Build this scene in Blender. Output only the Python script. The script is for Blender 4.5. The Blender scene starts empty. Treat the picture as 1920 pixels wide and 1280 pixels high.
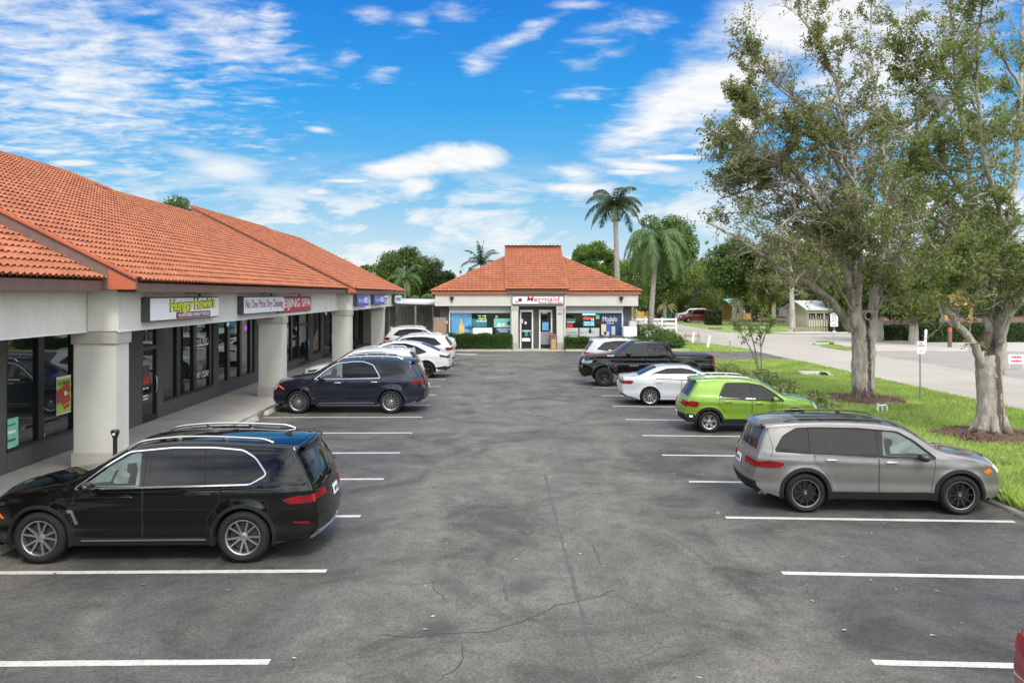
import bpy, bmesh, math, random
import numpy as np
from mathutils import Vector, Matrix
from mathutils.geometry import delaunay_2d_cdt
random.seed(7)
RNG = np.random.default_rng(11)
PI = math.pi
SC = bpy.context.scene
COL = SC.collection
CAMH, FPX, VPX, VPY = 3.85, 1480.0, 935.0, 552.0

def at(px, Y):
    """world X of a photo column at distance Y along the lot"""
    return (px - VPX) * Y / FPX
def hz(py, Y):
    return CAMH - (py - VPY) * Y / FPX

# ---------------------------------------------------------------- materials
MATS = {}
def _mat(name):
    m = bpy.data.materials.new(name); m.use_nodes = True
    nt = m.node_tree; b = nt.nodes['Principled BSDF']
    MATS[name] = m
    return m, nt, b
def N(nt, t, **kw):
    n = nt.nodes.new(t)
    for k, v in kw.items():
        if k.startswith('i_'):
            n.inputs[k[2:].replace('_', ' ')].default_value = v
        else:
            setattr(n, k, v)
    return n
def ramp(nt, fac, stops, interp='LINEAR'):
    r = nt.nodes.new('ShaderNodeValToRGB'); e = r.color_ramp.elements
    r.color_ramp.interpolation = interp
    while len(e) < len(stops): e.new(0.5)
    for k, (p, c) in enumerate(stops):
        e[k].position = p
        e[k].color = (c, c, c, 1) if isinstance(c, (int, float)) else (*c, 1)
    nt.links.new(fac, r.inputs[0]); return r.outputs[0]
def noise(nt, scale, detail=6, rough=.6, vec=None, dist=0, mapping=None):
    n = N(nt, 'ShaderNodeTexNoise'); n.inputs['Scale'].default_value = scale
    n.inputs['Detail'].default_value = detail; n.inputs['Roughness'].default_value = rough
    n.inputs['Distortion'].default_value = dist
    if vec is None:
        tc = N(nt, 'ShaderNodeTexCoord'); vec = tc.outputs['Object']
    if mapping:
        mp = N(nt, 'ShaderNodeMapping'); mp.inputs['Scale'].default_value = mapping
        nt.links.new(vec, mp.inputs[0]); vec = mp.outputs[0]
    nt.links.new(vec, n.inputs['Vector'])
    return n.outputs['Fac']
def mixc(nt, fac, a, b, mode='MIX'):
    m = N(nt, 'ShaderNodeMix', data_type='RGBA', blend_type=mode)
    for sock, v in ((m.inputs[0], fac), (m.inputs[6], a), (m.inputs[7], b)):
        if hasattr(v, 'is_output') or hasattr(v, 'node'): nt.links.new(v, sock)
        elif isinstance(v, (int, float)): sock.default_value = v
        else: sock.default_value = (*v, 1)
    return m.outputs[2]
def bump(nt, b, h, strength=.3, dist=.01):
    bp = N(nt, 'ShaderNodeBump'); bp.inputs['Strength'].default_value = strength
    bp.inputs['Distance'].default_value = dist
    nt.links.new(h, bp.inputs['Height']); nt.links.new(bp.outputs[0], b.inputs['Normal'])
def plain(name, col, rough=.6, metal=0., var=.12, scale=3., coat=0., bmp=0., spec=.5, fine=40):
    """a surface whose colour wanders a little, as real paint, render and plastic do"""
    m, nt, b = _mat(name)
    if var > 0:
        n1 = noise(nt, scale, 5); n2 = noise(nt, fine, 3)
        a = tuple(c * (1 - var) for c in col); z = tuple(min(1, c * (1 + var)) for c in col)
        c1 = ramp(nt, n1, [(.3, a), (.7, z)])
        c2 = ramp(nt, n2, [(.3, 1 - var * .5), (.7, 1.0)])
        nt.links.new(mixc(nt, 1., c1, c2, 'MULTIPLY'), b.inputs['Base Color'])
        if bmp: bump(nt, b, n2, bmp, .004)
    else:
        b.inputs['Base Color'].default_value = (*col, 1)
    b.inputs['Roughness'].default_value = rough; b.inputs['Metallic'].default_value = metal
    b.inputs['Coat Weight'].default_value = coat; b.inputs['Coat Roughness'].default_value = .03
    b.inputs['Specular IOR Level'].default_value = spec
    return m
def streaky(name, col, lo=.80):
    m = plain(name, col, .88, var=.06, scale=1.2, bmp=.5, fine=90); nt = m.node_tree; b = nt.nodes['Principled BSDF']
    src = b.inputs['Base Color'].links[0].from_socket
    c = mixc(nt, 1., src, ramp(nt, noise(nt, 2.2, 6, .7, mapping=(1.2, 1.2, .4), dist=.8), [(.26, lo + .08), (.55, 1.)]), 'MULTIPLY')
    c = mixc(nt, ramp(nt, noise(nt, 1.4, 6, .75, dist=1.), [(.62, 0.), (.74, .25)]), c, tuple(x * .55 for x in col))
    nt.links.new(c, b.inputs['Base Color'])
def emit(name, col, s=1.):
    m, nt, b = _mat(name)
    b.inputs['Base Color'].default_value = (*col, 1)
    b.inputs['Emission Color'].default_value = (*col, 1); b.inputs['Emission Strength'].default_value = s
    return m

streaky('stucco', (.66, .65, .59))
streaky('stucco_sun_offset', (.54, .535, .475), .84)  # same stucco as the band, colour darkened to offset direct sun on the columns
plain('stucco_trim', (.40, .37, .33), .85, var=.06, bmp=.3)
streaky('store_stucco', (.55, .53, .47), .86)
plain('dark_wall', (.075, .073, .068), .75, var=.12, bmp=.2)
plain('brown_board', (.17, .105, .085), .7, var=.12)
plain('red_board', (.45, .11, .045), .6, var=.12)
plain('black_metal', (.012, .012, .013), .35, var=.1)
plain('rail_black', (.02, .02, .022), .25, var=0, coat=.5)
plain('white_paint', (.72, .72, .70), .5, var=.06)
plain('light_grey', (.48, .49, .49), .6, var=.08)
plain('mid_grey', (.22, .22, .22), .6, var=.08)
plain('dark_grey', (.06, .06, .062), .6, var=.1)
plain('concrete', (.40, .37, .32), .9, var=.14, scale=.8, bmp=.4)
plain('kerb_concrete', (.42, .40, .36), .9, var=.2, scale=2, bmp=.4)
plain('rubber', (.014, .014, .014), .8, var=.15, bmp=.2, spec=.3)
plain('liner', (.012, .012, .012), .95, var=0)
plain('cladding', (.014, .014, .0145), .6, var=.08, spec=.2)
plain('chrome', (.75, .75, .74), .16, 1., var=0)
plain('satin_metal', (.55, .55, .54), .32, 1., var=.05)
plain('machined', (.46, .46, .46), .3, .9, var=.06)
plain('rim_black', (.015, .015, .015), .25, .3, var=0, coat=.5)
plain('brake', (.06, .06, .06), .5, .6, var=.1)
plain('wood', (.32, .22, .14), .8, var=.25, scale=4)
plain('grey_wood', (.25, .225, .19), .85, var=.3, scale=4, bmp=.4)
plain('red_plastic', (.6, .03, .03), .4, var=.05)
plain('teal_plastic', (.03, .16, .13), .5, var=.05)
plain('yellow_paint', (.50, .33, .07), .7, var=.2)
plain('pink_roof', (.5, .27, .22), .8, var=.12)
plain('cream_wall', (.62, .55, .42), .8, var=.08)
plain('mint_roof', (.18, .40, .34), .6, var=.08)
plain('hollow', (.02, .016, .012), .9, var=.2)
plain('white_metal_roof', (.6, .62, .63), .5, var=.08)

def paint(name, col, metal=0., rough=.28):
    m, nt, b = _mat(name)
    lw = noise(nt, 1.3, 3)
    c = ramp(nt, lw, [(.3, tuple(x * .93 for x in col)), (.7, tuple(min(1, x * 1.05) for x in col))])
    nt.links.new(c, b.inputs['Base Color'])
    b.inputs['Metallic'].default_value = metal; b.inputs['Specular IOR Level'].default_value = .0 if max(col) < .05 else .25
    b.inputs['Coat Weight'].default_value = 1.; b.inputs['Coat Roughness'].default_value = .02
    r = ramp(nt, noise(nt, 7, 4), [(.3, rough * .85), (.75, rough * 1.3)])
    nt.links.new(r, b.inputs['Roughness'])
    return m
paint('paint_black', (.0035, .0033, .003), 0, .5)
paint('paint_navy', (.014, .0155, .027), .4, .4)
paint('paint_white', (.54, .545, .54), 0, .4)
paint('paint_pearl', (.47, .485, .495), 0, .4)
paint('paint_grey', (.185, .178, .168), .55, .42)
paint('paint_green', (.155, .275, .018), .3, .4)
paint('paint_maroon', (.14, .012, .014), .3, .35)
paint('paint_red', (.30, .015, .04), .3, .3)
def glass(name, col, rough=.03, var=.35):
    m, nt, b = _mat(name)
    c = ramp(nt, noise(nt, 1.7, 4, dist=.6), [(.3, tuple(x * (1 - var) for x in col)), (.7, tuple(x * (1 + var) for x in col))])
    nt.links.new(c, b.inputs['Base Color'])
    b.inputs['Roughness'].default_value = rough; b.inputs['IOR'].default_value = 1.55
    b.inputs['Specular IOR Level'].default_value = .5
    b.inputs['IOR'].default_value = 1.42
    return m
glass('tinted_glass', (.010, .010, .010))
glass('windshield_glass', (.016, .018, .020))
glass('front_glass', (.12, .155, .145), var=.6)
glass('shop_glass', (.010, .014, .013), .015)
MATS['shop_glass'].node_tree.nodes['Principled BSDF'].inputs['IOR'].default_value = 1.6
glass('lamp_red', (.21, .006, .010), .12, .5)
glass('lamp_dark_red', (.14, .008, .01), .1, .3)
glass('lamp_clear', (.45, .47, .50), .08, .4)
glass('lamp_dark', (.03, .033, .038), .06, .3)
glass('amber', (.85, .16, .02), .2, .1)
plain('plate_white', (.72, .72, .72), .5, var=.15, scale=25)
plain('seat_dark', (.03, .03, .03), .8, var=.2)

# roof tile
m, nt, b = _mat('roof_tile')
gi = N(nt, 'ShaderNodeTexCoord').outputs['Object']
c1 = ramp(nt, noise(nt, .9, 4), [(.25, (.29, .090, .038)), (.75, (.40, .130, .056))])
c2 = ramp(nt, noise(nt, 9, 5, .7), [(.3, .78), (.65, 1.06)])
c3 = ramp(nt, noise(nt, 2.6, 4, .6, mapping=(1, 1, .4)), [(.60, 0.), (.80, .45)])
c = mixc(nt, 1., c1, c2, 'MULTIPLY')
c = mixc(nt, c3, c, (.60, .29, .17))
vt = N(nt, 'ShaderNodeTexVoronoi'); vt.inputs['Scale'].default_value = 3.6; nt.links.new(gi, vt.inputs['Vector'])
sp_ = N(nt, 'ShaderNodeSeparateColor'); nt.links.new(vt.outputs['Color'], sp_.inputs[0])
c = mixc(nt, 1., c, ramp(nt, sp_.outputs[0], [(.0, .86), (.5, 1.), (1., 1.12)]), 'MULTIPLY')
c = mixc(nt, ramp(nt, noise(nt, .55, 6, .7, gi, .6), [(.58, 0.), (.74, .38)]), c, (.16, .075, .045))
nt.links.new(c, b.inputs['Base Color']); b.inputs['Roughness'].default_value = .8
bump(nt, b, noise(nt, 60, 3), .25, .004)

# asphalt: worn patches, darker stall bays, oil spots, fine grit, hairline cracks
m, nt, b = _mat('asphalt')
tc = N(nt, 'ShaderNodeTexCoord').outputs['Object']
big = noise(nt, .22, 5, .62, tc, .6); mid = noise(nt, 1.1, 6, .7, tc, .3); fine = noise(nt, 26, 4, .75, tc)
sx = N(nt, 'ShaderNodeSeparateXYZ'); nt.links.new(tc, sx.inputs[0])
def band(x0, x1, x2, x3):
    r = N(nt, 'ShaderNodeMapRange', interpolation_type='SMOOTHSTEP')
    r.inputs['From Min'].default_value = x0; r.inputs['From Max'].default_value = x1
    nt.links.new(sx.outputs['X'], r.inputs['Value'])
    r2 = N(nt, 'ShaderNodeMapRange', interpolation_type='SMOOTHSTEP')
    r2.inputs['From Min'].default_value = x2; r2.inputs['From Max'].default_value = x3
    r2.inputs['To Min'].default_value = 1; r2.inputs['To Max'].default_value = 0
    nt.links.new(sx.outputs['X'], r2.inputs['Value'])
    mm = N(nt, 'ShaderNodeMath', operation='MULTIPLY'); nt.links.new(r.outputs[0], mm.inputs[0]); nt.links.new(r2.outputs[0], mm.inputs[1])
    return mm.outputs[0]
base = ramp(nt, mid, [(.25, (.086, .079, .065)), (.75, (.150, .140, .114))])
bays = N(nt, 'ShaderNodeMath', operation='ADD')
nt.links.new(band(-7.0, -5.6, -2.9, -1.2), bays.inputs[0]); nt.links.new(band(3.0, 4.6, 8.0, 9.6), bays.inputs[1])
bm_ = N(nt, 'ShaderNodeMath', operation='MULTIPLY'); nt.links.new(bays.outputs[0], bm_.inputs[0])
nt.links.new(ramp(nt, big, [(.30, 0.25), (.58, .9)]), bm_.inputs[1])
base = mixc(nt, bm_.outputs[0], base, (.066, .063, .060))
base = mixc(nt, 1., base, ramp(nt, noise(nt, .42, 6, .68, tc, 1.2), [(.36, .50), (.46, .84), (.55, 1.02), (.66, 1.26)]), 'MULTIPLY')
base = mixc(nt, 1., base, ramp(nt, noise(nt, .8, 5, .6, tc, .4, (1.6, .25, 1)), [(.3, .86), (.7, 1.08)]), 'MULTIPLY')
base = mixc(nt, 1., base, ramp(nt, fine, [(.30, .50), (.5, .97), (.70, 1.5)]), 'MULTIPLY')
base = mixc(nt, 1., base, ramp(nt, noise(nt, 64, 3, .85, tc), [(.32, .66), (.68, 1.34)]), 'MULTIPLY')
spk = N(nt, 'ShaderNodeTexVoronoi'); spk.inputs['Scale'].default_value = 14; nt.links.new(tc, spk.inputs['Vector'])
sp = ramp(nt, spk.outputs['Distance'], [(.0, 1.), (.07, 0.)])
gate = ramp(nt, noise(nt, 3.1, 2, .5, tc), [(.56, 0.), (.62, .6)])
sm = N(nt, 'ShaderNodeMath', operation='MULTIPLY'); nt.links.new(sp, sm.inputs[0]); nt.links.new(gate, sm.inputs[1])
base = mixc(nt, sm.outputs[0], base, (.42, .41, .38))
base = mixc(nt, 1., base, ramp(nt, noise(nt, 4.5, 5, .75, tc, .8), [(.34, .76), (.5, 1.), (.68, 1.16)]), 'MULTIPLY')
oil = ramp(nt, noise(nt, .75, 3, .5, tc, .2), [(.61, 0.), (.70, .6)])
base = mixc(nt, oil, base, (.045, .043, .042))
wd = noise(nt, 1.5, 4, .6, tc); va = N(nt, 'ShaderNodeVectorMath', operation='SCALE'); va.inputs['Scale'].default_value = 1.
wn = N(nt, 'ShaderNodeTexNoise'); wn.inputs['Scale'].default_value = 1.1; wn.inputs['Detail'].default_value = 6
nt.links.new(tc, wn.inputs['Vector'])
ad = N(nt, 'ShaderNodeVectorMath', operation='ADD'); nt.links.new(tc, ad.inputs[0]); nt.links.new(wn.outputs['Color'], ad.inputs[1])
cr = N(nt, 'ShaderNodeTexVoronoi', feature='DISTANCE_TO_EDGE'); cr.inputs['Scale'].default_value = .42
nt.links.new(ad.outputs[0], cr.inputs['Vector'])
ck = ramp(nt, cr.outputs['Distance'], [(.0, 1.), (.0045, 0.)])
cg = ramp(nt, noise(nt, .33, 2, .5, tc), [(.50, 0.), (.56, .75)])
cm = N(nt, 'ShaderNodeMath', operation='MULTIPLY'); nt.links.new(ck, cm.inputs[0]); nt.links.new(cg, cm.inputs[1])
base = mixc(nt, cm.outputs[0], base, (.03, .03, .03))
nt.links.new(base, b.inputs['Base Color'])
nt.links.new(ramp(nt, mid, [(.3, .62), (.7, .85)]), b.inputs['Roughness'])
bump(nt, b, fine, .45, .006)

# street (pale worn asphalt)
m, nt, b = _mat('street')
tc = N(nt, 'ShaderNodeTexCoord').outputs['Object']
c = ramp(nt, noise(nt, .35, 5, .6, tc, .4), [(.3, (.325, .29, .24)), (.7, (.40, .365, .305))])
c = mixc(nt, 1., c, ramp(nt, noise(nt, 20, 4, .8, tc), [(.3, .86), (.7, 1.08)]), 'MULTIPLY')
c = mixc(nt, ramp(nt, noise(nt, .5, 3, .5, tc, 0, (.4, .1, 1)), [(.55, 0.), (.68, .3)]), c, (.30, .285, .26))
nt.links.new(c, b.inputs['Base Color']); b.inputs['Roughness'].default_value = .85
plain('street_old', (.28, .255, .22), .9, var=.12, scale=.5)
plain('sand', (.42, .385, .34), .95, var=.14, scale=.6, bmp=.5)
m, nt, b = _mat('marking'); tc = N(nt, 'ShaderNodeTexCoord').outputs['Object']
c = ramp(nt, noise(nt, 6, 5, .7, tc), [(.3, (.42, .41, .37)), (.7, (.54, .53, .49))])
c = mixc(nt, ramp(nt, noise(nt, 17, 6, .85, tc, .5), [(.53, 0.), (.66, .8)]), c, (.15, .145, .135))
nt.links.new(c, b.inputs['Base Color']); b.inputs['Roughness'].default_value = .8
plain('tar', (.055, .053, .05), .8, var=.2)
plain('patch_dark', (.082, .078, .072), .7, var=.2, scale=5)
m, nt, b = _mat('lawn')
tc = N(nt, 'ShaderNodeTexCoord').outputs['Object']
c = ramp(nt, noise(nt, .45, 5, .65, tc, .5), [(.28, (.17, .22, .045)), (.5, (.21, .29, .06)), (.74, (.32, .34, .12))])
c = mixc(nt, 1., c, ramp(nt, noise(nt, 14, 5, .8, tc), [(.3, .6), (.7, 1.25)]), 'MULTIPLY')
nt.links.new(c, b.inputs['Base Color']); b.inputs['Roughness'].default_value = .9
bump(nt, b, noise(nt, 30, 4, .8, tc), .8, .03)
m, nt, b = _mat('mulch')
tc = N(nt, 'ShaderNodeTexCoord').outputs['Object']
c = ramp(nt, noise(nt, 13, 5, .8, tc, 1.), [(.3, (.045, .022, .014)), (.55, (.16, .085, .06)), (.75, (.30, .20, .14))])
nt.links.new(c, b.inputs['Base Color']); b.inputs['Roughness'].default_value = .95
bump(nt, b, noise(nt, 16, 5, .8, tc, 1.), 1., .05)
# bark
def bark(name, lo, hi, sc=(2.2, 2.2, .55), patch=None):
    m, nt, b = _mat(name)
    tc = N(nt, 'ShaderNodeTexCoord').outputs['Object']
    n = noise(nt, 3.2, 8, .72, tc, .5, sc)
    c = ramp(nt, n, [(.28, tuple(x * .45 for x in lo)), (.42, lo), (.68, hi)])
    c = mixc(nt, 1., c, ramp(nt, noise(nt, 22, 4, .7, tc), [(.3, .75), (.7, 1.12)]), 'MULTIPLY')
    if patch: c = mixc(nt, ramp(nt, noise(nt, 1.1, 4, .6, tc, .3, (1, 1, .35)), [(.54, 0.), (.62, .85)]), c, patch)
    nt.links.new(c, b.inputs['Base Color']); b.inputs['Roughness'].default_value = .92
    bump(nt, b, noise(nt, 5, 8, .8, tc, .6, (2.4, 2.4, .5)), .9, .05)
bark('bark_pale', (.33, .29, .24), (.60, .56, .49), patch=(.105, .075, .055))
def stained(name, x0, wd, top, floor_):
    bark(name, (.33, .29, .24), (.60, .56, .49), patch=(.16, .12, .09))
    nt = MATS[name].node_tree; b = nt.nodes['Principled BSDF']; src = b.inputs['Base Color'].links[0].from_socket
    tc = N(nt, 'ShaderNodeTexCoord').outputs['Object']; sx = N(nt, 'ShaderNodeSeparateXYZ'); nt.links.new(tc, sx.inputs[0])
    nz = noise(nt, 1.6, 6, .7, tc, .6, (1.5, 1.5, .6))
    def m(op, a, b_):
        q = N(nt, 'ShaderNodeMath', operation=op)
        for i, v in enumerate((a, b_)):
            if isinstance(v, (int, float)): q.inputs[i].default_value = v
            else: nt.links.new(v, q.inputs[i])
        return q.outputs[0]
    d = m('ABSOLUTE', m('ADD', m('SUBTRACT', sx.outputs['X'], x0), m('MULTIPLY', m('SUBTRACT', nz, .5), .7)), 0)
    band_ = ramp(nt, m('DIVIDE', d, wd), [(.75, 1.), (1., 0.)])
    hgt = ramp(nt, m('DIVIDE', sx.outputs['Z'], top), [(.85, 1.), (1., 0.)])
    low = ramp(nt, m('ADD', m('DIVIDE', sx.outputs['Z'], floor_), m('MULTIPLY', m('SUBTRACT', nz, .5), 1.6)), [(.6, .9), (.9, 0.)])
    k = m('MAXIMUM', m('MULTIPLY', band_, hgt), low)
    k = m('MULTIPLY', k, .9)
    nt.links.new(mixc(nt, k, src, (.075, .052, .04)), b.inputs['Base Color'])
stained('bark_stained', .02, .11, 2.9, .25)
stained('bark_furrowed', .12, .05, 3.4, .55)
bark('bark_grey', (.20, .18, .155), (.38, .35, .31))
bark('bark_palm', (.26, .24, .21), (.44, .42, .38), (1, 1, 6.))
bark('bark_dark', (.09, .07, .05), (.20, .16, .12))
def leaf(name, cols, trans=.35, rough=.5):
    m, nt, b = _mat(name)
    geo = N(nt, 'ShaderNodeNewGeometry')
    tc = N(nt, 'ShaderNodeTexCoord').outputs['Object']
    k = len(cols)
    c = ramp(nt, geo.outputs['Random Per Island'], [(i / max(1, k - 1), cols[i]) for i in range(k)])
    c = mixc(nt, 1., c, ramp(nt, noise(nt, .7, 3, .6, tc), [(.3, .72), (.7, 1.25)]), 'MULTIPLY')
    nt.links.new(c, b.inputs['Base Color']); b.inputs['Roughness'].default_value = rough
    b.inputs['Specular IOR Level'].default_value = .35
    tr = N(nt, 'ShaderNodeBsdfTranslucent'); nt.links.new(c, tr.inputs[0])
    mx = N(nt, 'ShaderNodeMixShader'); mx.inputs[0].default_value = trans
    out = nt.nodes['Material Output']
    nt.links.new(b.outputs[0], mx.inputs[1]); nt.links.new(tr.outputs[0], mx.inputs[2]); nt.links.new(mx.outputs[0], out.inputs[0])
leaf('leaf_olive', [(.17, .215, .055), (.26, .30, .075), (.21, .27, .06), (.27, .26, .08), (.26, .21, .13), (.36, .34, .15)], .45)
leaf('leaf_brown', [(.18, .14, .09), (.15, .14, .06), (.25, .18, .11), (.11, .11, .05), (.30, .24, .17)], .4)
leaf('leaf_green', [(.10, .165, .03), (.155, .25, .045), (.12, .20, .035), (.22, .32, .07)], .45)
leaf('leaf_dark', [(.030, .050, .014), (.052, .080, .024), (.040, .064, .018), (.085, .115, .036)], .3)
leaf('leaf_bright', [(.10, .20, .03), (.17, .30, .045), (.12, .24, .035), (.24, .34, .08)])
leaf('leaf_yellow', [(.20, .22, .05), (.28, .26, .08), (.15, .19, .04), (.30, .24, .10)])
leaf('leaf_hedge', [(.030, .070, .012), (.055, .115, .02), (.04, .09, .015), (.10, .18, .03)], .2)
leaf('leaf_palm', [(.060, .115, .028), (.095, .165, .04), (.12, .19, .06), (.07, .13, .03)], .3, .4)
leaf('leaf_palm_dark', [(.025, .045, .018), (.04, .07, .026), (.06, .09, .035)], .2, .4)
leaf('grass_blade', [(.27, .40, .08), (.36, .50, .10), (.31, .45, .08), (.46, .55, .16), (.52, .54, .24)], .35, .6)
leaf('variegated', [(.34, .42, .14), (.60, .58, .32), (.40, .46, .18), (.28, .36, .12), (.68, .66, .42)], .5)
leaf('litter_leaf', [(.30, .24, .16), (.42, .38, .30), (.12, .09, .06), (.55, .53, .48)], 0., .8)
leaf('bark_chip', [(.05, .025, .016), (.13, .07, .045), (.22, .14, .10), (.32, .24, .18), (.09, .05, .035)], 0., .9)

# ---------------------------------------------------------------- objects
def tag(o, label=None, cat=None, group=None, kind=None):
    if label: o['label'] = label
    if cat: o['category'] = cat
    if group: o['group'] = group
    if kind: o['kind'] = kind
    return o
def thing(name, loc=(0, 0, 0), rz=0, label=None, cat=None, group=None):
    o = bpy.data.objects.new(name, None); COL.objects.link(o)
    o.location = loc; o.rotation_euler = (0, 0, rz); o.empty_display_size = .3
    return tag(o, label, cat, group)
def link(name, me, parent=None):
    o = bpy.data.objects.new(name, me); COL.objects.link(o)
    if parent is not None: o.parent = parent
    return o
class MB:
    def __init__(s): s.v = []; s.f = []; s.m = []; s.mi = 0
    def add(s, vs, fs):
        k = len(s.v); s.v += [tuple(p) for p in vs]
        for f in fs: s.f.append(tuple(i + k for i in f)); s.m.append(s.mi)
        return s
    def box(s, x0, x1, y0, y1, z0, z1):
        return s.add([(x0, y0, z0), (x1, y0, z0), (x1, y1, z0), (x0, y1, z0), (x0, y0, z1), (x1, y0, z1), (x1, y1, z1), (x0, y1, z1)],
                     [(3, 2, 1, 0), (4, 5, 6, 7), (0, 1, 5, 4), (1, 2, 6, 5), (2, 3, 7, 6), (3, 0, 4, 7)])
    def obox(s, c, ax, ay, az):
        """box from a centre and three half-axis vectors"""
        c, ax, ay, az = map(Vector, (c, ax, ay, az)); P = []
        for sz in (-1, 1):
            for sx, sy in ((-1, -1), (1, -1), (1, 1), (-1, 1)): P.append(c + sx * ax + sy * ay + sz * az)
        return s.add(P, [(3, 2, 1, 0), (4, 5, 6, 7), (0, 1, 5, 4), (1, 2, 6, 5), (2, 3, 7, 6), (3, 0, 4, 7)])
    def bar(s, a, b, w, h=None):
        a, b = Vector(a), Vector(b); h = h or w; d = (b - a)
        up = Vector((0, 0, 1)) if abs(d.normalized().z) < .95 else Vector((0, 1, 0))
        x = d.cross(up).normalized(); y = x.cross(d).normalized()
        return s.obox((a + b) / 2, x * w / 2, d / 2, y * h / 2)
    def tube(s, pts, rad, seg=8, cap=True, jit=0.):
        pts = [Vector(p) for p in pts]; n = len(pts)
        rad = [rad] * n if isinstance(rad, (int, float)) else rad
        k = len(s.v); x = None
        for i in range(n):
            d = (pts[min(i + 1, n - 1)] - pts[max(i - 1, 0)]).normalized()
            if x is None:
                x = d.cross(Vector((.3, .9, .1)) if abs(d.z) > .7 else Vector((0, 0, 1))).normalized()
            x = (x - d * x.dot(d)).normalized(); y = d.cross(x)
            for j in range(seg):
                a = 2 * PI * j / seg; r = rad[i] * (1 + (random.uniform(-jit, jit) if jit else 0))
                s.v.append(tuple(pts[i] + (x * math.cos(a) + y * math.sin(a)) * r))
        for i in range(n - 1):
            for j in range(seg):
                s.f.append((k + i * seg + j, k + i * seg + (j + 1) % seg, k + (i + 1) * seg + (j + 1) % seg, k + (i + 1) * seg + j)); s.m.append(s.mi)
        if cap:
            s.f.append(tuple(k + j for j in reversed(range(seg)))); s.m.append(s.mi)
            s.f.append(tuple(k + (n - 1) * seg + j for j in range(seg))); s.m.append(s.mi)
        return s
    def lathe(s, prof, seg=24, axis='z', c=(0, 0, 0)):
        k = len(s.v)
        for r, h in prof:
            for j in range(seg):
                a = 2 * PI * j / seg; u, w = r * math.cos(a), r * math.sin(a)
                p = (u, w, h) if axis == 'z' else ((u, h, w) if axis == 'y' else (h, u, w))
                s.v.append((p[0] + c[0], p[1] + c[1], p[2] + c[2]))
        for i in range(len(prof) - 1):
            for j in range(seg):
                s.f.append((k + i * seg + j, k + i * seg + (j + 1) % seg, k + (i + 1) * seg + (j + 1) % seg, k + (i + 1) * seg + j)); s.m.append(s.mi)
        return s
    def ell(s, c, r, su=14, sv=9, p=1.):
        k = len(s.v)
        for i in range(sv + 1):
            t = PI * i / sv
            for j in range(su):
                a = 2 * PI * j / su
                q = [math.sin(t) * math.cos(a), math.sin(t) * math.sin(a), math.cos(t)]
                q = [math.copysign(abs(e) ** p, e) for e in q]
                s.v.append((c[0] + r[0] * q[0], c[1] + r[1] * q[1], c[2] + r[2] * q[2]))
        for i in range(sv):
            for j in range(su):
                s.f.append((k + i * su + j, k + (i + 1) * su + j, k + (i + 1) * su + (j + 1) % su, k + i * su + (j + 1) % su)); s.m.append(s.mi)
        return s
    def prism(s, poly, z0, z1):
        n = len(poly)
        return s.add([(x, y, z0) for x, y in poly] + [(x, y, z1) for x, y in poly],
                     [tuple(reversed(range(n))), tuple(range(n, 2 * n))] + [(i, (i + 1) % n, n + (i + 1) % n, n + i) for i in range(n)])
    def build(s, name, mats, parent=None, smooth=0, bevel=0, fix=True):
        me = bpy.data.meshes.new(name)
        me.from_pydata(s.v, [], s.f)
        for mm in (mats if isinstance(mats, (list, tuple)) else [mats]): me.materials.append(MATS[mm])
        me.polygons.foreach_set('material_index', s.m)
        if bevel or fix:
            b = bmesh.new(); b.from_mesh(me)
            bmesh.ops.remove_doubles(b, verts=b.verts, dist=1e-5)
            if bevel:
                es = [e for e in b.edges if e.is_manifold and e.calc_face_angle(0) > .5]
                bmesh.ops.bevel(b, geom=es, offset=bevel, segments=2, affect='EDGES', clamp_overlap=True)
            if fix: bmesh.ops.recalc_face_normals(b, faces=b.faces)
            b.to_mesh(me); b.free()
        if smooth:
            me.shade_smooth()
            me.set_sharp_from_angle(angle=math.radians(smooth))
        return link(name, me, parent)
def sheet(name, poly, z, mat, parent=None):
    me = bpy.data.meshes.new(name); me.from_pydata([(x, y, z) for x, y in poly], [], [tuple(range(len(poly)))])
    me.materials.append(MATS[mat]); return link(name, me, parent)
def copy_tree(o, parent=None):
    c = o.copy(); COL.objects.link(c)
    if parent is not None: c.parent = parent
    for ch in list(o.children): copy_tree(ch, c)
    return c
def np_mesh(name, V, loops, starts_n, mats, parent=None, smooth=False, mi=None):
    """fast mesh from arrays: V (n,3), loops flat, starts_n = verts per face (constant)"""
    me = bpy.data.meshes.new(name); nf = len(loops) // starts_n
    me.vertices.add(len(V)); me.vertices.foreach_set('co', np.asarray(V, np.float32).ravel())
    me.loops.add(len(loops)); me.loops.foreach_set('vertex_index', np.asarray(loops, np.int32))
    me.polygons.add(nf); me.polygons.foreach_set('loop_start', np.arange(nf, dtype=np.int32) * starts_n)
    for mm in (mats if isinstance(mats, (list, tuple)) else [mats]): me.materials.append(MATS[mm])
    if mi is not None: me.polygons.foreach_set('material_index', np.asarray(mi, np.int32))
    me.update(calc_edges=True); me.validate()
    if smooth: me.shade_smooth()
    return link(name, me, parent)

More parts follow.
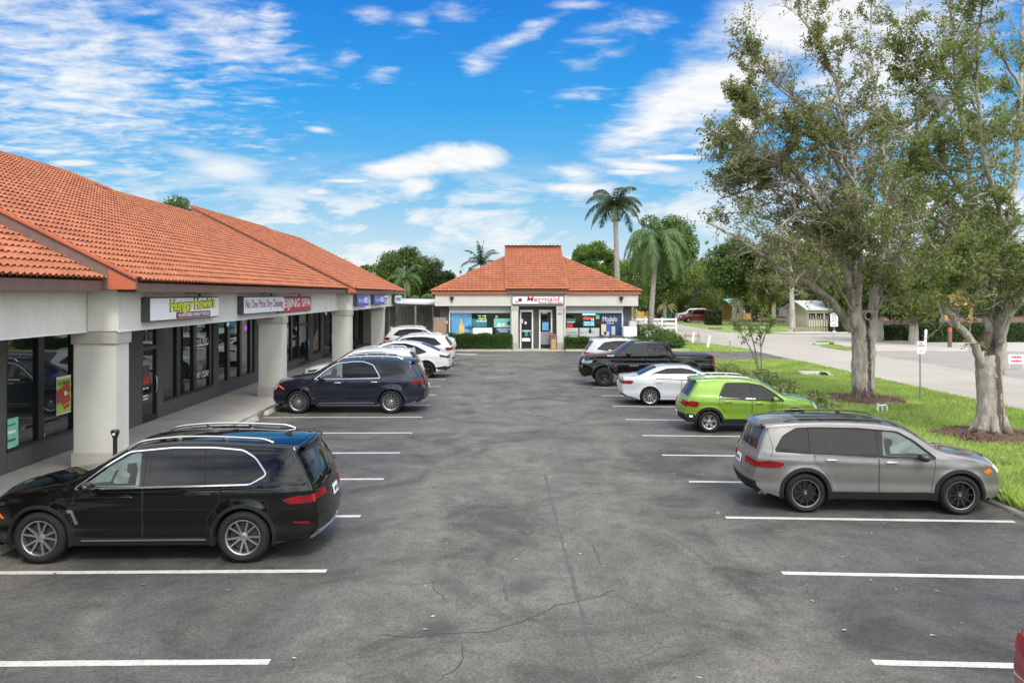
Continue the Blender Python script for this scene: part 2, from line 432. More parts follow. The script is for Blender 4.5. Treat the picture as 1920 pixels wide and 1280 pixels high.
def bars(s, c, right, up, w, h, mat, parent, name='lettering', **k):
    """writing too small to read in the photograph: a broken strip of marks of its size"""
    R, U = Vector(right).normalized(), Vector(up).normalized(); n = max(2, len(s)); mb = MB()
    for i in range(n):
        if s[i % len(s)] == ' ': continue
        hh = h * (.35 + .15 * ((i * 7) % 3) / 2)
        mb.obox(Vector(c) + R * w * ((i + .5) / n - .5), R * w / n * .36, U * hh, R.cross(U) * k.get('depth', .01) / 2)
    return mb.build(name, mat, parent)
def text(s, c, right, up, w, h, mat, parent, name='lettering', shear=0, depth=.01, bold=0, ref=None):
    """lettering as real geometry fitted into a w x h rectangle centred on c"""
    cu = bpy.data.curves.new('t', 'FONT'); cu.body = s; cu.size = 1; cu.extrude = .02; cu.shear = shear
    cu.offset = bold; cu.align_x = 'CENTER'; cu.resolution_u = 3
    tmp = bpy.data.objects.new('t', cu)
    me = bpy.data.meshes.new_from_object(tmp)
    bpy.data.objects.remove(tmp); bpy.data.curves.remove(cu)
    n = len(me.vertices); co = np.zeros(n * 3); me.vertices.foreach_get('co', co); co = co.reshape(-1, 3)
    mn, mx = co.min(0), co.max(0)
    if ref is not None:
        g = bold - ref; mn = mn + np.array([g, g, 0]); mx = mx - np.array([g, g, 0])
    q = (co - (mn + mx) / 2) / np.maximum(mx - mn, 1e-6)
    R, U = np.array(Vector(right).normalized()), np.array(Vector(up).normalized()); F = np.cross(R, U)
    W = np.array(c)[None] + q[:, :1] * w * R + q[:, 1:2] * h * U + q[:, 2:3] * depth * F
    me.vertices.foreach_set('co', W.ravel()); me.name = name
    me.materials.clear(); me.materials.append(MATS[mat]); me.update()
    return link(name, me, parent)

# ---------------------------------------------------------------- camera, sky, sun
cam = bpy.data.cameras.new('camera'); co = bpy.data.objects.new('camera', cam); COL.objects.link(co); SC.camera = co
cam.sensor_width = 36; cam.lens = FPX / 1920 * 36
cam.shift_y = -(640 - VPY) / 1920; cam.clip_end = 3000; cam.clip_start = .1
co.location = (0, 0, CAMH); co.rotation_euler = (PI / 2, 0, -math.atan(25 / FPX))
SUN_EL, SUN_AZ = math.radians(50), math.radians(168)   # azimuth clockwise from +Y
sd = Vector((math.sin(SUN_AZ) * math.cos(SUN_EL), math.cos(SUN_AZ) * math.cos(SUN_EL), math.sin(SUN_EL)))
L = bpy.data.lights.new('sun', 'SUN'); L.energy = 1.85; L.angle = math.radians(12); L.color = (1, .965, .91)
lo = bpy.data.objects.new('sun', L); COL.objects.link(lo); lo.rotation_euler = (-sd).to_track_quat('-Z', 'Y').to_euler()
lo.location = (0, -20, 60)

w = bpy.data.worlds.new('World'); SC.world = w; w.use_nodes = True; nt = w.node_tree
bg = nt.nodes['Background']
sky = N(nt, 'ShaderNodeTexSky', sky_type='NISHITA', sun_disc=False, sun_elevation=SUN_EL, sun_rotation=SUN_AZ)
sky.air_density = 1.25; sky.dust_density = .55; sky.ozone_density = 3.2
tc = N(nt, 'ShaderNodeTexCoord'); sx = N(nt, 'ShaderNodeSeparateXYZ'); nt.links.new(tc.outputs['Generated'], sx.inputs[0])
def mth(op, a, b=None, c=None, clamp=False):
    n = N(nt, 'ShaderNodeMath', operation=op); n.use_clamp = clamp
    for i, v in enumerate((a, b, c)):
        if v is None: continue
        if isinstance(v, (int, float)): n.inputs[i].default_value = v
        else: nt.links.new(v, n.inputs[i])
    return n.outputs[0]
X, Y, Z = sx.outputs
yy = mth('MAXIMUM', Y, .05)
A, B = mth('DIVIDE', X, yy), mth('DIVIDE', Z, yy)       # tangents of azimuth and height from the +Y direction
zz = mth('ADD', mth('MAXIMUM', Z, 0.), .10)
grad = ramp(nt, Z, [(.0, (.60, .78, .86)), (.06, (.36, .66, .86)), (.13, (.14, .51, .86)), (.23, (.018, .37, .88)), (.34, (.002, .23, .78)), (.7, (.004, .15, .55))])
gv = N(nt, 'ShaderNodeVectorMath', operation='SCALE'); gv.inputs['Scale'].default_value = 5.3; nt.links.new(grad, gv.inputs[0])
skyc = mixc(nt, .93, sky.outputs[0], gv.outputs[0])
cx = N(nt, 'ShaderNodeCombineXYZ'); nt.links.new(mth('DIVIDE', X, zz), cx.inputs[0]); nt.links.new(mth('DIVIDE', Y, zz), cx.inputs[1])
def cn(scale, detail, rough, dist, mp):
    return noise(nt, scale, detail, rough, cx.outputs[0], dist, mp)
n_wisp = cn(1.35, 9, .66, .35, (1, 1.15, 1)); n_rip = cn(7.5, 5, .6, .3, (1., 1.5, 1)); n_big = cn(.55, 6, .6, .3, (1, 1, 1))
cx2 = N(nt, 'ShaderNodeCombineXYZ'); nt.links.new(A, cx2.inputs[0]); nt.links.new(B, cx2.inputs[1])
n_str = noise(nt, 5., 8, .62, cx2.outputs[0], .5, (1., 4.2, 1)); n_fl = noise(nt, 9., 8, .6, cx2.outputs[0], .5, (1., 1.9, 1))
def blob(px, py, rx, ry, ang=0, soft=1.):
    a0, b0 = (px - VPX) / FPX, (VPY - py) / FPX
    da, db = mth('SUBTRACT', A, a0), mth('SUBTRACT', B, b0)
    ca, sa = math.cos(ang), math.sin(ang)
    u = mth('DIVIDE', mth('ADD', mth('MULTIPLY', da, ca), mth('MULTIPLY', db, sa)), rx / FPX)
    v = mth('DIVIDE', mth('SUBTRACT', mth('MULTIPLY', db, ca), mth('MULTIPLY', da, sa)), ry / FPX)
    d = mth('SQRT', mth('ADD', mth('MULTIPLY', u, u), mth('MULTIPLY', v, v)))
    return mth('MULTIPLY', mth('SUBTRACT', 1., d), soft)
def mx_(*a):
    r = a[0]
    for b in a[1:]: r = mth('MAXIMUM', r, b)
    return r
def field(mask, nz, k, lo, hi, top=1.):
    """soft mask broken up by noise -> cover 0..top"""
    s = mth('ADD', mask, mth('MULTIPLY', mth('SUBTRACT', nz, .5), k))
    r = N(nt, 'ShaderNodeMapRange', interpolation_type='SMOOTHSTEP'); nt.links.new(s, r.inputs[0])
    r.inputs[1].default_value = lo; r.inputs[2].default_value = hi; r.inputs[4].default_value = top
    return r.outputs[0]
rip = mth('ADD', mth('MULTIPLY', n_rip, .55), mth('MULTIPLY', n_wisp, .45))
c_ul = field(mx_(blob(150, 170, 430, 260, -.18, 1.), blob(60, 20, 340, 90, 0, .8), blob(420, 60, 200, 110, -.6, 1.)), rip, 4.6, .0, 1.45, .84)
c_ul2 = field(mx_(blob(505, 60, 75, 60, .3, 1.3), blob(330, 140, 190, 60, -.3, .8)), n_rip, 3., .3, 1.5, .9)
c_r = field(mx_(blob(1330, 165, 290, 95, .52, 1.6), blob(1500, 30, 260, 110, .3, 1.6), blob(1390, 235, 130, 38, .45, 1.6), blob(1230, 235, 170, 48, .32, 1.5), blob(1700, 120, 330, 200, 0, 1.1)), mth('ADD', mth('MULTIPLY', n_wisp, .7), mth('MULTIPLY', n_rip, .3)), 3.4, -.02, 1.25, .95)
c_m = field(mx_(blob(870, 297, 95, 36, 0, 1.5), blob(775, 312, 120, 30, .1, 1.3), blob(1085, 325, 70, 36, 0, 1.), blob(1075, 352, 120, 20, 0, .9), blob(780, 350, 66, 26, .1, .9), blob(1200, 312, 100, 12, -.08, 1.), blob(1270, 294, 80, 8, 0, 1.), blob(1190, 322, 90, 9, 0, .9)), mth('ADD', mth('MULTIPLY', n_fl, .75), mth('MULTIPLY', n_str, .25)), 3.0, .0, .9, .95)
c_s = field(mx_(blob(960, 78, 110, 26, .45, 1.1), blob(1180, 40, 130, 40, .15, .9), blob(1120, 110, 90, 20, .35, .8), blob(860, 20, 70, 30, .2, .7), blob(895, 118, 45, 34, .3, 1.), blob(1020, 40, 90, 16, .3, 1.), blob(645, 105, 30, 26, 0, .8), blob(712, 140, 34, 26, 0, .7), blob(690, 30, 60, 26, 0, .8), blob(780, 40, 56, 30, 0, .8), blob(1090, 175, 100, 26, 0, .8), blob(1080, 8, 70, 14, 0, 1.), blob(500, 188, 50, 14, 0, .8), blob(1130, 60, 110, 30, .2, .8)), rip, 4.2, .05, 1.7, .85)
c_l = field(mx_(blob(145, 308, 62, 9, 0, 1.3), blob(90, 287, 55, 9, 0, 1.), blob(240, 325, 70, 16, -.1, .6), blob(430, 320, 110, 34, -.15, .75), blob(600, 245, 34, 9, -.1, .8), blob(650, 340, 70, 6, 0, .9), blob(595, 360, 34, 10, 0, .9), blob(360, 290, 80, 20, -.25, .5)), n_str, 1.3, -.05, .8, .8)
lowm = N(nt, 'ShaderNodeMapRange', interpolation_type='SMOOTHSTEP'); nt.links.new(B, lowm.inputs[0])
lowm.inputs[1].default_value = .19; lowm.inputs[2].default_value = .10; lowm.inputs[3].default_value = 0; lowm.inputs[4].default_value = 1
c_low = mth('MULTIPLY', lowm.outputs[0], field(n_str, n_fl, .6, .40, .60, .78))
haze = N(nt, 'ShaderNodeMapRange', interpolation_type='SMOOTHSTEP'); nt.links.new(Z, haze.inputs[0])
haze.inputs[1].default_value = .16; haze.inputs[2].default_value = -.02; haze.inputs[3].default_value = 0; haze.inputs[4].default_value = .42
front = N(nt, 'ShaderNodeMapRange', interpolation_type='SMOOTHSTEP'); nt.links.new(Y, front.inputs[0]); front.inputs[1].default_value = .05; front.inputs[2].default_value = .3
cov = mth('MULTIPLY', mx_(c_ul, c_ul2, c_r, c_m, c_s, c_l, c_low), front.outputs[0])
back = field(n_big, n_wisp, 1.2, .25, .6, .88)
top_ = N(nt, 'ShaderNodeMapRange', interpolation_type='SMOOTHSTEP'); nt.links.new(Z, top_.inputs[0]); top_.inputs[1].default_value = .42; top_.inputs[2].default_value = .7
binv = mth('MAXIMUM', mth('SUBTRACT', 1., front.outputs[0]), top_.outputs[0])
cov = mth('MAXIMUM', cov, mth('MULTIPLY', back, binv))
cov = mth('MAXIMUM', cov, haze.outputs[0])
binv_ = binv
ccr = ramp(nt, n_rip, [(.2, (.80, .82, .84)), (.75, (1., .98, .95))])
vs = N(nt, 'ShaderNodeVectorMath', operation='SCALE'); nt.links.new(mth('ADD', 5.9, mth('MULTIPLY', binv_, 13.)), vs.inputs['Scale']); nt.links.new(ccr, vs.inputs[0]); ccol = vs.outputs[0]
fin = mixc(nt, cov, skyc, ccol)
nt.links.new(fin, bg.inputs['Color']); bg.inputs['Strength'].default_value = .15
SC.view_settings.view_transform = 'Standard'; SC.view_settings.look = 'None'
SC.view_settings.exposure = 0.30; SC.view_settings.gamma = 1
SC.cycles.use_denoising = True
SC.cycles.max_bounces = 8; SC.cycles.diffuse_bounces = 3; SC.cycles.glossy_bounces = 4; SC.cycles.transparent_max_bounces = 8
# ================================================================= vehicles
def chaikin(p, n=2, closed=False):
    p = [np.array(q, float) for q in p]
    for _ in range(n):
        o = []
        m = len(p)
        rng = range(m if closed else m - 1)
        if not closed: o.append(p[0])
        for i in rng:
            a, b = p[i], p[(i + 1) % m]
            o += [a * .75 + b * .25, a * .25 + b * .75]
        if not closed: o.append(p[-1])
        p = o
    return np.array(p)
def round_poly(p, r=.045):
    p = [np.array(q, float) for q in p]; n = len(p); o = []
    for i in range(n):
        a, b, c = p[i - 1], p[i], p[(i + 1) % n]
        la, lc = np.hypot(*(a - b)), np.hypot(*(c - b))
        ta, tc = min(r, la * .4) / la, min(r, lc * .4) / lc
        q0, q1 = b + (a - b) * ta, b + (c - b) * tc
        for t in (0, .33, .67, 1): o.append(q0 * (1 - t) ** 2 + 2 * b * t * (1 - t) + q1 * t * t)
    return np.array(o)
def resample(p, step):
    out = [p[0]]
    for a, b in zip(p[:-1], p[1:]):
        d = np.hypot(*(b - a)); n = max(1, int(round(d / step)))
        for k in range(1, n + 1): out.append(a + (b - a) * k / n)
    return np.array(out)
def simplify(p, mind):
    out = [p[0]]
    for q in p[1:-1]:
        if np.hypot(*(q - out[-1])) >= mind: out.append(q)
    out.append(p[-1]); return np.array(out)
def inpoly(P, poly):
    x, z = P[:, 0], P[:, 1]; c = np.zeros(len(P), bool); n = len(poly); j = n - 1
    for i in range(n):
        xi, zi = poly[i]; xj, zj = poly[j]
        with np.errstate(divide='ignore', invalid='ignore'):
            c ^= ((zi > z) != (zj > z)) & (x < (xj - xi) * (z - zi) / (zj - zi + 1e-12) + xi)
        j = i
    return c
def segdist(P, a, b):
    d = b - a; t = np.clip(((P - a) @ d) / max(d @ d, 1e-12), 0, 1)
    return np.hypot(*(P - a - t[:, None] * d).T)
def tri_fill(boundary, loops, g):
    """triangulate a 2D region with interior grid points; returns points, tris"""
    P = [tuple(q) for q in boundary]; E = [(i, (i + 1) % len(P)) for i in range(len(P))]
    segs = [(boundary[i], boundary[(i + 1) % len(boundary)]) for i in range(len(boundary))]
    for lp in loops:
        k = len(P); n = len(lp); P += [tuple(q) for q in lp]; E += [(k + i, k + (i + 1) % n) for i in range(n)]
        segs += [(lp[i], lp[(i + 1) % n]) for i in range(n)]
    mn, mx = boundary.min(0), boundary.max(0)
    xs = np.arange(mn[0] + g / 2, mx[0], g); zs = np.arange(mn[1] + g / 2, mx[1], g)
    G = np.array([(x + (g / 2 if j % 2 else 0), z) for j, z in enumerate(zs) for x in xs])
    if len(G):
        G = G[inpoly(G, boundary)]
    if len(G):
        ok = np.ones(len(G), bool)
        for a, b in segs: ok &= segdist(G, np.array(a, float), np.array(b, float)) > g * .42
        P += [tuple(q) for q in G[ok]]
    r = delaunay_2d_cdt([Vector(q) for q in P], E, [], 0, 1e-5)
    V = np.array([tuple(v) for v in r[0]]); T = np.array([list(f) for f in r[2] if len(f) == 3])
    c = V[T].mean(1); T = T[inpoly(c, boundary)]
    return V, T

class Car:
    def __init__(s, name, label, cat, L, Wd, prof, hubs, R, sill, belt, paint, windows, doors, rim, spec, group=None, scale=1., g=.055):
        s.S = spec; s.L, s.hw, s.R, s.sill, s.hubs, s.g = L, Wd / 2, R, sill, hubs, g
        s.belt = belt; s.paint = paint
        s.xm = sum(hubs) / 2
        s.root = thing(name, label=label, cat=cat, group=group)
        s.root.scale = (scale,) * 3
        s.r = spec.get('round', .07)
        top = chaikin(prof, 2); top = simplify(top, .015); s.full = top
        # inset the outline by r so the rounded edge ends on it
        nrm = []
        for i in range(len(top)):
            d = top[min(i + 1, len(top) - 1)] - top[max(i - 1, 0)]; d = d / np.hypot(*d)
            nrm.append((-d[1], d[0]))
        nrm = np.array(nrm)
        if True: s.nrm = nrm
        s.B = top - nrm * s.r
        s.B = resample_n(s.B, s.nrm, g)
        s.B, s.nrm = s.B
        s.body(windows, doors)
        s.wheels(rim)
    # ---- half width
    def W(s, P):
        x, z = P[..., 0], P[..., 1]; S = s.S
        af, ar, pf, pr = S.get('af', 1.1), S.get('ar', .8), S.get('pf', .17), S.get('pr', .12)
        fx = np.clip((x - (s.L - af)) / af, 0, 1); rx = np.clip((ar - x) / ar, 0, 1)
        w = s.hw * (1 - pf * fx ** 2.4 - pr * rx ** 2.6)
        zb = s.zb(x)
        w = w - .05 * np.clip((.48 - z) / .3, 0, 1) ** 1.5 - .035 * np.clip((z - .78) / .35, 0, 1) ** 2
        dz = z - zb; sp = (np.sqrt(dz ** 2 + .0016) + dz) / 2
        w = w - S.get('tumble', .34) * sp - .10 * sp ** 2
        cz = S.get('crease', zb - .13)
        w = w + .017 * np.exp(-((z - cz) / .04) ** 2) - .018 * np.exp(-((z - .56) / .11) ** 2)
        sh = zb - .02
        w = w + .010 * np.exp(-((z - sh) / .03) ** 2)
        for h in s.hubs:
            dist = np.maximum(np.hypot(x - h, z - s.R) - (s.R + S.get('gap', .05)), 0)
            w = w + S.get('flare', .028) * np.exp(-(dist / .10) ** 2) * (z < zb)
        return w
    def zb(s, x):
        b = s.belt; return b[0] + (b[1] - b[0]) * x / s.L
    def side(s, x, z, off=0.): return float(s.W(np.array([x, z]))) + off
    def P3(s, x, y, z): return (x - s.xm, y, z)
    def strip_row(s, i, vs):
        b, n, r = s.B[i], s.nrm[i], s.r
        w = float(s.W(b)); out = []
        c = .025 + .13 * max(0, n[0]) + .075 * max(0, -n[0]); c *= s.S.get('crown', 1.)
        yr = w - r
        for v in vs:
            if abs(v) > 1:    # rounded edge, 1..2
                th = (2 - abs(v)) * PI / 2; p = b + n * r * math.sin(th); y = w - r * (1 - math.cos(th))
            else:
                p = b + n * (r + c * (1 - v * v)); y = abs(v) * yr
            out.append((p[0] - s.xm, math.copysign(y, v), p[1]))
        return out
    def body(s, windows, doors):
        S, g = s.S, s.g
        Ra = s.R + S.get('gap', .05)
        # bottom edge from the front bumper back, over both arches
        fb, rb = s.B[-1], s.B[0]
        bot = []
        for h in sorted(s.hubs, reverse=True):
            dz = s.sill - s.R; a0 = math.asin(max(-1, dz / Ra)); x_f = h + Ra * math.cos(a0)
            n = 16
            arc = [(h + Ra * math.cos(a0 + (PI - 2 * a0) * k / n), s.R + Ra * math.sin(a0 + (PI - 2 * a0) * k / n)) for k in range(n + 1)]
            bot += arc
        bot = np.array(bot)
        bf = np.array([(fb[0] * .97 + bot[0][0] * .03, s.sill * .5 + fb[1] * .5)]) if False else np.zeros((0, 2))
        bot = np.vstack([bf, bot])
        bot = resample(np.vstack([fb[None], bot, rb[None]]), g)[1:-1]
        boundary = np.vstack([s.B, bot]); nb = len(s.B)
        s.bot = np.vstack([fb[None], bot, rb[None]])
        polys = {}
        loops = []
        dlo = [('p%d' % i, simplify(round_poly(q, .06), .012)) for i, q in enumerate(S.get('trim_loops', []))]
        for key, lp in windows + doors + dlo:
            q = simplify(round_poly(lp), .01) if key.startswith('w') else np.array(lp, float)
            q = np.vstack([resample(np.vstack([q, q[:1]]), g * 1.3)])[:-1]
            polys[key] = q; loops.append(q)
        s.polys = polys
        V, T = tri_fill(boundary, loops, g)
        c = V[T].mean(1); cls = np.full(len(T), -1)
        keys = list(polys)
        for k in sorted(keys, key=lambda k: 'pw'.find(k[0])):
            cls[inpoly(c, polys[k])] = keys.index(k)
        Wv = s.W(V)
        def sub(mask, sign, inset):
            T2 = T[mask]; u, inv = np.unique(T2, return_inverse=True); inv = inv.reshape(T2.shape)
            P = np.stack([V[u, 0] - s.xm, sign * (Wv[u] - inset), V[u, 1]], 1)
            if sign > 0: inv = inv[:, ::-1]
            return P, inv
        # main shell
        Vs, Fs = [], []
        k = 0
        for sign in (1, -1):
            P, I = sub(cls == -1, sign, 0); Vs += [tuple(p) for p in P]; Fs += [tuple(f + k) for f in I]; k = len(Vs)
        # strip over the car
        vs = [2, 1.75, 1.5, 1.25, 1, .88, .6, .3, 0, -.3, -.6, -.88, -1, -1.25, -1.5, -1.75, -2]
        rows = [s.strip_row(i, vs) for i in range(nb)]; nv = len(vs)
        for rw in rows: Vs += rw
        fw, rw_, sr = S.get('ws'), S.get('rw'), S.get('sunroof')
        gl = {'windshield': [], 'rear_window': [], 'roof_glass': []}
        for i in range(nb - 1):
            m = (s.B[i] + s.B[i + 1]) / 2 + s.nrm[i] * s.r
            for j in range(nv - 1):
                q = (k + i * nv + j, k + (i + 1) * nv + j, k + (i + 1) * nv + j + 1, k + i * nv + j + 1)
                gk = None
                if 5 <= j < nv - 6:
                    if fw and fw[0] < m[0] < fw[1] and m[1] > fw[2]: gk = 'windshield'
                    elif rw_ and rw_[0] < m[0] < rw_[1] and rw_[2] < m[1] < rw_[3]: gk = 'rear_window'
                    elif sr and sr[0] < m[0] < sr[1] and m[1] > s.zb(m[0]) + .2: gk = 'roof_glass'
                if gk: gl[gk].append((i, j))
                else: Fs.append(q)
        me = bpy.data.meshes.new('body'); me.from_pydata(Vs, [], Fs); me.materials.append(MATS[s.paint])
        b = bmesh.new(); b.from_mesh(me); bmesh.ops.remove_doubles(b, verts=b.verts, dist=2e-4); bmesh.ops.recalc_face_normals(b, faces=b.faces)
        b.to_mesh(me); b.free(); me.shade_smooth(); me.set_sharp_from_angle(angle=math.radians(42))
        s.bodyo = link('body', me, s.root)
        for nme, cells in gl.items():
            if not cells: continue
            mb = MB()
            for i, j in cells:
                q = [Vector(rows[a][c_]) for a, c_ in ((i, j), (i + 1, j), (i + 1, j + 1), (i, j + 1))]
                mb.add(q, [(0, 1, 2, 3)])
            o = mb.build(nme, {'windshield': 'windshield_glass', 'rear_window': 'windshield_glass', 'roof_glass': 'rim_black'}[nme], s.root, smooth=60)
        # dark tub below: wheel wells and floor
        mb = MB(); n = len(s.bot)
        Wb = s.W(s.bot)
        for i in range(n): mb.v += [(s.bot[i][0] - s.xm, Wb[i] - .004, s.bot[i][1]), (s.bot[i][0] - s.xm, -Wb[i] + .004, s.bot[i][1])]
        for i in range(n - 1): mb.f.append((2 * i, 2 * i + 1, 2 * i + 3, 2 * i + 2)); mb.m.append(0)
        mb.build('underbody', 'liner', s.root)
        # windows, doors
        for sign in (1, -1):
            dobj = {}
            for key in [k for k in keys if k[0] != 'w'] + [k for k in keys if k[0] == 'w']:
                P, I = sub(cls == keys.index(key), sign, .006 if key[0] == 'w' else (.003 if key[0] == 'p' else 0))
                if not len(I): continue
                me = bpy.data.meshes.new(key); me.from_pydata([tuple(p) for p in P], [], [tuple(f) for f in I])
                if key[0] == 'w':
                    mat = S.get('wmat', {}).get(key, 'tinted_glass')
                    par = dobj.get(key[1:2], s.root)
                    nm = 'window'
                elif key[0] == 'p': mat, par, nm = 'tinted_glass', s.root, 'pillar_trim'
                else:
                    mat, par, nm = s.paint, s.root, ('front_door' if key[0] == 'f' else 'rear_door')
                me.materials.append(MATS[mat]); me.shade_smooth()
                o = link(nm, me, par); dobj[key[0]] = o if key[0] != 'w' else dobj.get(key[0])
            s.sidebits(sign, dobj)
    def ribbon(s, mb, pl, w, off, sign, closed=False, base=0.):
        pl = np.array(pl, float); n = len(pl); k = len(mb.v)
        for i in range(n):
            a, b = pl[(i - 1) % n if closed else max(i - 1, 0)], pl[(i + 1) % n if closed else min(i + 1, n - 1)]
            d = (b - a) / (np.hypot(*(b - a)) + 1e-9); nn = np.array([-d[1], d[0]])
            for t, o in ((-1, base - .003), (-.7, base + off), (.7, base + off), (1, base - .003)):
                q = pl[i] + nn * w / 2 * t
                mb.v.append((q[0] - s.xm, sign * (float(s.W(q)) + o), q[1]))
        for i in range(n if closed else n - 1):
            j = (i + 1) % n
            for c in range(3): mb.f.append((k + 4 * i + c, k + 4 * j + c, k + 4 * j + c + 1, k + 4 * i + c + 1)); mb.m.append(mb.mi)
    def patch(s, mb, poly, off, sign, g=.05):
        q = resample(np.vstack([np.array(poly, float), np.array(poly[:1], float)]), g)[:-1]
        V, T = tri_fill(q, [], g); Wv = s.W(V); k = len(mb.v)
        mb.v += [(V[i, 0] - s.xm, sign * (Wv[i] + off), V[i, 1]) for i in range(len(V))]
        nb = len(q)
        for t in T: mb.f.append(tuple(int(a) + k for a in t)); mb.m.append(mb.mi)
        k2 = len(mb.v); Wq = s.W(q)
        mb.v += [(q[i, 0] - s.xm, sign * (Wq[i] - .005), q[i, 1]) for i in range(nb)]
        k3 = len(mb.v)
        mb.v += [(q[i, 0] - s.xm, sign * (Wq[i] + off), q[i, 1]) for i in range(nb)]
        for i in range(nb): mb.f.append((k2 + i, k2 + (i + 1) % nb, k3 + (i + 1) % nb, k3 + i)); mb.m.append(mb.mi)
    def sidebits(s, sign, dobj):
        S, root = s.S, s.root
        # shut lines
        mb = MB()
        for pl in S.get('lines', []): s.ribbon(mb, resample(np.array(pl, float), .06), .011, .0015, sign)
        for k, q in s.polys.items():
            if k[0] in 'fr': s.ribbon(mb, q, .011, .0015, sign, True)
        if mb.v: mb.build('shut_line', 'liner', s.bodyo)
        if S.get('trim'):
            mb = MB()
            for q in S['trim_loops']:
                q2 = simplify(round_poly(q, .06), .012)
                s.ribbon(mb, q2, S.get('trim_w', .03), .008, sign, True)
            mb.build('window_trim', S['trim'], root, smooth=40)
        # pillars between panes
        for q in S.get('inner', []):
            mb = MB(); s.patch(mb, q, -.0045, sign, .06); mb.build('seat', 'seat_dark', root)
        # arch and sill cladding
        Ra = s.R + S.get('gap', .05)
        cm = S.get('clad', 'cladding')
        if cm:
            for h in s.hubs:
                mb = MB(); a0 = math.asin((s.sill - s.R) / Ra)
                wv = S.get('arch_w', .06)
                pl = [(h + (Ra + wv / 2 - .002) * math.cos(a), s.R + (Ra + wv / 2 - .002) * math.sin(a)) for a in np.linspace(a0, PI - a0, 26)]
                s.ribbon(mb, pl, wv, .012, sign)
                mb.build('wheel_arch_trim', cm, root, smooth=40)
            x0, x1 = min(s.hubs) + Ra + .01, max(s.hubs) - Ra - .01
            hgt = S.get('sill_h', .09)
            mb = MB(); s.patch(mb, [(x0 + .01, s.sill + .004), (x1 - .01, s.sill + .004), (x1 - .03, s.sill + hgt), (x0 + .03, s.sill + hgt)], .012, sign)
            mb.build('sill_trim', cm, root, smooth=40)
        if S.get('sill_chrome'):
            mb = MB(); x0, x1, z = S['sill_chrome']
            s.ribbon(mb, resample(np.array([(x0, z + .01), (x1, z)], float), .2), .03, .03, sign)
            mb.build('side_strip', 'satin_metal', root, smooth=40)
        for nm, mat, poly, off in S.get('side', []):
            mb = MB(); s.patch(mb, poly, off, sign, .06); mb.build(nm, mat, root, smooth=40)
        # door handles
        for key, x, z in S.get('handles', []):
            mb = MB(); y = s.side(x, z)
            mb.ell((x - s.xm, sign * (y + .03), z), (.115, .013, .017), 14, 8, .8)
            for dx in (-.08, .08): mb.ell((x - s.xm + dx, sign * (y + .012), z), (.018, .02, .014), 8, 6)
            mb.build('handle', S.get('handle_mat', s.paint), dobj.get(key, root), smooth=60)
            mb = MB(); mb.ell((x - s.xm, sign * (y - .002), z), (.085, .006, .032), 14, 6)
            mb.build('handle_recess', s.paint, dobj.get(key, root), smooth=60)
        # mirror
        if S.get('mirror'):
            x, z = S['mirror']; y = s.side(x, z)
            mb = MB(); mb.ell((x - s.xm, sign * (y + .15), z + .03), (.085, .115, .075), 16, 10, .75)
            mb.bar((x - s.xm + .02, sign * (y - .03), z - .04), (x - s.xm, sign * (y + .08), z - .01), .06, .03)
            o = mb.build('side_mirror', S.get('mirror_mat', s.paint), root, smooth=50)
            mb = MB(); mb.ell((x - s.xm - .08, sign * (y + .15), z + .03), (.008, .095, .058), 14, 8, .75); mb.build('mirror_glass', 'windshield_glass', o, smooth=60)
        if S.get('rails'):
            x0, x1, mat, hgt = S['rails']
            nb = len(s.B); idx = [i for i in range(nb) if x0 <= s.B[i][0] <= x1 and s.B[i][1] > s.zb(s.B[i][0]) + .25]
            idx = sorted(idx, key=lambda i: s.B[i][0]); pts = []
            for n_, i in enumerate(idx):
                p = Vector(s.strip_row(i, [.93 * sign])[0]); t = n_ / max(1, len(idx) - 1)
                e = min(t, 1 - t) / .07
                p.z += hgt * min(1, e) + .004; pts.append(p)
            mb = MB(); mb.tube(pts, .017, 8)
            for f in (.33, .66):
                p = pts[int(len(pts) * f)]; mb.ell((p.x, p.y, p.z - hgt / 2), (.05, .014, hgt / 2 + .01), 8, 6)
            mb.build('roof_rail', mat, root, smooth=50)
        # lamps wrapped on the nose and tail
        for nm, mat, end, z0, z1, v0, v1, off in S.get('wrap', []):
            s.wrap(nm, mat, end, z0, z1, v0 * sign, v1 * sign, off)
    def end_pt(s, end, z, v, off):
        nb = len(s.B); Q = s.B + s.nrm * s.r
        ids = [i for i in range(nb - 1) if (s.nrm[i][0] * end) > .25 and (Q[i][0] < s.L * .45 if end < 0 else Q[i][0] > s.L * .6)]
        best = None
        for i in ids:
            za, zb_ = Q[i][1], Q[i + 1][1]
            if (za - z) * (zb_ - z) <= 0 and abs(za - zb_) > 1e-6:
                best = (i, (z - za) / (zb_ - za)); break
        if best is None: i = min(ids, key=lambda i: abs(Q[i][1] - z)); best = (i, 0)
        i, t = best
        a, b = Vector(s.strip_row(i, [v])[0]), Vector(s.strip_row(min(i + 1, nb - 1), [v])[0])
        n = s.nrm[i]; p = a.lerp(b, t); ln = 1.
        yv = .35 * max(-1, min(1, v)) if abs(v) <= 1 else math.copysign(min(1, abs(v) - .3), v)
        d = Vector((n[0], yv, n[1])).normalized()
        return p + d * off
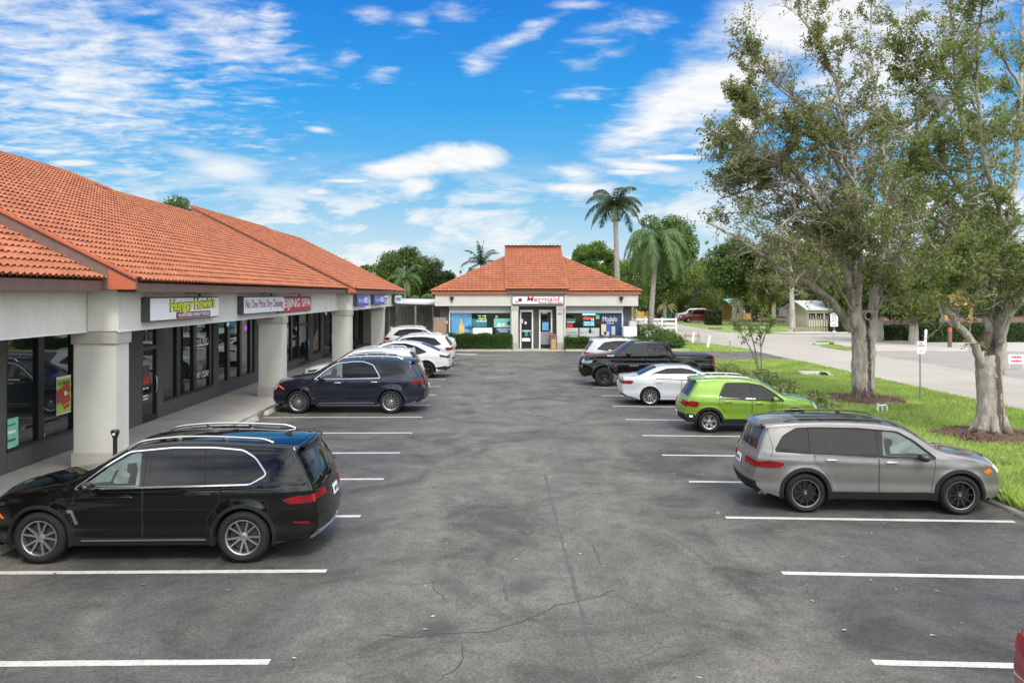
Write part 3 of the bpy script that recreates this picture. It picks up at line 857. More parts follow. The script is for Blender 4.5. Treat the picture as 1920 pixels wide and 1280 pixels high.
    def wrap(s, nm, mat, end, z0, z1, v0, v1, off, par=None):
        """curved patch over the nose (end=1) or tail (end=-1); z0,z1 may be (at v0, at v1)"""
        z0 = z0 if isinstance(z0, tuple) else (z0, z0); z1 = z1 if isinstance(z1, tuple) else (z1, z1)
        nu, nw = 9, 5; mb = MB()
        for lay, o_ in ((0, off), (1, -.01)):
            for a in range(nu + 1):
                t = a / nu; v = v0 + (v1 - v0) * t; lo, hi = z0[0] + (z0[1] - z0[0]) * t, z1[0] + (z1[1] - z1[0]) * t
                for c in range(nw + 1): mb.v.append(tuple(s.end_pt(end, lo + (hi - lo) * c / nw, v, o_)))
        K = (nu + 1) * (nw + 1)
        for a in range(nu):
            for c in range(nw):
                i = a * (nw + 1) + c; mb.f.append((i, i + nw + 1, i + nw + 2, i + 1)); mb.m.append(0)
        ring = [a * (nw + 1) for a in range(nu + 1)] + [nu * (nw + 1) + c for c in range(1, nw + 1)] + [a * (nw + 1) + nw for a in range(nu - 1, -1, -1)] + [c for c in range(nw - 1, 0, -1)]
        for a, b in zip(ring, ring[1:] + ring[:1]): mb.f.append((a, b, b + K, a + K)); mb.m.append(0)
        return mb.build(nm, mat, par or s.root, smooth=50)
    def endbits(s):
        for nm, mat, end, z0, z1, v0, v1, off in s.S.get('wrapc', []): s.wrap(nm, mat, end, z0, z1, v0, v1, off)
        if 'plate' in s.S:
            z = s.S['plate']; p = s.end_pt(-1, z, 0, .012); p2 = s.end_pt(-1, z + .08, 0, .012)
            up = (p2 - p).normalized(); mb = MB()
            mb.obox(p, (0, .155, 0), up * .078, up.cross(Vector((0, 1, 0))) * .006)
            o = mb.build('number_plate', 'plate_white', s.root, bevel=.003)
            text(s.S.get('plate_text', '48B 7KL'), p - Vector((.014, 0, 0)), (0, -1, 0), up, .24, .06, 'dark_grey', o, depth=.003)
        if s.S.get('fin'):
            x = s.S['fin']; i = min((i for i in range(len(s.B)) if s.B[i][1] > s.zb(s.B[i][0]) + .2), key=lambda i: abs(s.B[i][0] - x))
            p = s.strip_row(i, [0])[0]; mb = MB()
            mb.add([(p[0] - .07, .018, p[2] - .005), (p[0] - .07, -.018, p[2] - .005), (p[0] + .08, 0, p[2] - .005), (p[0] - .06, 0, p[2] + .065)], [(0, 1, 2), (0, 3, 1), (1, 3, 2), (2, 3, 0)])
            mb.build('roof_aerial', s.S.get('fin_mat', s.paint), s.root)
    def wheels(s, rim):
        R, Rr, wd = s.R, rim['r'], .25
        first = None
        mb = MB(); h = wd / 2
        prof = [(Rr - .005, -h + .03), (Rr + .01, -h + .005), ((R + Rr) / 2, -h - .008), (R - .045, -h + .002), (R - .012, -h + .025), (R, -h + .06), (R, h - .06), (R - .012, h - .025), (R - .045, h - .002), ((R + Rr) / 2, h + .008), (Rr + .01, h - .005), (Rr - .005, h - .03)]
        mb.lathe(prof, 40, 'y')
        tyre = mb.build('tyre', 'rubber', None, smooth=50)
        # rim: faces +y
        rb = MB(); y0 = h - .035
        rb.lathe([(Rr, y0 + .012), (Rr - .006, y0 + .022), (Rr - .024, y0 + .014), (Rr - .03, y0 - .03), (Rr - .035, -h + .03)], 40, 'y')
        for ang, da, rr0, rr1, w0, w1, mid in rim['spokes']:
            for k in range(rim['n']):
                a = 2 * PI * k / rim['n'] + ang
                a1 = a + da
                p0 = Vector((math.cos(a) * rr0, y0 - .015, math.sin(a) * rr0)); p1 = Vector((math.cos(a1) * (rr1 * Rr), y0 + .008, math.sin(a1) * (rr1 * Rr)))
                d = (p1 - p0).normalized(); t = Vector((0, 1, 0)).cross(d).normalized()
                q = [p0 - t * w0, p0 + t * w0, p1 + t * w1, p1 - t * w1]
                e = [v + Vector((0, -.035, 0)) for v in q]
                rb.add(q + e, [(0, 1, 2, 3), (0, 4, 5, 1), (1, 5, 6, 2), (2, 6, 7, 3), (3, 7, 4, 0)])
        rb.lathe([(0, y0 - .002), (.035, y0 - .004), (.062, y0 - .012), (.07, y0 - .05)], 20, 'y')
        ro = rb.build('rim', rim['mat'], tyre, smooth=35)
        cb = MB(); cb.lathe([(0, y0 + .002), (.026, y0 + .001), (.03, y0 - .008)], 16, 'y'); cb.build('hub_cap', rim.get('cap', 'satin_metal'), tyre, smooth=40)
        if rim.get('lip'):
            lb = MB(); lb.lathe([(Rr + .001, y0 + .014), (Rr - .003, y0 + .0245), (Rr - .013, y0 + .022), (Rr - .016, y0 + .012)], 48, 'y'); lb.build('rim_lip', rim['lip'], tyre, smooth=50)
        db = MB(); db.lathe([(0, y0 - .07), (Rr * .78, y0 - .07), (Rr * .78, y0 - .085)], 30, 'y'); db.build('brake_disc', 'brake', tyre, smooth=30)
        kb = MB(); kb.lathe([(0, y0 - .10), (Rr - .03, y0 - .10)], 24, 'y'); kb.build('wheel_inner', 'liner', tyre)
        first = tyre; used = False
        for hx in s.hubs:
            for sign in (1, -1):
                wy = s.side(hx, s.R + R * .9 + .08) - wd / 2 - .012
                o = first if not used else copy_tree(first); used = True
                o.name = 'wheel'; o.parent = s.root
                o.location = (hx - s.xm, sign * wy, s.R); o.rotation_euler = (0, random.uniform(0, 1.2), 0 if sign > 0 else PI)
        s.endbits()
    def put(s, X, Yc, rz): s.root.location = (X, Yc, 0); s.root.rotation_euler = (0, 0, rz); return s
def resample_n(B, n, g):
    ob, on = [B[0]], [n[0]]
    for i in range(len(B) - 1):
        d = np.hypot(*(B[i + 1] - B[i])); m = max(1, int(round(d / g)))
        for k in range(1, m + 1):
            t = k / m; ob.append(B[i] * (1 - t) + B[i + 1] * t)
            q = n[i] * (1 - t) + n[i + 1] * t; on.append(q / np.hypot(*q))
    B2, n2 = np.array(ob), np.array(on)
    return B2, n2

RIM_Y5 = dict(r=.265, n=5, mat='machined', spokes=[(.10, .16, .04, .94, .014, .012, 0), (-.10, -.16, .04, .94, .014, .012, 0)])
RIM_MULTI = dict(r=.27, n=14, mat='machined', spokes=[(0, .03, .04, .95, .010, .008, 0)])
RIM_BLACK10 = dict(r=.262, n=10, mat='rim_black', lip='machined', spokes=[(0, .05, .04, .94, .020, .012, 0)], cap='satin_metal')
RIM_20 = dict(r=.25, n=10, mat='machined', spokes=[(0, .10, .04, .95, .009, .008, 0), (0, -.10, .04, .95, .009, .008, 0)])
RIM_CROSS = dict(r=.215, n=5, mat='machined', spokes=[(0, .30, .03, .93, .026, .020, 0), (0, -.12, .06, .93, .018, .014, 0)])
RIM_DARK5 = dict(r=.26, n=5, mat='rim_black', spokes=[(0, .1, .04, .94, .03, .022, 0), (0, -.2, .05, .94, .014, .012, 0)], cap='rim_black')
RIM_TRUCK = dict(r=.235, n=6, mat='rim_black', spokes=[(0, 0, .04, .95, .035, .028, 0)], cap='rim_black')
RIM_PLAIN = dict(r=.22, n=5, mat='satin_metal', spokes=[(0, 0, .04, .95, .03, .024, 0)])

def poly_fill(x0, x1, zlo, zhi): return [(x0, zlo), (x1, zlo), (x1, zhi), (x0, zhi)]

# ---- large black SUV with silver window line, nose at the walkway
prof = [(.22, .30), (.03, .42), (.0, .60), (.03, .80), (.07, .98), (.10, 1.14), (.26, 1.44), (.38, 1.60), (.30, 1.655), (.60, 1.70), (1.2, 1.735), (1.9, 1.76), (2.5, 1.725), (2.85, 1.65), (3.25, 1.40), (3.62, 1.18), (4.1, 1.12), (4.55, 1.03), (4.80, .90), (4.90, .72), (4.93, .52), (4.88, .34), (4.72, .24)]
black = Car('parked_suv', 'large glossy black SUV with silver window trim, nearest vehicle on the left of the lot', 'car', 4.94, 2.0, prof, (1.09, 4.065), .385, .27, (1.18, 1.10), 'paint_black',
    windows=[('wf1', [(2.62, 1.13), (3.46, 1.13), (3.10, 1.40), (2.80, 1.575), (2.66, 1.60)]), ('wr1', [(1.58, 1.155), (2.50, 1.135), (2.50, 1.615), (1.70, 1.635)]), ('wq', [(.86, 1.26), (1.04, 1.19), (1.50, 1.17), (1.58, 1.62), (1.22, 1.595)])],
    doors=[('f', [(2.57, .36), (3.56, .40), (3.62, .80), (3.52, 1.085), (2.57, 1.11)]), ('r', [(1.62, .36), (2.555, .36), (2.555, 1.11), (1.42, 1.13), (1.44, .88), (1.62, .66)])],
    rim=RIM_Y5, g=.045,
    spec=dict(ws=(2.82, 3.62, 1.18), rw=(.05, .42, 1.16, 1.60), tumble=.36, trim='chrome', trim_w=.027, trim_loops=[[(.76, 1.29), (1.00, 1.155), (3.58, 1.095), (3.12, 1.44), (2.84, 1.61), (2.2, 1.665), (1.6, 1.665), (1.15, 1.63), (.95, 1.52)]],
        lines=[[(2.56, 1.11), (2.58, 1.62)], [(1.66, 1.13), (1.72, 1.66)], [(4.02, 1.08), (3.75, 1.02), (3.62, .80)], [(.42, 1.64), (.34, 1.5), (.12, 1.16)]],
        wmat={'wf1': 'front_glass'}, inner=[[(2.66, 1.145), (3.40, 1.14), (3.22, 1.19), (3.02, 1.20), (2.98, 1.17), (2.70, 1.18)], [(2.68, 1.17), (2.80, 1.18), (2.78, 1.30), (2.84, 1.34), (2.84, 1.44), (2.72, 1.46), (2.68, 1.36)], [(3.02, 1.19), (3.06, 1.19), (3.00, 1.36), (2.96, 1.36)]], handles=[('f', 2.80, .985), ('r', 1.66, 1.02)], handle_mat='paint_black', mirror=(3.32, 1.12), mirror_mat='paint_black',
        rails=(.72, 2.9, 'satin_metal', .045), sunroof=None, sill_chrome=(1.62, 3.45, .35), sill_h=.12, fin=.72, flare=.03,
        pillars=[[(2.50, 1.12), (2.62, 1.12), (2.66, 1.62), (2.50, 1.64)], [(1.50, 1.165), (1.58, 1.155), (1.70, 1.645), (1.58, 1.64)]],
        side=[('tail_lamp', 'lamp_red', [(.08, .98), (.30, .985), (.52, .93), (.40, .87), (.10, .88)], .012), ('side_vent', 'satin_metal', [(3.50, .60), (3.58, .80), (3.66, .80), (3.64, .76), (3.60, .76), (3.54, .58)], .012),
              ('marker_lamp', 'amber', [(4.62, .66), (4.66, .66), (4.80, .80), (4.77, .82)], .012), ('headlamp', 'lamp_dark', [(4.58, .91), (4.62, .85), (4.80, .84), (4.78, .89)], .008), ('reflector', 'lamp_dark_red', [(.14, .56), (.36, .58), (.36, .61), (.14, .60)], .01)],
        wrap=[('tail_lamp', 'lamp_red', -1, .90, 1.0, .55, 1.9, .012), ('headlamp', 'lamp_dark', 1, .80, .90, .55, 1.8, .012), ('exhaust_trim', 'satin_metal', -1, .33, .40, .45, .85, .03)],
        wrapc=[('bumper_trim', 'satin_metal', -1, .34, .43, -.9, .9, .02), ('grille', 'rim_black', 1, .62, .92, -.42, .42, .02), ('air_intake', 'cladding', 1, .30, .52, -.9, .9, .012), ('spoiler', 'paint_black', -1, 1.60, 1.655, -.86, .86, .05)],
        plate=.86))
black.put(-5.11, 11.44 + .90, PI); black.root.scale = (.972,) * 3

# ---- navy SUV
prof = [(.26, .34), (.06, .42), (.0, .60), (.03, .80), (.08, 1.0), (.16, 1.16), (.34, 1.42), (.46, 1.60), (.36, 1.655), (.7, 1.72), (1.3, 1.765), (1.95, 1.77), (2.5, 1.735), (2.85, 1.66), (3.25, 1.42), (3.62, 1.20), (4.15, 1.13), (4.6, 1.03), (4.82, .88), (4.90, .70), (4.92, .50), (4.86, .34), (4.7, .26)]
navy = Car('parked_suv', 'dark navy blue SUV with silver multi-spoke wheels parked nose-in beside the second building column', 'car', 4.93, 1.98, prof, (1.08, 4.07), .375, .29, (1.17, 1.10), 'paint_navy',
    windows=[('wf1', [(2.66, 1.14), (3.44, 1.13), (3.08, 1.42), (2.80, 1.575), (2.68, 1.60)]), ('wr1', [(1.58, 1.16), (2.56, 1.145), (2.56, 1.62), (2.10, 1.63), (1.75, 1.53)]), ('wq', [(.55, 1.28), (1.30, 1.23), (1.52, 1.52), (1.30, 1.575), (.86, 1.54)])],
    doors=[('f', [(2.60, .38), (3.56, .42), (3.60, .80), (3.52, 1.085), (2.60, 1.12)]), ('r', [(1.62, .38), (2.585, .38), (2.585, 1.12), (1.40, 1.14), (1.42, .90), (1.62, .66)])],
    rim=RIM_MULTI, g=.055,
    spec=dict(ws=(2.82, 3.62, 1.18), rw=(.08, .46, 1.16, 1.60), trim='chrome', trim_w=.03, trim_loops=[[(1.42, 1.145), (3.56, 1.10), (3.10, 1.46), (2.82, 1.61), (2.3, 1.665), (2.0, 1.66), (1.68, 1.56)]],
        lines=[[(2.60, 1.12), (2.62, 1.63)], [(.48, 1.63), (.38, 1.46), (.14, 1.16)]], clad='paint_navy', sill_h=.06, sill_chrome=(1.6, 3.4, .34),
        wmat={'wf1': 'front_glass'}, inner=[[(2.70, 1.155), (3.40, 1.14), (3.24, 1.22), (3.02, 1.26), (2.96, 1.20), (2.72, 1.22)], [(2.84, 1.2), (3.00, 1.2), (3.02, 1.36), (2.98, 1.46), (2.86, 1.46), (2.84, 1.36)]], handles=[('f', 2.80, 1.0), ('r', 1.62, 1.02)], handle_mat='chrome', mirror=(3.30, 1.13), mirror_mat='rim_black', rails=(.72, 2.85, 'chrome', .05),
        pillars=[[(2.56, 1.13), (2.66, 1.13), (2.68, 1.62), (2.56, 1.64)]],
        side=[('tail_lamp', 'lamp_red', [(.10, 1.03), (.34, 1.05), (.50, .98), (.34, .93), (.10, .95)], .012), ('marker_lamp', 'amber', [(4.52, .80), (4.56, .78), (4.74, .90), (4.70, .93)], .012)],
        wrap=[('tail_lamp', 'lamp_red', -1, .94, 1.05, .45, 1.9, .012), ('headlamp', 'lamp_clear', 1, .78, .90, .5, 1.8, .012), ('exhaust', 'chrome', -1, .36, .41, .45, .85, .03)],
        wrapc=[('bumper_trim', 'chrome', -1, .36, .39, -.9, .9, .02), ('grille', 'rim_black', 1, .55, .92, -.4, .4, .02), ('air_intake', 'cladding', 1, .32, .50, -.85, .85, .012), ('spoiler', 'paint_navy', -1, 1.60, 1.655, -.86, .86, .05)],
        plate=.80))
navy.put(-4.985, 25.67 + .93, PI)

# ---- silver grey boxy SUV
prof = [(.24, .30), (.04, .42), (.0, .60), (.05, .74), (.06, .95), (.13, 1.10), (.22, 1.36), (.33, 1.56), (.22, 1.60), (.50, 1.645), (1.2, 1.68), (1.9, 1.68), (2.5, 1.65), (2.85, 1.58), (3.2, 1.36), (3.46, 1.17), (3.9, 1.10), (4.3, 1.02), (4.52, .90), (4.60, .72), (4.63, .52), (4.58, .34), (4.4, .26)]
grey = Car('parked_suv', 'boxy silver grey SUV with black wheels parked between the lime green SUV and the camera', 'car', 4.63, 1.84, prof, (.98, 3.81), .37, .27, (1.12, 1.03), 'paint_grey',
    windows=[('wf1', [(2.42, 1.085), (3.30, 1.07), (2.98, 1.34), (2.72, 1.49), (2.46, 1.525)]), ('wr1', [(1.42, 1.12), (2.30, 1.09), (2.34, 1.535), (1.44, 1.555)]), ('wr2', [(1.10, 1.13), (1.36, 1.125), (1.38, 1.555), (1.18, 1.55)]), ('wq', [(.50, 1.15), (1.04, 1.13), (1.10, 1.55), (.86, 1.53), (.66, 1.40)])],
    doors=[('f', [(2.34, .40), (3.28, .42), (3.34, .80), (3.36, 1.02), (2.34, 1.06)]), ('r', [(1.50, .40), (2.325, .40), (2.325, 1.06), (1.12, 1.09), (1.20, .92), (1.42, .68)])],
    rim=RIM_BLACK10, g=.045,
    spec=dict(ws=(2.86, 3.46, 1.16), rw=(.06, .34, 1.12, 1.56), trim='cladding', trim_w=.022, trim_loops=[[(.42, 1.14), (1.04, 1.115), (1.40, 1.105), (3.40, 1.045), (3.02, 1.36), (2.74, 1.515), (2.0, 1.57), (1.2, 1.575), (.86, 1.56), (.60, 1.42)]],
        lines=[[(2.34, 1.06), (2.36, 1.56)], [(1.08, 1.10), (1.08, 1.56)], [(.34, 1.60), (.33, 1.5), (.40, 1.2), (.33, .98)]], sill_h=.14, arch_w=.075, flare=.035,
        wmat={'wf1': 'front_glass'}, inner=[[(2.46, 1.09), (3.24, 1.08), (3.08, 1.13), (2.86, 1.14), (2.82, 1.12), (2.50, 1.13)], [(2.47, 1.10), (2.56, 1.12), (2.56, 1.24), (2.62, 1.28), (2.62, 1.38), (2.50, 1.40), (2.46, 1.3)]], handles=[('f', 2.56, .97), ('r', 1.46, 1.0)], handle_mat='satin_metal', mirror=(3.10, 1.06), mirror_mat='rail_black', rails=(.62, 2.8, 'rail_black', .05), sunroof=(1.0, 2.55),
        pillars=[[(2.30, 1.08), (2.42, 1.075), (2.46, 1.535), (2.34, 1.545)]],
        side=[('tail_lamp', 'lamp_red', [(.12, .95), (.30, .97), (.56, .945), (.58, .90), (.50, .85), (.30, .84), (.12, .85)], .02), ('marker_lamp', 'amber', [(4.26, .80), (4.34, .76), (4.42, .82), (4.36, .88)], .012)],
        wrap=[('tail_lamp', 'lamp_red', -1, .85, .96, .52, 1.95, .018), ('headlamp', 'lamp_clear', 1, .80, .94, .5, 1.85, .012), ('exhaust', 'chrome', -1, .34, .42, .62, 1.1, .035)],
        wrapc=[('bumper_clad', 'cladding', -1, .36, .58, -1.95, 1.95, .012), ('grille', 'rim_black', 1, .60, .90, -.4, .4, .02), ('air_intake', 'cladding', 1, .30, .50, -.9, .9, .012), ('spoiler', 'paint_grey', -1, 1.57, 1.605, -.86, .86, .04)],
        plate=.86), scale=.935)
th = math.radians(-4.5)
def put_hub(car, xr, yr, rz, sc, near=-1):
    """rear hub, outer face of the near wheels at (xr, yr)"""
    c, s_ = math.cos(rz), math.sin(rz)
    lx = (car.hubs[0] - car.xm) * sc; ly = near * (car.hw - .02) * sc
    car.root.location = (xr - (c * lx - s_ * ly), yr - (s_ * lx + c * ly), 0); car.root.rotation_euler = (0, 0, rz)
put_hub(grey, 5.42, 13.86, th, .935)

# ---- lime green small SUV
prof = [(.22, .30), (.04, .42), (.0, .56), (.03, .78), (.10, .95), (.20, 1.12), (.38, 1.40), (.44, 1.52), (.34, 1.545), (.6, 1.58), (1.1, 1.60), (1.7, 1.59), (2.15, 1.54), (2.45, 1.43), (2.8, 1.20), (3.05, 1.06), (3.5, 1.00), (3.82, .90), (3.96, .76), (4.03, .58), (4.02, .42), (3.9, .30)]
green = Car('parked_suv', 'lime green compact SUV with silver alloy wheels on the right of the lot', 'car', 4.04, 1.77, prof, (.75, 3.27), .325, .27, (1.06, .96), 'paint_green',
    windows=[('wf1', [(2.06, 1.00), (2.86, .98), (2.60, 1.20), (2.34, 1.37), (2.10, 1.43)]), ('wr1', [(1.10, 1.06), (1.98, 1.015), (1.98, 1.45), (1.26, 1.45)])],
    doors=[('f', [(2.02, .42), (2.84, .44), (2.90, .76), (2.90, .955), (2.02, .99)]), ('r', [(1.22, .42), (2.005, .42), (2.005, .99), (1.04, 1.03), (1.06, .80), (1.22, .62)])],
    rim=RIM_CROSS, g=.05,
    spec=dict(ws=(2.34, 3.02, 1.04), rw=(.12, .46, 1.04, 1.50), lines=[[(2.02, .99), (2.04, 1.46)], [(1.04, 1.03), (1.2, 1.48)]], sill_h=.14, arch_w=.085, af=1.0, wmat={},
        handles=[('f', 2.24, .90), ('r', 1.30, .93)], mirror=(2.66, 1.0), rails=(.55, 2.1, 'satin_metal', .05), fin=.62, trim='cladding', trim_w=.02, trim_loops=[[(1.02, 1.045), (2.98, .965), (2.62, 1.24), (2.34, 1.41), (1.9, 1.475), (1.26, 1.475)]],
        pillars=[[(1.98, 1.0), (2.06, .995), (2.10, 1.44), (1.98, 1.455)]],
        side=[('tail_lamp', 'lamp_red', [(.08, .90), (.20, .96), (.42, .93), (.44, .82), (.34, .76), (.10, .80)], .016), ('bumper_clad', 'cladding', [(.08, .32), (.36, .32), (.40, .44), (.30, .56), (.06, .56)], .01), ('reversing_lamp', 'plate_white', [(.16, .46), (.26, .46), (.26, .52), (.16, .52)], .02)],
        wrap=[('tail_lamp', 'lamp_red', -1, .80, .94, .55, 1.9, .018), ('headlamp', 'lamp_clear', 1, .72, .84, .5, 1.9, .014)],
        wrapc=[('bumper_clad', 'cladding', -1, .34, .56, -1.7, 1.7, .012), ('grille', 'rim_black', 1, .52, .80, -.55, .55, .02), ('spoiler', 'paint_green', -1, 1.50, 1.55, -.86, .86, .04)],
        plate=.52), scale=.93)
put_hub(green, 5.87, 21.9, math.radians(-3.5), .93)

# ---- white saloon
prof = [(.25, .30), (.05, .40), (.0, .55), (.02, .78), (.06, .98), (.03, 1.03), (.30, 1.04), (.62, 1.06), (1.0, 1.25), (1.35, 1.385), (1.8, 1.43), (2.3, 1.42), (2.7, 1.32), (3.1, 1.12), (3.4, .97), (4.0, .89), (4.5, .78), (4.68, .62), (4.72, .45), (4.62, .30), (4.5, .22)]
sedan = Car('parked_sedan', 'white four-door sedan with bright multi-spoke wheels between the lime green SUV and the black pickup', 'car', 4.72, 1.84, prof, (1.02, 3.84), .335, .22, (.98, .92), 'paint_pearl',
    windows=[('wf1', [(2.22, .98), (3.06, .955), (2.80, 1.14), (2.56, 1.275), (2.26, 1.335)]), ('wr1', [(1.04, 1.05), (1.30, 1.01), (2.14, .985), (2.14, 1.345), (1.66, 1.315), (1.30, 1.19)])],
    doors=[('f', [(2.18, .32), (3.12, .34), (3.22, .70), (3.16, .925), (2.18, .955)]), ('r', [(1.50, .32), (2.165, .32), (2.165, .955), (1.14, .985), (1.22, .80), (1.42, .62)])],
    rim=RIM_20, g=.05,
    spec=dict(ws=(2.62, 3.32, .98), rw=(.62, 1.30, 1.05, 1.40), round=.06, clad='paint_pearl', sill_h=.05, arch_w=.04, lines=[[(2.18, .955), (2.2, 1.36)]], tumble=.38,
        handles=[('f', 2.38, .84), ('r', 1.36, .87)], mirror=(2.86, .98), trim='cladding', trim_w=.02, trim_loops=[[(.92, 1.05), (1.26, .995), (3.18, .94), (2.84, 1.16), (2.58, 1.30), (2.2, 1.37), (1.66, 1.345), (1.26, 1.21)]],
        pillars=[[(2.14, .97), (2.22, .97), (2.26, 1.34), (2.14, 1.355)]],
        side=[('tail_lamp', 'lamp_red', [(.08, .92), (.34, .925), (.44, .89), (.34, .80), (.08, .81)], .012)],
        wrap=[('tail_lamp', 'lamp_dark_red', -1, .81, .92, .45, 1.9, .014), ('headlamp', 'lamp_clear', 1, .60, .70, .5, 1.8, .012)],
        wrapc=[('bumper_trim', 'cladding', -1, .34, .42, -1.2, 1.2, .014), ('grille', 'rim_black', 1, .42, .66, -.42, .42, .02)],
        plate=.74), scale=.94)
put_hub(sedan, 5.25, 27.3, math.radians(-3), .94)

# ---- black pickup truck, nose to the lot
prof = [(.10, .58), (.02, .70), (.0, .95), (.0, 1.20), (.02, 1.33), (.12, 1.36), (.8, 1.345), (1.72, 1.345), (1.80, 1.37), (1.86, 1.60), (1.96, 1.88), (2.15, 1.95), (2.8, 1.985), (3.35, 1.97), (3.62, 1.90), (4.0, 1.62), (4.32, 1.42), (4.8, 1.39), (5.3, 1.36), (5.60, 1.28), (5.74, 1.10), (5.80, .85), (5.80, .60), (5.68, .42)]
truck = Car('pickup_truck', 'black crew-cab pickup truck with black off-road wheels parked nose-out on the right', 'pickup truck', 5.80, 2.06, prof, (1.20, 4.85), .425, .50, (1.34, 1.36), 'paint_black',
    windows=[('wf1', [(3.05, 1.40), (3.98, 1.40), (3.86, 1.58), (3.62, 1.75), (3.10, 1.80)]), ('wr1', [(2.06, 1.41), (2.92, 1.40), (2.92, 1.80), (2.16, 1.79)])],
    doors=[('f', [(2.98, .62), (3.98, .62), (4.10, .95), (4.08, 1.345), (2.98, 1.345)]), ('r', [(2.04, .62), (2.965, .62), (2.965, 1.345), (1.96, 1.345), (1.92, .95)])],
    rim=RIM_TRUCK, g=.065,
    spec=dict(ws=(3.62, 4.34, 1.43), rw=(1.80, 1.98, 1.42, 1.86), gap=.085, flare=.06, arch_w=.09, sill_h=.10, round=.06, tumble=.30, af=.9, ar=.3, pr=.03, pf=.10, crown=.6, crease=1.15,
        lines=[[(1.84, .62), (1.84, 1.34)]], handles=[('f', 3.16, 1.22), ('r', 2.20, 1.22)], handle_mat='rim_black', mirror=(3.78, 1.42), mirror_mat='rim_black',
        trim='cladding', trim_w=.014, trim_loops=[[(2.02, 1.385), (2.93, 1.375), (2.94, 1.83), (2.14, 1.82)]], pillars=[[(2.93, 1.39), (3.04, 1.39), (3.06, 1.81), (2.94, 1.82)]],
        wmat={'wf1': 'windshield_glass', 'wr1': 'windshield_glass'},
        side=[('tail_lamp', 'lamp_red', [(.03, .92), (.14, .92), (.15, 1.28), (.04, 1.28)], .014), ('headlamp', 'lamp_clear', [(5.34, 1.16), (5.40, 1.04), (5.66, 1.02), (5.64, 1.14)], .012), ('fender_vent', 'lamp_clear', [(4.42, 1.33), (4.72, 1.33), (4.72, 1.38), (4.45, 1.38)], .01)],
        wrap=[('tail_lamp', 'lamp_red', -1, .92, 1.28, .88, 1.9, .014), ('headlamp', 'lamp_clear', 1, 1.02, 1.16, .6, 1.85, .014), ('fog_lamp', 'lamp_clear', 1, .62, .70, .6, .8, .014)],
        wrapc=[('grille', 'cladding', 1, .86, 1.18, -.55, .55, .025), ('front_bumper', 'cladding', 1, .46, .78, -1.85, 1.85, .03), ('rear_bumper', 'cladding', -1, .62, .76, -1.5, 1.5, .05)]), scale=.95)
mb = MB(); mb.box(.10 - truck.xm, 1.74 - truck.xm, -.84, .84, 1.362, 1.385); mb.build('bed_cover', 'dark_grey', truck.root, bevel=.008)
bars('REBEL', (3.55 - truck.xm, truck.side(3.55, .92) + .012, .92), (-1, 0, 0), (0, 0, 1), .42, .06, 'mid_grey', truck.root, depth=.01)
# nose toward -X, near side is its left (+y) side
def put_rev(car, xf, yf, sc, rz=0.):
    """nose to -X; front hub, outer face of near wheel at (xf, yf)"""
    a = PI + rz; c, s_ = math.cos(a), math.sin(a)
    lx = (car.hubs[1] - car.xm) * sc; ly = (car.hw - .02) * sc
    car.root.location = (xf - (c * lx - s_ * ly), yf - (s_ * lx + c * ly), 0); car.root.rotation_euler = (0, 0, a)
put_rev(truck, 4.42, 33.0, .95, math.radians(-2.5))

# ---- pale SUVs further back
SUVP = [(.24, .32), (.05, .42), (.0, .58), (.04, .80), (.08, 1.0), (.18, 1.16), (.36, 1.40), (.46, 1.57), (.36, 1.62), (.6, 1.655), (1.2, 1.69), (1.9, 1.685), (2.4, 1.64), (2.75, 1.55), (3.1, 1.32), (3.42, 1.12), (3.9, 1.05), (4.3, .96), (4.52, .84), (4.60, .66), (4.62, .50), (4.55, .34), (4.4, .26)]
def white_suv(label, paint='paint_white', rim=RIM_MULTI, lamps='lamp_red', g=.08, rails='satin_metal', **kw):
    sp = dict(ws=(2.70, 3.40, 1.12), rw=(.08, .46, 1.12, 1.56), trim='cladding', trim_w=.025, trim_loops=[[(.62, 1.18), (1.2, 1.11), (3.34, 1.05), (2.96, 1.34), (2.68, 1.50), (2.1, 1.57), (1.5, 1.57), (.98, 1.50)]],
        lines=[[(2.40, 1.06), (2.42, 1.55)], [(.44, 1.56), (.36, 1.40), (.14, 1.12)]], handles=[('f', 2.62, .95), ('r', 1.50, .98)], mirror=(3.04, 1.08), rails=(.7, 2.6, rails, .05),
        wmat={'wf1': 'front_glass'}, pillars=[[(2.38, 1.08), (2.48, 1.08), (2.50, 1.54), (2.38, 1.55)]],
        side=[('tail_lamp', lamps, [(.10, 1.02), (.30, 1.04), (.42, .98), (.34, .86), (.10, .86)], .012), ('headlamp', 'lamp_dark', [(4.02, .92), (4.10, .84), (4.42, .80), (4.40, .88)], .010)],
        wrap=[('tail_lamp', lamps, -1, .88, 1.04, .6, 1.9, .014), ('headlamp', 'lamp_clear', 1, .74, .84, .5, 1.85, .014)],
        wrapc=[('grille', 'rim_black', 1, .52, .80, -.45, .45, .02), ('bumper_clad', 'cladding', -1, .34, .50, -1.3, 1.3, .012), ('spoiler', paint, -1, 1.56, 1.625, -.86, .86, .05)], plate=.78)
    sp.update(kw)
    return Car('parked_suv', label, 'car', 4.62, 1.88, SUVP, (.95, 3.72), .36, .28, (1.13, 1.05), paint,
        windows=[('wf1', [(2.48, 1.09), (3.22, 1.07), (2.90, 1.32), (2.64, 1.47), (2.50, 1.52)]), ('wr1', [(1.46, 1.12), (2.38, 1.09), (2.38, 1.545), (1.62, 1.55)]), ('wq', [(.74, 1.20), (1.38, 1.13), (1.52, 1.54), (1.06, 1.48)])],
        doors=[('f', [(2.42, .40), (3.28, .42), (3.34, .78), (3.28, 1.03), (2.42, 1.06)]), ('r', [(1.50, .40), (2.405, .40), (2.405, 1.06), (1.24, 1.09), (1.28, .88), (1.46, .66)])], rim=rim, g=g, spec=sp)
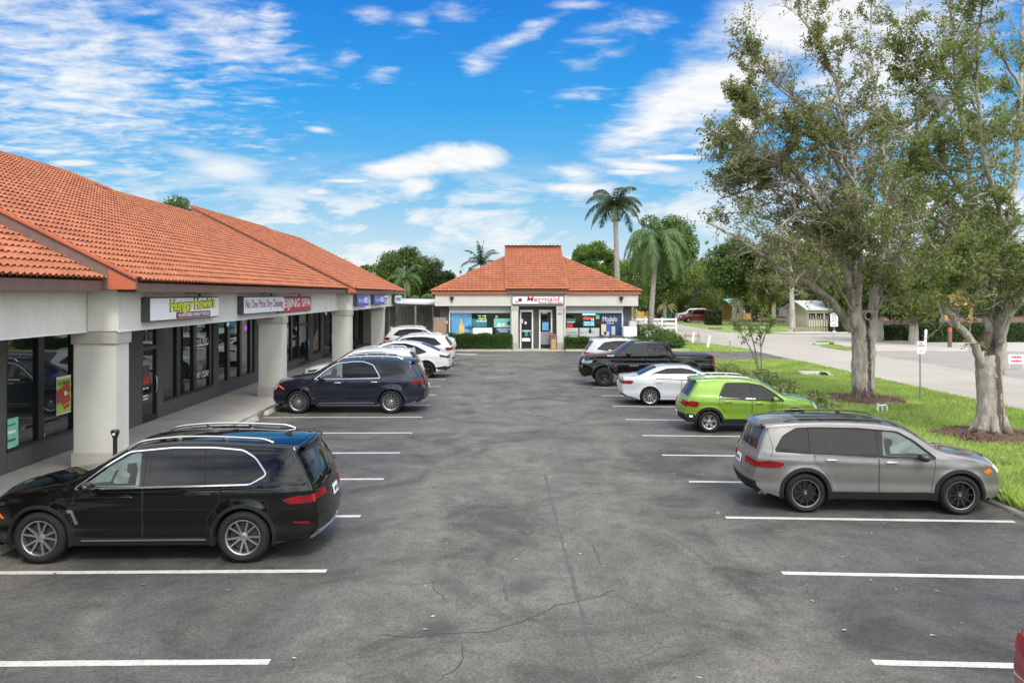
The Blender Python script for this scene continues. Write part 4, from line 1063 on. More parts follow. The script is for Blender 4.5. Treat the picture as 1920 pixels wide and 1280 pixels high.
w1 = white_suv('white SUV with silver roof rails parked just behind the dark navy SUV', g=.07)
w1.put(-5.42, 31.1 + .9, PI)
w3 = white_suv('white SUV parked nose-in behind the white fastback with the arched roof', rim=RIM_DARK5)
w3.put(-4.78, 42.2 + .9, PI)
w4 = white_suv('white SUV reversed in at the far end with its nose toward the food store hedge', rim=RIM_DARK5, lamps='lamp_red')
w4.put(-5.22, 52.0 + .9, 0)
w5 = white_suv('silver white SUV mostly hidden behind the black pickup truck', paint='paint_pearl', g=.09, rails='rail_black')
w5.put(6.55, 38.3 + .9, math.radians(-3))
# ---- white fastback
prof = [(.25, .34), (.05, .44), (.0, .62), (.03, .85), (.06, 1.02), (.10, 1.10), (.40, 1.18), (.8, 1.36), (1.3, 1.56), (1.9, 1.66), (2.5, 1.67), (3.0, 1.60), (3.4, 1.38), (3.85, 1.12), (4.3, 1.00), (4.75, .88), (4.95, .70), (5.02, .50), (4.95, .34), (4.8, .26)]
fast = Car('parked_crossover', 'white fastback electric crossover with black wheels and a black lower edge, in the left row', 'car', 5.02, 2.0, prof, (1.06, 4.02), .37, .28, (1.14, 1.04), 'paint_white',
    windows=[('wf1', [(2.62, 1.11), (3.50, 1.07), (3.22, 1.30), (2.92, 1.47), (2.64, 1.54)]), ('wr1', [(1.14, 1.20), (1.40, 1.14), (2.54, 1.11), (2.54, 1.55), (2.06, 1.55), (1.56, 1.42)])],
    doors=[('f', [(2.58, .40), (3.52, .42), (3.60, .78), (3.54, 1.02), (2.58, 1.06)]), ('r', [(1.60, .40), (2.565, .40), (2.565, 1.06), (1.38, 1.09), (1.42, .88), (1.58, .66)])],
    rim=RIM_DARK5, g=.07,
    spec=dict(ws=(2.7, 3.80, 1.12), rw=(.42, 1.30, 1.17, 1.60), sunroof=None, clad='cladding', arch_w=.06, sill_h=.10, lines=[[(2.58, 1.06), (2.6, 1.56)]], handles=[('f', 2.8, .96), ('r', 1.7, .98)], mirror=(3.24, 1.08), trim='cladding', trim_w=.03,
        trim_loops=[[(1.02, 1.20), (1.36, 1.115), (3.66, 1.05), (3.26, 1.33), (2.94, 1.51), (2.5, 1.58), (2.02, 1.58), (1.5, 1.45)]], pillars=[[(2.54, 1.09), (2.62, 1.09), (2.64, 1.55), (2.54, 1.56)]],
        side=[('tail_lamp', 'lamp_dark', [(.10, .95), (.14, 1.04), (.46, 1.10), (.40, .98)], .012), ('bumper_clad', 'cladding', [(.10, .40), (.50, .40), (.62, .50), (.20, .56), (.06, .56)], .01)],
        wrap=[('tail_lamp', 'lamp_dark_red', -1, .92, 1.04, .5, 1.9, .014), ('headlamp', 'lamp_clear', 1, .74, .84, .5, 1.85, .014)], wrapc=[('bumper_clad', 'cladding', -1, .36, .52, -1.5, 1.5, .012)], plate=.74))
fast.put(-4.83, 36.4 + .95, PI)
# ---- red car at the lower right corner, only its tail shows
prof = [(.2, .30), (.04, .42), (.0, .58), (.03, .78), (.10, .96), (.24, 1.14), (.5, 1.32), (.8, 1.42), (1.5, 1.46), (2.1, 1.42), (2.6, 1.22), (3.0, 1.02), (3.6, .92), (4.0, .82), (4.15, .62), (4.2, .42), (4.1, .28)]
red = Car('parked_hatchback', 'dark red car at the bottom right corner with only its tail in view', 'car', 4.2, 1.78, prof, (.8, 3.4), .32, .24, (1.0, .92), 'paint_red',
    windows=[('wf1', [(2.1, .97), (2.84, .95), (2.56, 1.14), (2.34, 1.26), (2.12, 1.32)]), ('wr1', [(1.0, 1.05), (2.0, .98), (2.0, 1.33), (1.3, 1.30)])],
    doors=[('f', [(2.05, .36), (2.9, .38), (2.95, .70), (2.9, .92), (2.05, .96)]), ('r', [(1.22, .36), (2.035, .36), (2.035, .96), (1.06, 1.0), (1.1, .8), (1.22, .62)])], rim=RIM_PLAIN, g=.06,
    spec=dict(ws=(2.2, 2.98, 1.02), rw=(.10, .62, 1.0, 1.34), sill_h=.05, clad='paint_red', handles=[('f', 2.3, .86), ('r', 1.3, .88)], mirror=(2.66, .98), trim='cladding', trim_w=.02, trim_loops=[[(.92, 1.05), (2.96, .93), (2.6, 1.17), (2.34, 1.30), (2.0, 1.36), (1.24, 1.33)]],
        side=[('tail_lamp', 'lamp_red', [(.08, .90), (.36, .92), (.40, .80), (.10, .78)], .012)], wrap=[('tail_lamp', 'lamp_red', -1, .80, .92, .5, 1.9, .014)], plate=.66))
red.put(6.47, 5.84, math.radians(-4))
# ---- maroon SUV across the street
far_kw = dict(g=.12)
prof = [(.12, .40), (.0, .55), (.0, .95), (.06, 1.10), (.22, 1.60), (.34, 1.74), (.9, 1.80), (1.9, 1.80), (2.7, 1.76), (3.1, 1.60), (3.5, 1.18), (3.7, 1.12), (4.4, 1.06), (4.62, .95), (4.7, .70), (4.68, .45)]
def far_suv(label, paint):
    return Car('parked_suv', label, 'car', 4.7, 1.85, prof, (.95, 3.75), .36, .34, (1.13, 1.08), paint,
        windows=[('wf1', [(2.5, 1.15), (3.34, 1.14), (3.10, 1.45), (2.9, 1.60), (2.5, 1.62)]), ('wr1', [(1.5, 1.16), (2.4, 1.15), (2.4, 1.62), (1.5, 1.63)]), ('wq', [(.42, 1.17), (1.4, 1.16), (1.4, 1.63), (.6, 1.62)])],
        doors=[('f', [(2.45, .42), (3.34, .44), (3.4, 1.08), (2.45, 1.10)]), ('r', [(1.5, .42), (2.435, .42), (2.435, 1.10), (1.45, 1.10), (1.45, .85)])], rim=RIM_PLAIN, g=.12,
        spec=dict(ws=(2.95, 3.5, 1.18), rw=(.06, .3, 1.12, 1.66), clad=None, tumble=.2, mirror=(3.2, 1.16), wrap=[('tail_lamp', 'lamp_red', -1, .8, 1.05, .85, 1.9, .014), ('headlamp', 'lamp_clear', 1, .7, .85, .6, 1.8, .014)]))
maroon = far_suv('maroon SUV parked on the grass across the street', 'paint_maroon')
maroon.put(at(1312, 108), 109, PI)
fw = far_suv('white vehicle parked just behind the maroon SUV', 'paint_white')
fw.put(at(1302, 116), 117, PI)
# ================================================================= ground
def gplane(name, x0, x1, y0, y1, z, mat):
    return tag(sheet(name, [(x0, y0), (x1, y0), (x1, y1), (x0, y1)], z, mat), kind='structure')
gplane('ground', -600, 700, -120, 1500, -.02, 'lawn')
tag(sheet('parking_lot', [(-7.8, -30), (9.05, -30), (9.05, 44.6), (18.6, 47), (18.6, 52.8), (13.5, 53.2), (-40, 54.2), (-40, 40), (-7.8, 40)], 0., 'asphalt'), kind='structure')
# street beyond the grass strip
street = [(17.4, -40), (17.4, 50), (17.55, 57), (16.4, 62), (14.9, 68.6), (13.5, 80), (14, 95), (17, 125), (20, 160), (27, 160), (24, 125), (23.0, 96), (23.1, 80), (26.5, 76), (60, 75), (60, 60), (30, 62), (26, 64.5), (23.8, 58), (23.8, 54), (60, 50.5), (60, -40)]
tag(sheet('street', street, .004, 'street'), kind='structure')
tag(sheet('street_far_lane', [(23.2, -20), (23.9, 42), (23.7, 53.5), (60, 50.2), (60, -20)], .008, 'street_old'), kind='structure')
tag(sheet('sandy_verge', [(25.2, 53.4), (60, 50.2), (60, 62), (30, 62.6), (25.6, 64.4)], .012, 'sand'), kind='structure')
tag(sheet('sandy_yard', [(29, 77), (62, 76), (62, 84), (34, 83), (27, 79)], .008, 'sand'), kind='structure')
tag(sheet('woodland_floor', [(25.5, 112), (60, 98), (140, 90), (400, 100), (400, 400), (-200, 400), (-200, 100), (12, 118)], -.008, 'mulch'), kind='structure')
# walkway in front of the shops, kerb
mb = MB(); y = -6.
while y < 62:
    mb.box(-10.6, -7.86, y + .006, y + 2.985, -.1, .08); y += 3.0
tag(mb.build('walkway', 'concrete', bevel=.006), kind='structure')
mb = MB(); mb.box(-7.86, -7.70, -6, 40.2, -.1, .095); tag(mb.build('kerb', 'kerb_concrete', bevel=.015), kind='structure')
mb = MB(); mb.box(9.05, 9.2, -10, 44.4, -.1, .06); tag(mb.build('lot_edge', 'kerb_concrete', bevel=.015), kind='structure')
mb = MB(); mb.box(-6.5, .86, 53.6, 53.85, -.1, .12); mb.box(4.56, 13.0, 53.6, 53.85, -.1, .12); mb.box(-4.6, 10.2, 53.85, 55.6, -.1, .05)
tag(mb.build('store_kerb', 'concrete', bevel=.015), kind='structure')

# ---- painted stall lines
linesL = [8.32, 11.04, 13.76, 16.52, 19.25, 22.02, 24.85, 27.5, 30.3, 33.1, 35.9, 38.6, 41.4, 44.2, 47.2, 51.6]
ys = [5.6] + linesL
def stall_line(x0, y0, x1, y1, wdt, lab, grp, shade=0):
    d = Vector((x1 - x0, y1 - y0, 0)).normalized(); n = Vector((-d.y, d.x, 0)) * wdt / 2
    k = max(2, int((Vector((x1 - x0, y1 - y0))).length / .25)); mb = MB()
    A_ = []; B_ = []
    for i in range(k + 1):
        t = i / k; p = Vector((x0 + (x1 - x0) * t, y0 + (y1 - y0) * t, .004))
        A_.append(p + n * (1 + random.uniform(-.07, .07))); B_.append(p - n * (1 + random.uniform(-.07, .07)))
    mb.v = [tuple(p) for p in A_ + B_]; mb.f = [(i, i + 1, k + 2 + i, k + 1 + i) for i in range(k)]; mb.m = [0] * k
    o = mb.build('stall_line', 'marking'); tag(o, lab, 'parking line', grp)
near = ['in front of the black SUV, nearest the camera', 'just in front of the large black SUV', 'just behind the large black SUV']
ordw = 'first second third fourth fifth sixth seventh eighth ninth tenth eleventh twelfth thirteenth fourteenth fifteenth sixteenth seventeenth'.split()
for i, y in enumerate(ys):
    if i == 0: continue
    stall_line(-7.35 if y > 9 else -9., y, -2.40, y, .125, f'white stall line, {ordw[i-1]} from the camera on the left side of the lot', 'stall lines on the left of the lot')
linesR = [5.25, 8.2, 10.85, 13.57, 16.19, 18.87, 21.5, 24.25, 27.13, 30.0, 32.6, 35.3, 38.1, 40.9]
for i, y in enumerate(linesR):
    if i == 0: continue
    stall_line(3.92, y, 8.75, y - .33, .125, f'white stall line, {ordw[i-1]} from the camera on the right side of the lot', 'stall lines on the right of the lot')
tag(sheet('stop_box_marking', [(-2.7, 50.6), (-1.4, 50.4), (-1.4, 51.0), (-2.7, 51.2)], .004, 'marking'), 'small white painted box on the asphalt beside the far left car', 'parking line')

# ---- wheel stops
def wheel_stop(x, yc, lab, grp, ln=1.8, rz=0):
    t = MB(); w = .085
    t.add([(-w, -ln / 2, 0), (w, -ln / 2, 0), (w, ln / 2, 0), (-w, ln / 2, 0), (-w * .55, -ln / 2 + .04, .13), (w * .55, -ln / 2 + .04, .13), (w * .55, ln / 2 - .04, .13), (-w * .55, ln / 2 - .04, .13)],
          [(3, 2, 1, 0), (4, 5, 6, 7), (0, 1, 5, 4), (1, 2, 6, 5), (2, 3, 7, 6), (3, 0, 4, 7)])
    o = t.build('wheel_stop', 'kerb_concrete', bevel=.012); o.location = (x, yc, .002); o.rotation_euler = (0, 0, rz)
    tag(o, lab, 'wheel stop', grp)
WL = ['ahead of the black SUV nose', 'in the first empty stall past the black SUV', 'in the second empty stall past the black SUV', 'in the third empty stall, short of the navy SUV', 'in the fourth empty stall beside the navy SUV', 'under the nose of the navy SUV']
for i, (a, b) in enumerate(zip(linesL[1:7], linesL[2:8])):
    wheel_stop(-7.42, (a + b) / 2, 'concrete wheel stop ' + WL[i], 'wheel stops along the walkway')
WR = {2: 'in front of the silver grey SUV', 1: 'in the empty stall nearer than the silver grey SUV', 5: 'in front of the lime green SUV', 7: 'in front of the white sedan'}
for i, nm in WR.items():
    wheel_stop(8.72, (linesR[i] + linesR[i + 1]) / 2 - .33, 'concrete wheel stop ' + nm, 'wheel stops along the grass', 1.8, math.radians(-4))

# ---- tar seams, long cracks, a dark patch, litter
def crack(pts, wdt, mat, name, lab, jag=.05, z=.004):
    P = [Vector((p[0], p[1], z)) for p in pts]; Q = []
    for a, b in zip(P[:-1], P[1:]):
        n = max(2, int((b - a).length / .12))
        for k in range(n):
            q = a.lerp(b, k / n); Q.append(q + Vector((random.uniform(-jag, jag), random.uniform(-jag, jag), 0)))
    Q.append(P[-1]); mb = MB(); m = len(Q)
    for i, q in enumerate(Q):
        d = (Q[min(i + 1, m - 1)] - Q[max(i - 1, 0)]).normalized(); nn = Vector((-d.y, d.x, 0)) * wdt / 2 * random.uniform(.3, 1.2) * (1 if 0 < i < m - 1 else .1)
        mb.v += [tuple(q + nn), tuple(q - nn)]
    mb.f = [(2 * i, 2 * i + 1, 2 * i + 3, 2 * i + 2) for i in range(m - 1)]; mb.m = [0] * (m - 1)
    tag(mb.build(name, mat), lab, 'crack')
def gp(px, py):
    Y = CAMH * FPX / (py - VPY); return (at(px, Y), Y)
crack([gp(x, y) for x, y in [(706, 1188), (770, 1191), (830, 1187), (925, 1184), (960, 1170), (1010, 1155), (1040, 1135), (1085, 1125), (1125, 1117), (1160, 1106)]], .020, 'tar', 'pavement_crack', 'long jagged dark crack running across the near lot', .03)
crack([gp(x, y) for x, y in [(868, 1200), (872, 1235), (845, 1255), (820, 1280)]], .020, 'tar', 'pavement_crack', 'short crack forking toward the camera from the long crack', .03)
crack([gp(x, y) for x, y in [(808, 1083), (815, 1105), (842, 1130)]], .016, 'tar', 'pavement_crack', 'short hooked crack left of the tar seam', .03)
crack([gp(x, y) for x, y in [(835, 930), (870, 948), (930, 950), (1010, 958)]], .012, 'tar', 'pavement_crack', 'thin crack crossing the middle of the lot', .04)
crack([gp(x, y) for x, y in [(1112, 1020), (1120, 1040), (1130, 1062)]], .016, 'tar', 'pavement_crack', 'short crack right of the tar seam', .03)
crack([gp(x, y) for x, y in [(1022, 888), (1030, 925), (1040, 965), (1058, 1030), (1075, 1090), (1085, 1130), (1100, 1180), (1112, 1230), (1128, 1285)]], .07, 'patch_dark', 'tar_seam', 'dark lengthwise paving seam running toward the camera', .015, .002)
crack([gp(x, y) for x, y in [(938, 1075), (945, 1100), (952, 1128)]], .05, 'patch_dark', 'tar_seam', 'short broken dark seam left of the long one', .02, .002)
tag(sheet('patched_asphalt', [(-3.5 + 1.0 * math.cos(a), 24.35 + .42 * math.sin(a)) for a in np.linspace(0, 2 * PI, 24)[:-1]], .002, 'patch_dark'), 'dark round asphalt patch beside the rear wheel of the navy SUV', 'patch')
# dry leaves and grit lying on the lot
P = []
for _ in range(240):
    sidep = random.random()
    x = random.uniform(3.6, 9.) if sidep < .6 else random.uniform(-7.6, 4); y = 5 + 22 * random.random() ** 1.6
    P.append((x, y))
V = []
for x, y in P:
    r = random.uniform(.010, .030); a = random.uniform(0, 6.28)
    for k, (u, v) in enumerate(((-1, -.5), (1, -.4), (.9, .5), (-.8, .5))):
        V.append((x + r * (u * math.cos(a) - v * math.sin(a)), y + r * (u * math.sin(a) + v * math.cos(a)), .008 + random.uniform(0, .012)))
o = np_mesh('leaf_litter', np.array(V), np.arange(len(V)), 4, 'litter_leaf'); tag(o, kind='stuff')

# ================================================================= tiled roofs
def tile_roof(name, o, along, up, La, Lu, parent, clips=(), pitch=.2, course=.33, amp=.052, mat='roof_tile', over=.04):
    """barrel-tile field: real waves across, lapped courses up the slope"""
    o, along, up = Vector(o), Vector(along).normalized(), Vector(up).normalized(); nn = along.cross(up)
    if nn.z < 0: nn = -nn
    ns = 6; nt_ = int(round(La / pitch)); na = nt_ * ns; A_ = np.linspace(0, nt_ * pitch, na + 1)
    prof_ = amp * (.5 + .5 * np.cos(2 * PI * A_ / pitch)) ** .75
    rows = []; n = int(math.ceil(Lu / course))
    for k in range(n):
        lip = .050
        rows.append((k * course - .045, lip)); rows.append(((k + 1) * course, .004))
    V = []
    rows = [(.0, -.012)] + rows
    for s_, h in rows:
        for a, p in zip(A_, prof_): V.append(o + along * float(a) + up * s_ + nn * (h + (p if h > 0 else p - .0)))
    V = np.array([tuple(v) for v in V]); m = len(A_)
    if over: V[0:m] = V[0:m]
    # slight irregularity tile by tile
    jit = RNG.normal(0, .003, (len(rows), m // ns + 2))
    for r in range(1, len(rows)):
        kk = (r - 1) // 2
        V[r * m:(r + 1) * m] += np.array(nn)[None] * jit[kk, (np.arange(m) // ns)][:, None]
    i = np.arange(len(rows) - 1)[:, None] * m + np.arange(m - 1)[None]; i = i.ravel()
    F = np.stack([i, i + 1, i + m + 1, i + m], 1)
    me = bpy.data.meshes.new(name); me.from_pydata(V.tolist(), [], F.tolist()); me.materials.append(MATS[mat])
    b = bmesh.new(); b.from_mesh(me)
    for co_, no_ in clips:
        bmesh.ops.bisect_plane(b, geom=b.verts[:] + b.edges[:] + b.faces[:], plane_co=co_, plane_no=no_, clear_outer=True)
    bmesh.ops.recalc_face_normals(b, faces=b.faces)
    if b.faces:
        b.faces.ensure_lookup_table(); s_ = sum((f.normal.z for f in b.faces[:200]))
        if s_ < 0: bmesh.ops.reverse_faces(b, faces=b.faces)
    b.to_mesh(me); b.free(); me.shade_smooth(); me.set_sharp_from_angle(angle=math.radians(38))
    return link(name, me, parent)
def ridge(pts, parent, name='ridge_cap', r=.13):
    """overlapping ridge tiles"""
    mb = MB()
    for a, b in zip(pts[:-1], pts[1:]):
        a, b = Vector(a), Vector(b); L_ = (b - a).length; n = max(1, int(L_ / .38)); d = (b - a) / n
        x = d.cross(Vector((0, 0, 1))).normalized(); y = x.cross(d).normalized()
        for k in range(n):
            p0, p1 = a + d * k, a + d * (k + 1.08); K = len(mb.v)
            for p, rr in ((p0, r * 1.12), (p1, r * .88)):
                for j in range(9):
                    t = PI * j / 8; mb.v.append(tuple(p + x * math.cos(t) * rr + y * (math.sin(t) * rr * .8 - .02)))
            for j in range(8): mb.f.append((K + j, K + j + 1, K + 10 + j, K + 9 + j)); mb.m.append(0)
            mb.f.append(tuple(K + j for j in range(9))); mb.m.append(0)
    return mb.build(name, 'roof_tile', parent, smooth=40)

Z0 = CAMH
mall = thing('shopping_plaza', (-9, 30, 0), label='long single-storey shopping plaza with orange tile roof and square white columns on the left', cat='building')
def M_(mb, name, mat, **k):
    o = mb.build(name, mat, None, **k); o.parent = mall; o.location = -mall.location; return o
def fixp(o): o.parent = mall; o.location = -mall.location; return o
sl = .5; inv = 1 / math.sqrt(1 + sl * sl); UP = (-inv, 0, sl * inv)
def zz(z): return Z0 + z
# roofs (parented below)
s2_0, s2_1 = 17.0, 40.55
def two_level(name):
    a = tile_roof(name, (-7.7, s2_0, zz(.29)), (0, 1, 0), UP, 13.2, (4.29) / (sl * inv), None)
    b = tile_roof(name, (-7.7, s2_0 + 13.2, zz(.29)), (0, 1, 0), UP, s2_1 - s2_0 - 13.2 + .1, (3.68) / (sl * inv), None)
    bm_ = bmesh.new(); bm_.from_mesh(a.data); bm_.from_mesh(b.data); bm_.to_mesh(a.data); bm_.free(); a.data.shade_smooth(); a.data.set_sharp_from_angle(angle=math.radians(38))
    bpy.data.objects.remove(b); return fixp(a)
two_level('roof')
fixp(tile_roof('roof', (-8.4, -4, zz(.33)), (0, 1, 0), UP, 20.95, 4.2 / (sl * inv), None))
X3 = -7.3
fixp(tile_roof('roof', (X3, 40.35, zz(.28)), (0, 1, 0), UP, 21.2, 4.13 / (sl * inv), None, clips=[((X3, 61.4, 0), Vector((1, 1, 0)).normalized())]))
fixp(tile_roof('hip_roof', (X3 - 16.4, 61.4, zz(.28)), (1, 0, 0), Vector((0, -inv, sl * inv)), 16.4, 8.2 / inv, None, clips=[((X3, 61.4, 0), Vector((1, -1, 0)).normalized()), ((X3 - 16.4, 61.4, 0), Vector((-1, -1, 0)).normalized())]))
def RX(x, e=.29, x0=-7.7): return zz(e + sl * (x0 - x))
xa, xb = -7.7 - 4.29 / sl, -7.7 - 3.68 / sl
fixp(ridge([(xa, s2_0, zz(4.60)), (xa, 30.2, zz(4.60))], None)); fixp(ridge([(xa, 30.2, zz(4.60)), (xb, 31.4, zz(3.99))], None)); fixp(ridge([(xb, 31.3, zz(3.99)), (xb, 40.5, zz(3.99))], None))
x3p = X3 - 4.13 / sl
fixp(ridge([(x3p, 40.3, zz(4.44)), (x3p, 53.2, zz(4.44))], None)); fixp(ridge([(x3p, 53.2, zz(4.44)), (X3 + .05, 61.45, zz(.30))], None, 'hip_cap', .11))
# back slopes, plain side walls: the rest of the building
mb = MB()
mb.add([(xa, s2_0, zz(4.5)), (xa, 30.2, zz(4.5)), (xa - 8.6, 30.2, zz(.25)), (xa - 8.6, s2_0, zz(.25))], [(0, 1, 2, 3)])
mb.add([(xb, 30.2, zz(3.86)), (xb, 40.5, zz(3.86)), (xb - 7.4, 40.5, zz(.25)), (xb - 7.4, 30.2, zz(.25))], [(0, 1, 2, 3)])
mb.add([(xa, 30.2, zz(4.5)), (xb, 30.2, zz(3.86)), (xb - 7.4, 30.2, zz(.2)), (xa - 8.6, 30.2, zz(.2))], [(0, 1, 2, 3)])
mb.add([(x3p, 40.35, zz(4.38)), (x3p, 53.2, zz(4.38)), (x3p - 8.1, 61.4, zz(.28)), (x3p - 8.1, 40.35, zz(.28))], [(0, 1, 2, 3)])
mb.add([(-16.8, -4, zz(4.5)), (-16.8, 17, zz(4.5)), (-25.2, 17, zz(.3)), (-25.2, -4, zz(.3))], [(0, 1, 2, 3)])
M_(mb, 'rear_roof', 'roof_tile')
# gable rakes
def rake(y, xe, ze, xp, zp, dep, name='rake_board'):
    mb = MB()
    for (w0, w1, yo, t) in ((0.02, dep, 0, .05),):
        zf = ze - .18; xs = xe - (zf - (ze - w1)) / sl
        q = [(xe, ze + .03), (xp, zp + .03), (xp, zp - w1), (xs, zf), (xe, zf)]
        mb.add([(a, y - .05, b) for a, b in q] + [(a, y + .03, b) for a, b in q], [(0, 1, 2, 3, 4), (9, 8, 7, 6, 5)] + [(i, (i + 1) % 5, 5 + (i + 1) % 5, 5 + i) for i in range(5)])
    M_(mb, name, 'brown_board')
    mb = MB(); mb.bar((xe + .02, y - .06, ze + .05), (xp, y - .06, zp + .05), .10, .06); M_(mb, 'rake_tile_trim', 'red_board')
rake(s2_0, -7.72, zz(.30), xa, zz(4.6), .50); rake(40.3, X3, zz(.28), x3p, zz(4.42), .36)
mb = MB(); mb.add([(-8.3, 17.04, zz(.2)), (-8.3, 17.04, zz(.55)), (xa, 17.04, zz(4.4)), (xa, 17.04, zz(.2))], [(0, 1, 2, 3)]); M_(mb, 'gable_wall', 'brown_board'); mb = MB(); mb.add([(-7.6, 40.40, zz(.1)), (-7.6, 40.40, zz(.4)), (x3p, 40.40, zz(4.3)), (x3p, 40.40, zz(.1))], [(0, 1, 2, 3)]); M_(mb, 'gable_wall', 'brown_board')
# corner return boxes under the rakes
mb = MB(); mb.box(-8.30, -7.73, 16.93, 17.04, zz(.11), zz(.24)); mb.box(-7.66, -7.28, 40.24, 40.6, zz(.08), zz(.22)); M_(mb, 'eave_return', 'red_board')
for q in ([(-8.30, 16.93, zz(.24)), (-7.70, 16.93, zz(.24)), (-8.30, 16.93, zz(.54))], [(-7.66, 40.24, zz(.22)), (-7.28, 40.24, zz(.22)), (-7.66, 40.24, zz(.42))]):
    mb = MB(); mb.add(q, [(0, 1, 2)]); M_(mb, 'eave_return_face', 'red_board')

# fascia boards and soffits
mb = MB(); mb.box(-7.80, -7.75, 17.05, 40.5, zz(.05), zz(.25)); mb.box(-8.29, -7.81, 17.3, 40.4, zz(.05), zz(.09))
mb.box(-8.48, -8.43, -4, 16.95, zz(.06), zz(.29)); mb.box(-8.96, -8.49, -4, 16.9, zz(.06), zz(.10))
mb.box(-7.40, -7.35, 40.4, 61.3, zz(.03), zz(.23)); mb.box(-7.59, -7.41, 40.4, 61.2, zz(.03), zz(.07)); mb.box(-23, -7.41, 61.25, 61.3, zz(.03), zz(.23))
M_(mb, 'fascia_board', 'brown_board', bevel=.006)
# stucco band
FB = Z0 - .81
mb = MB()
mb.box(-8.97 - .3, -8.97, -4, 17.35, FB, zz(.11)); mb.box(-8.97 - .002, -8.3, 17.35, 17.7, FB, zz(.11)); mb.box(-8.6, -8.3, 17.7, 40.7, FB, zz(.11))
mb.box(-8.6 + .002, -7.6, 40.7, 41.05, FB, zz(.10)); mb.box(-7.9, -7.6, 41.05, 60.9, FB, zz(.10)); mb.box(-23, -7.9, 60.6, 60.9, 0, zz(.10))
M_(mb, 'stucco_fascia', 'stucco', bevel=.012)
mb = MB(); mb.box(-10.4, -9.27, -4, 17.7, FB + .06, FB + .1); mb.box(-10.4, -8.6, 17.7, 41.05, FB + .06, FB + .1); mb.box(-10.4, -7.9, 41.05, 60.6, FB + .06, FB + .1); M_(mb, 'walkway_ceiling', 'white_paint')
# drip lip
mb = MB(); mb.box(-8.975, -8.945, -4, 17.33, FB - .015, FB + .012); mb.box(-8.305, -8.275, 17.35, 40.7, FB - .015, FB + .012); mb.box(-7.605, -7.575, 40.7, 60.9, FB - .015, FB + .012); M_(mb, 'drip_edge', 'white_paint')
# columns: shaft, capital, plinth
def column(x0, x1, y0, dep):
    mb = MB(); mb.box(x0, x1, y0, y0 + dep, .08, FB); c = fixp(mb.build('column', 'stucco_sun_offset', None, bevel=.012))
    mb = MB(); mb.box(x0 - .04, x1 + .04, y0 - .04, y0 + dep + .04, FB - .27, FB - .02); o = mb.build('capital', 'stucco_trim', c, bevel=.01)
    mb = MB(); mb.box(x0 - .035, x1 + .035, y0 - .035, y0 + dep + .035, .081, .40); mb.build('plinth', 'stucco_trim', c, bevel=.01)
column(-9.28, -8.36, 17.38, .62); column(-9.28, -8.36, 6.2, .62)
column(-8.93, -8.04, 29.5, .62); column(-8.56, -7.62, 40.72, .62); column(-8.42, -7.60, 52.2, .62)
# shop wall: sill, piers, glass
WX = -10.37
def yw(px): return -WX * FPX / (VPX - px)
def shopfront(segs, y_end):
    """segs: (px0, px1, kind)"""
    pass
SILL = .555
pieces = MB(); frames = MB(); k_doors = []
def solid(y0, y1, z0=.08, z1=FB + .07): pieces.box(WX - .25, WX, y0, y1, z0, z1)
def window(y0, y1, mulls, sill=SILL, label=None, name='window'):
    pieces.box(WX - .25, WX, y0, y1, .08, sill); pieces.box(WX - .25, WX, y0, y1, FB - .12, FB + .07)
    mb = MB(); edges = [y0] + [m for ab in mulls for m in ab] + [y1]
    for a, b in mulls: mb.box(WX - .10, WX - .005, a, b, sill, FB - .12)
    mb.box(WX - .10, WX - .008, y0, y0 + .05, sill, FB - .12); mb.box(WX - .10, WX - .008, y1 - .05, y1, sill, FB - .12)
    mb.box(WX - .09, WX + .015, y0, y1, sill - .04, sill + .03)
    f = fixp(mb.build('window', 'black_metal', None))
    for a, b in zip(edges[0::2], edges[1::2]):
        g = MB(); g.box(WX - .085, WX - .07, a + .002, b - .002, sill + .03, FB - .121); g.build('pane', 'shop_glass', f)
solid(-4, 9.0)
window(9.0, 15.2, [(10.8, 10.95), (12.6, 12.75)])
solid(15.2, yw(22)); window(yw(22), yw(157), [(yw(81), yw(92)), (yw(145), yw(149))]); solid(yw(157), yw(272))
def door(y0, y1, frame='black_metal', transom=True, name='shop_door'):
    pieces.box(WX - .25, WX, y0, y1, FB - .12, FB + .07)
    mb = MB(); mb.box(WX - .1, WX - .01, y0, y0 + .07, .08, FB - .12); mb.box(WX - .1, WX - .01, y1 - .07, y1, .08, FB - .12); mb.box(WX - .1, WX - .01, y0 + .07, y1 - .07, 2.2, 2.32); mb.box(WX - .1, WX - .01, y0 + .07, y1 - .07, .08, .26)
    f = fixp(mb.build(name, frame, None))
    g = MB(); g.box(WX - .08, WX - .065, y0 + .07, y1 - .07, .26, FB - .12); g.build('door_glass', 'shop_glass', f)
    g = MB(); g.tube([(WX + .0, y1 - .16, .9), (WX + .05, y1 - .16, .95), (WX + .05, y1 - .16, 1.35), (WX + .0, y1 - .16, 1.4)], .014, 8); g.build('handle', 'satin_metal', f, smooth=50)
door(yw(272), yw(300)); solid(yw(300), yw(311))
window(yw(311), yw(404), [(yw(336), yw(343)), (yw(367), yw(373)), (yw(397), yw(400))]); solid(yw(404), yw(413))
window(yw(413), yw(480), [(yw(430), yw(434.6)), (yw(452.7), yw(456.8)), (yw(471.7), yw(476))]); solid(yw(480), yw(520))
window(yw(520), yw(563), [(yw(547.6), yw(550))]); door(yw(563), yw(580)); solid(yw(580), yw(589)); window(yw(589), yw(603), []); solid(yw(603), yw(609)); door(yw(609), yw(623)); solid(yw(623), 50.6)
window(50.6, 53.6, [(52, 52.1)], .5); door(53.6, 55.2); window(55.2, 59.4, [(57, 57.1)], .5); solid(59.4, 60.6)
M_(pieces, 'wall', 'dark_wall', bevel=.006)
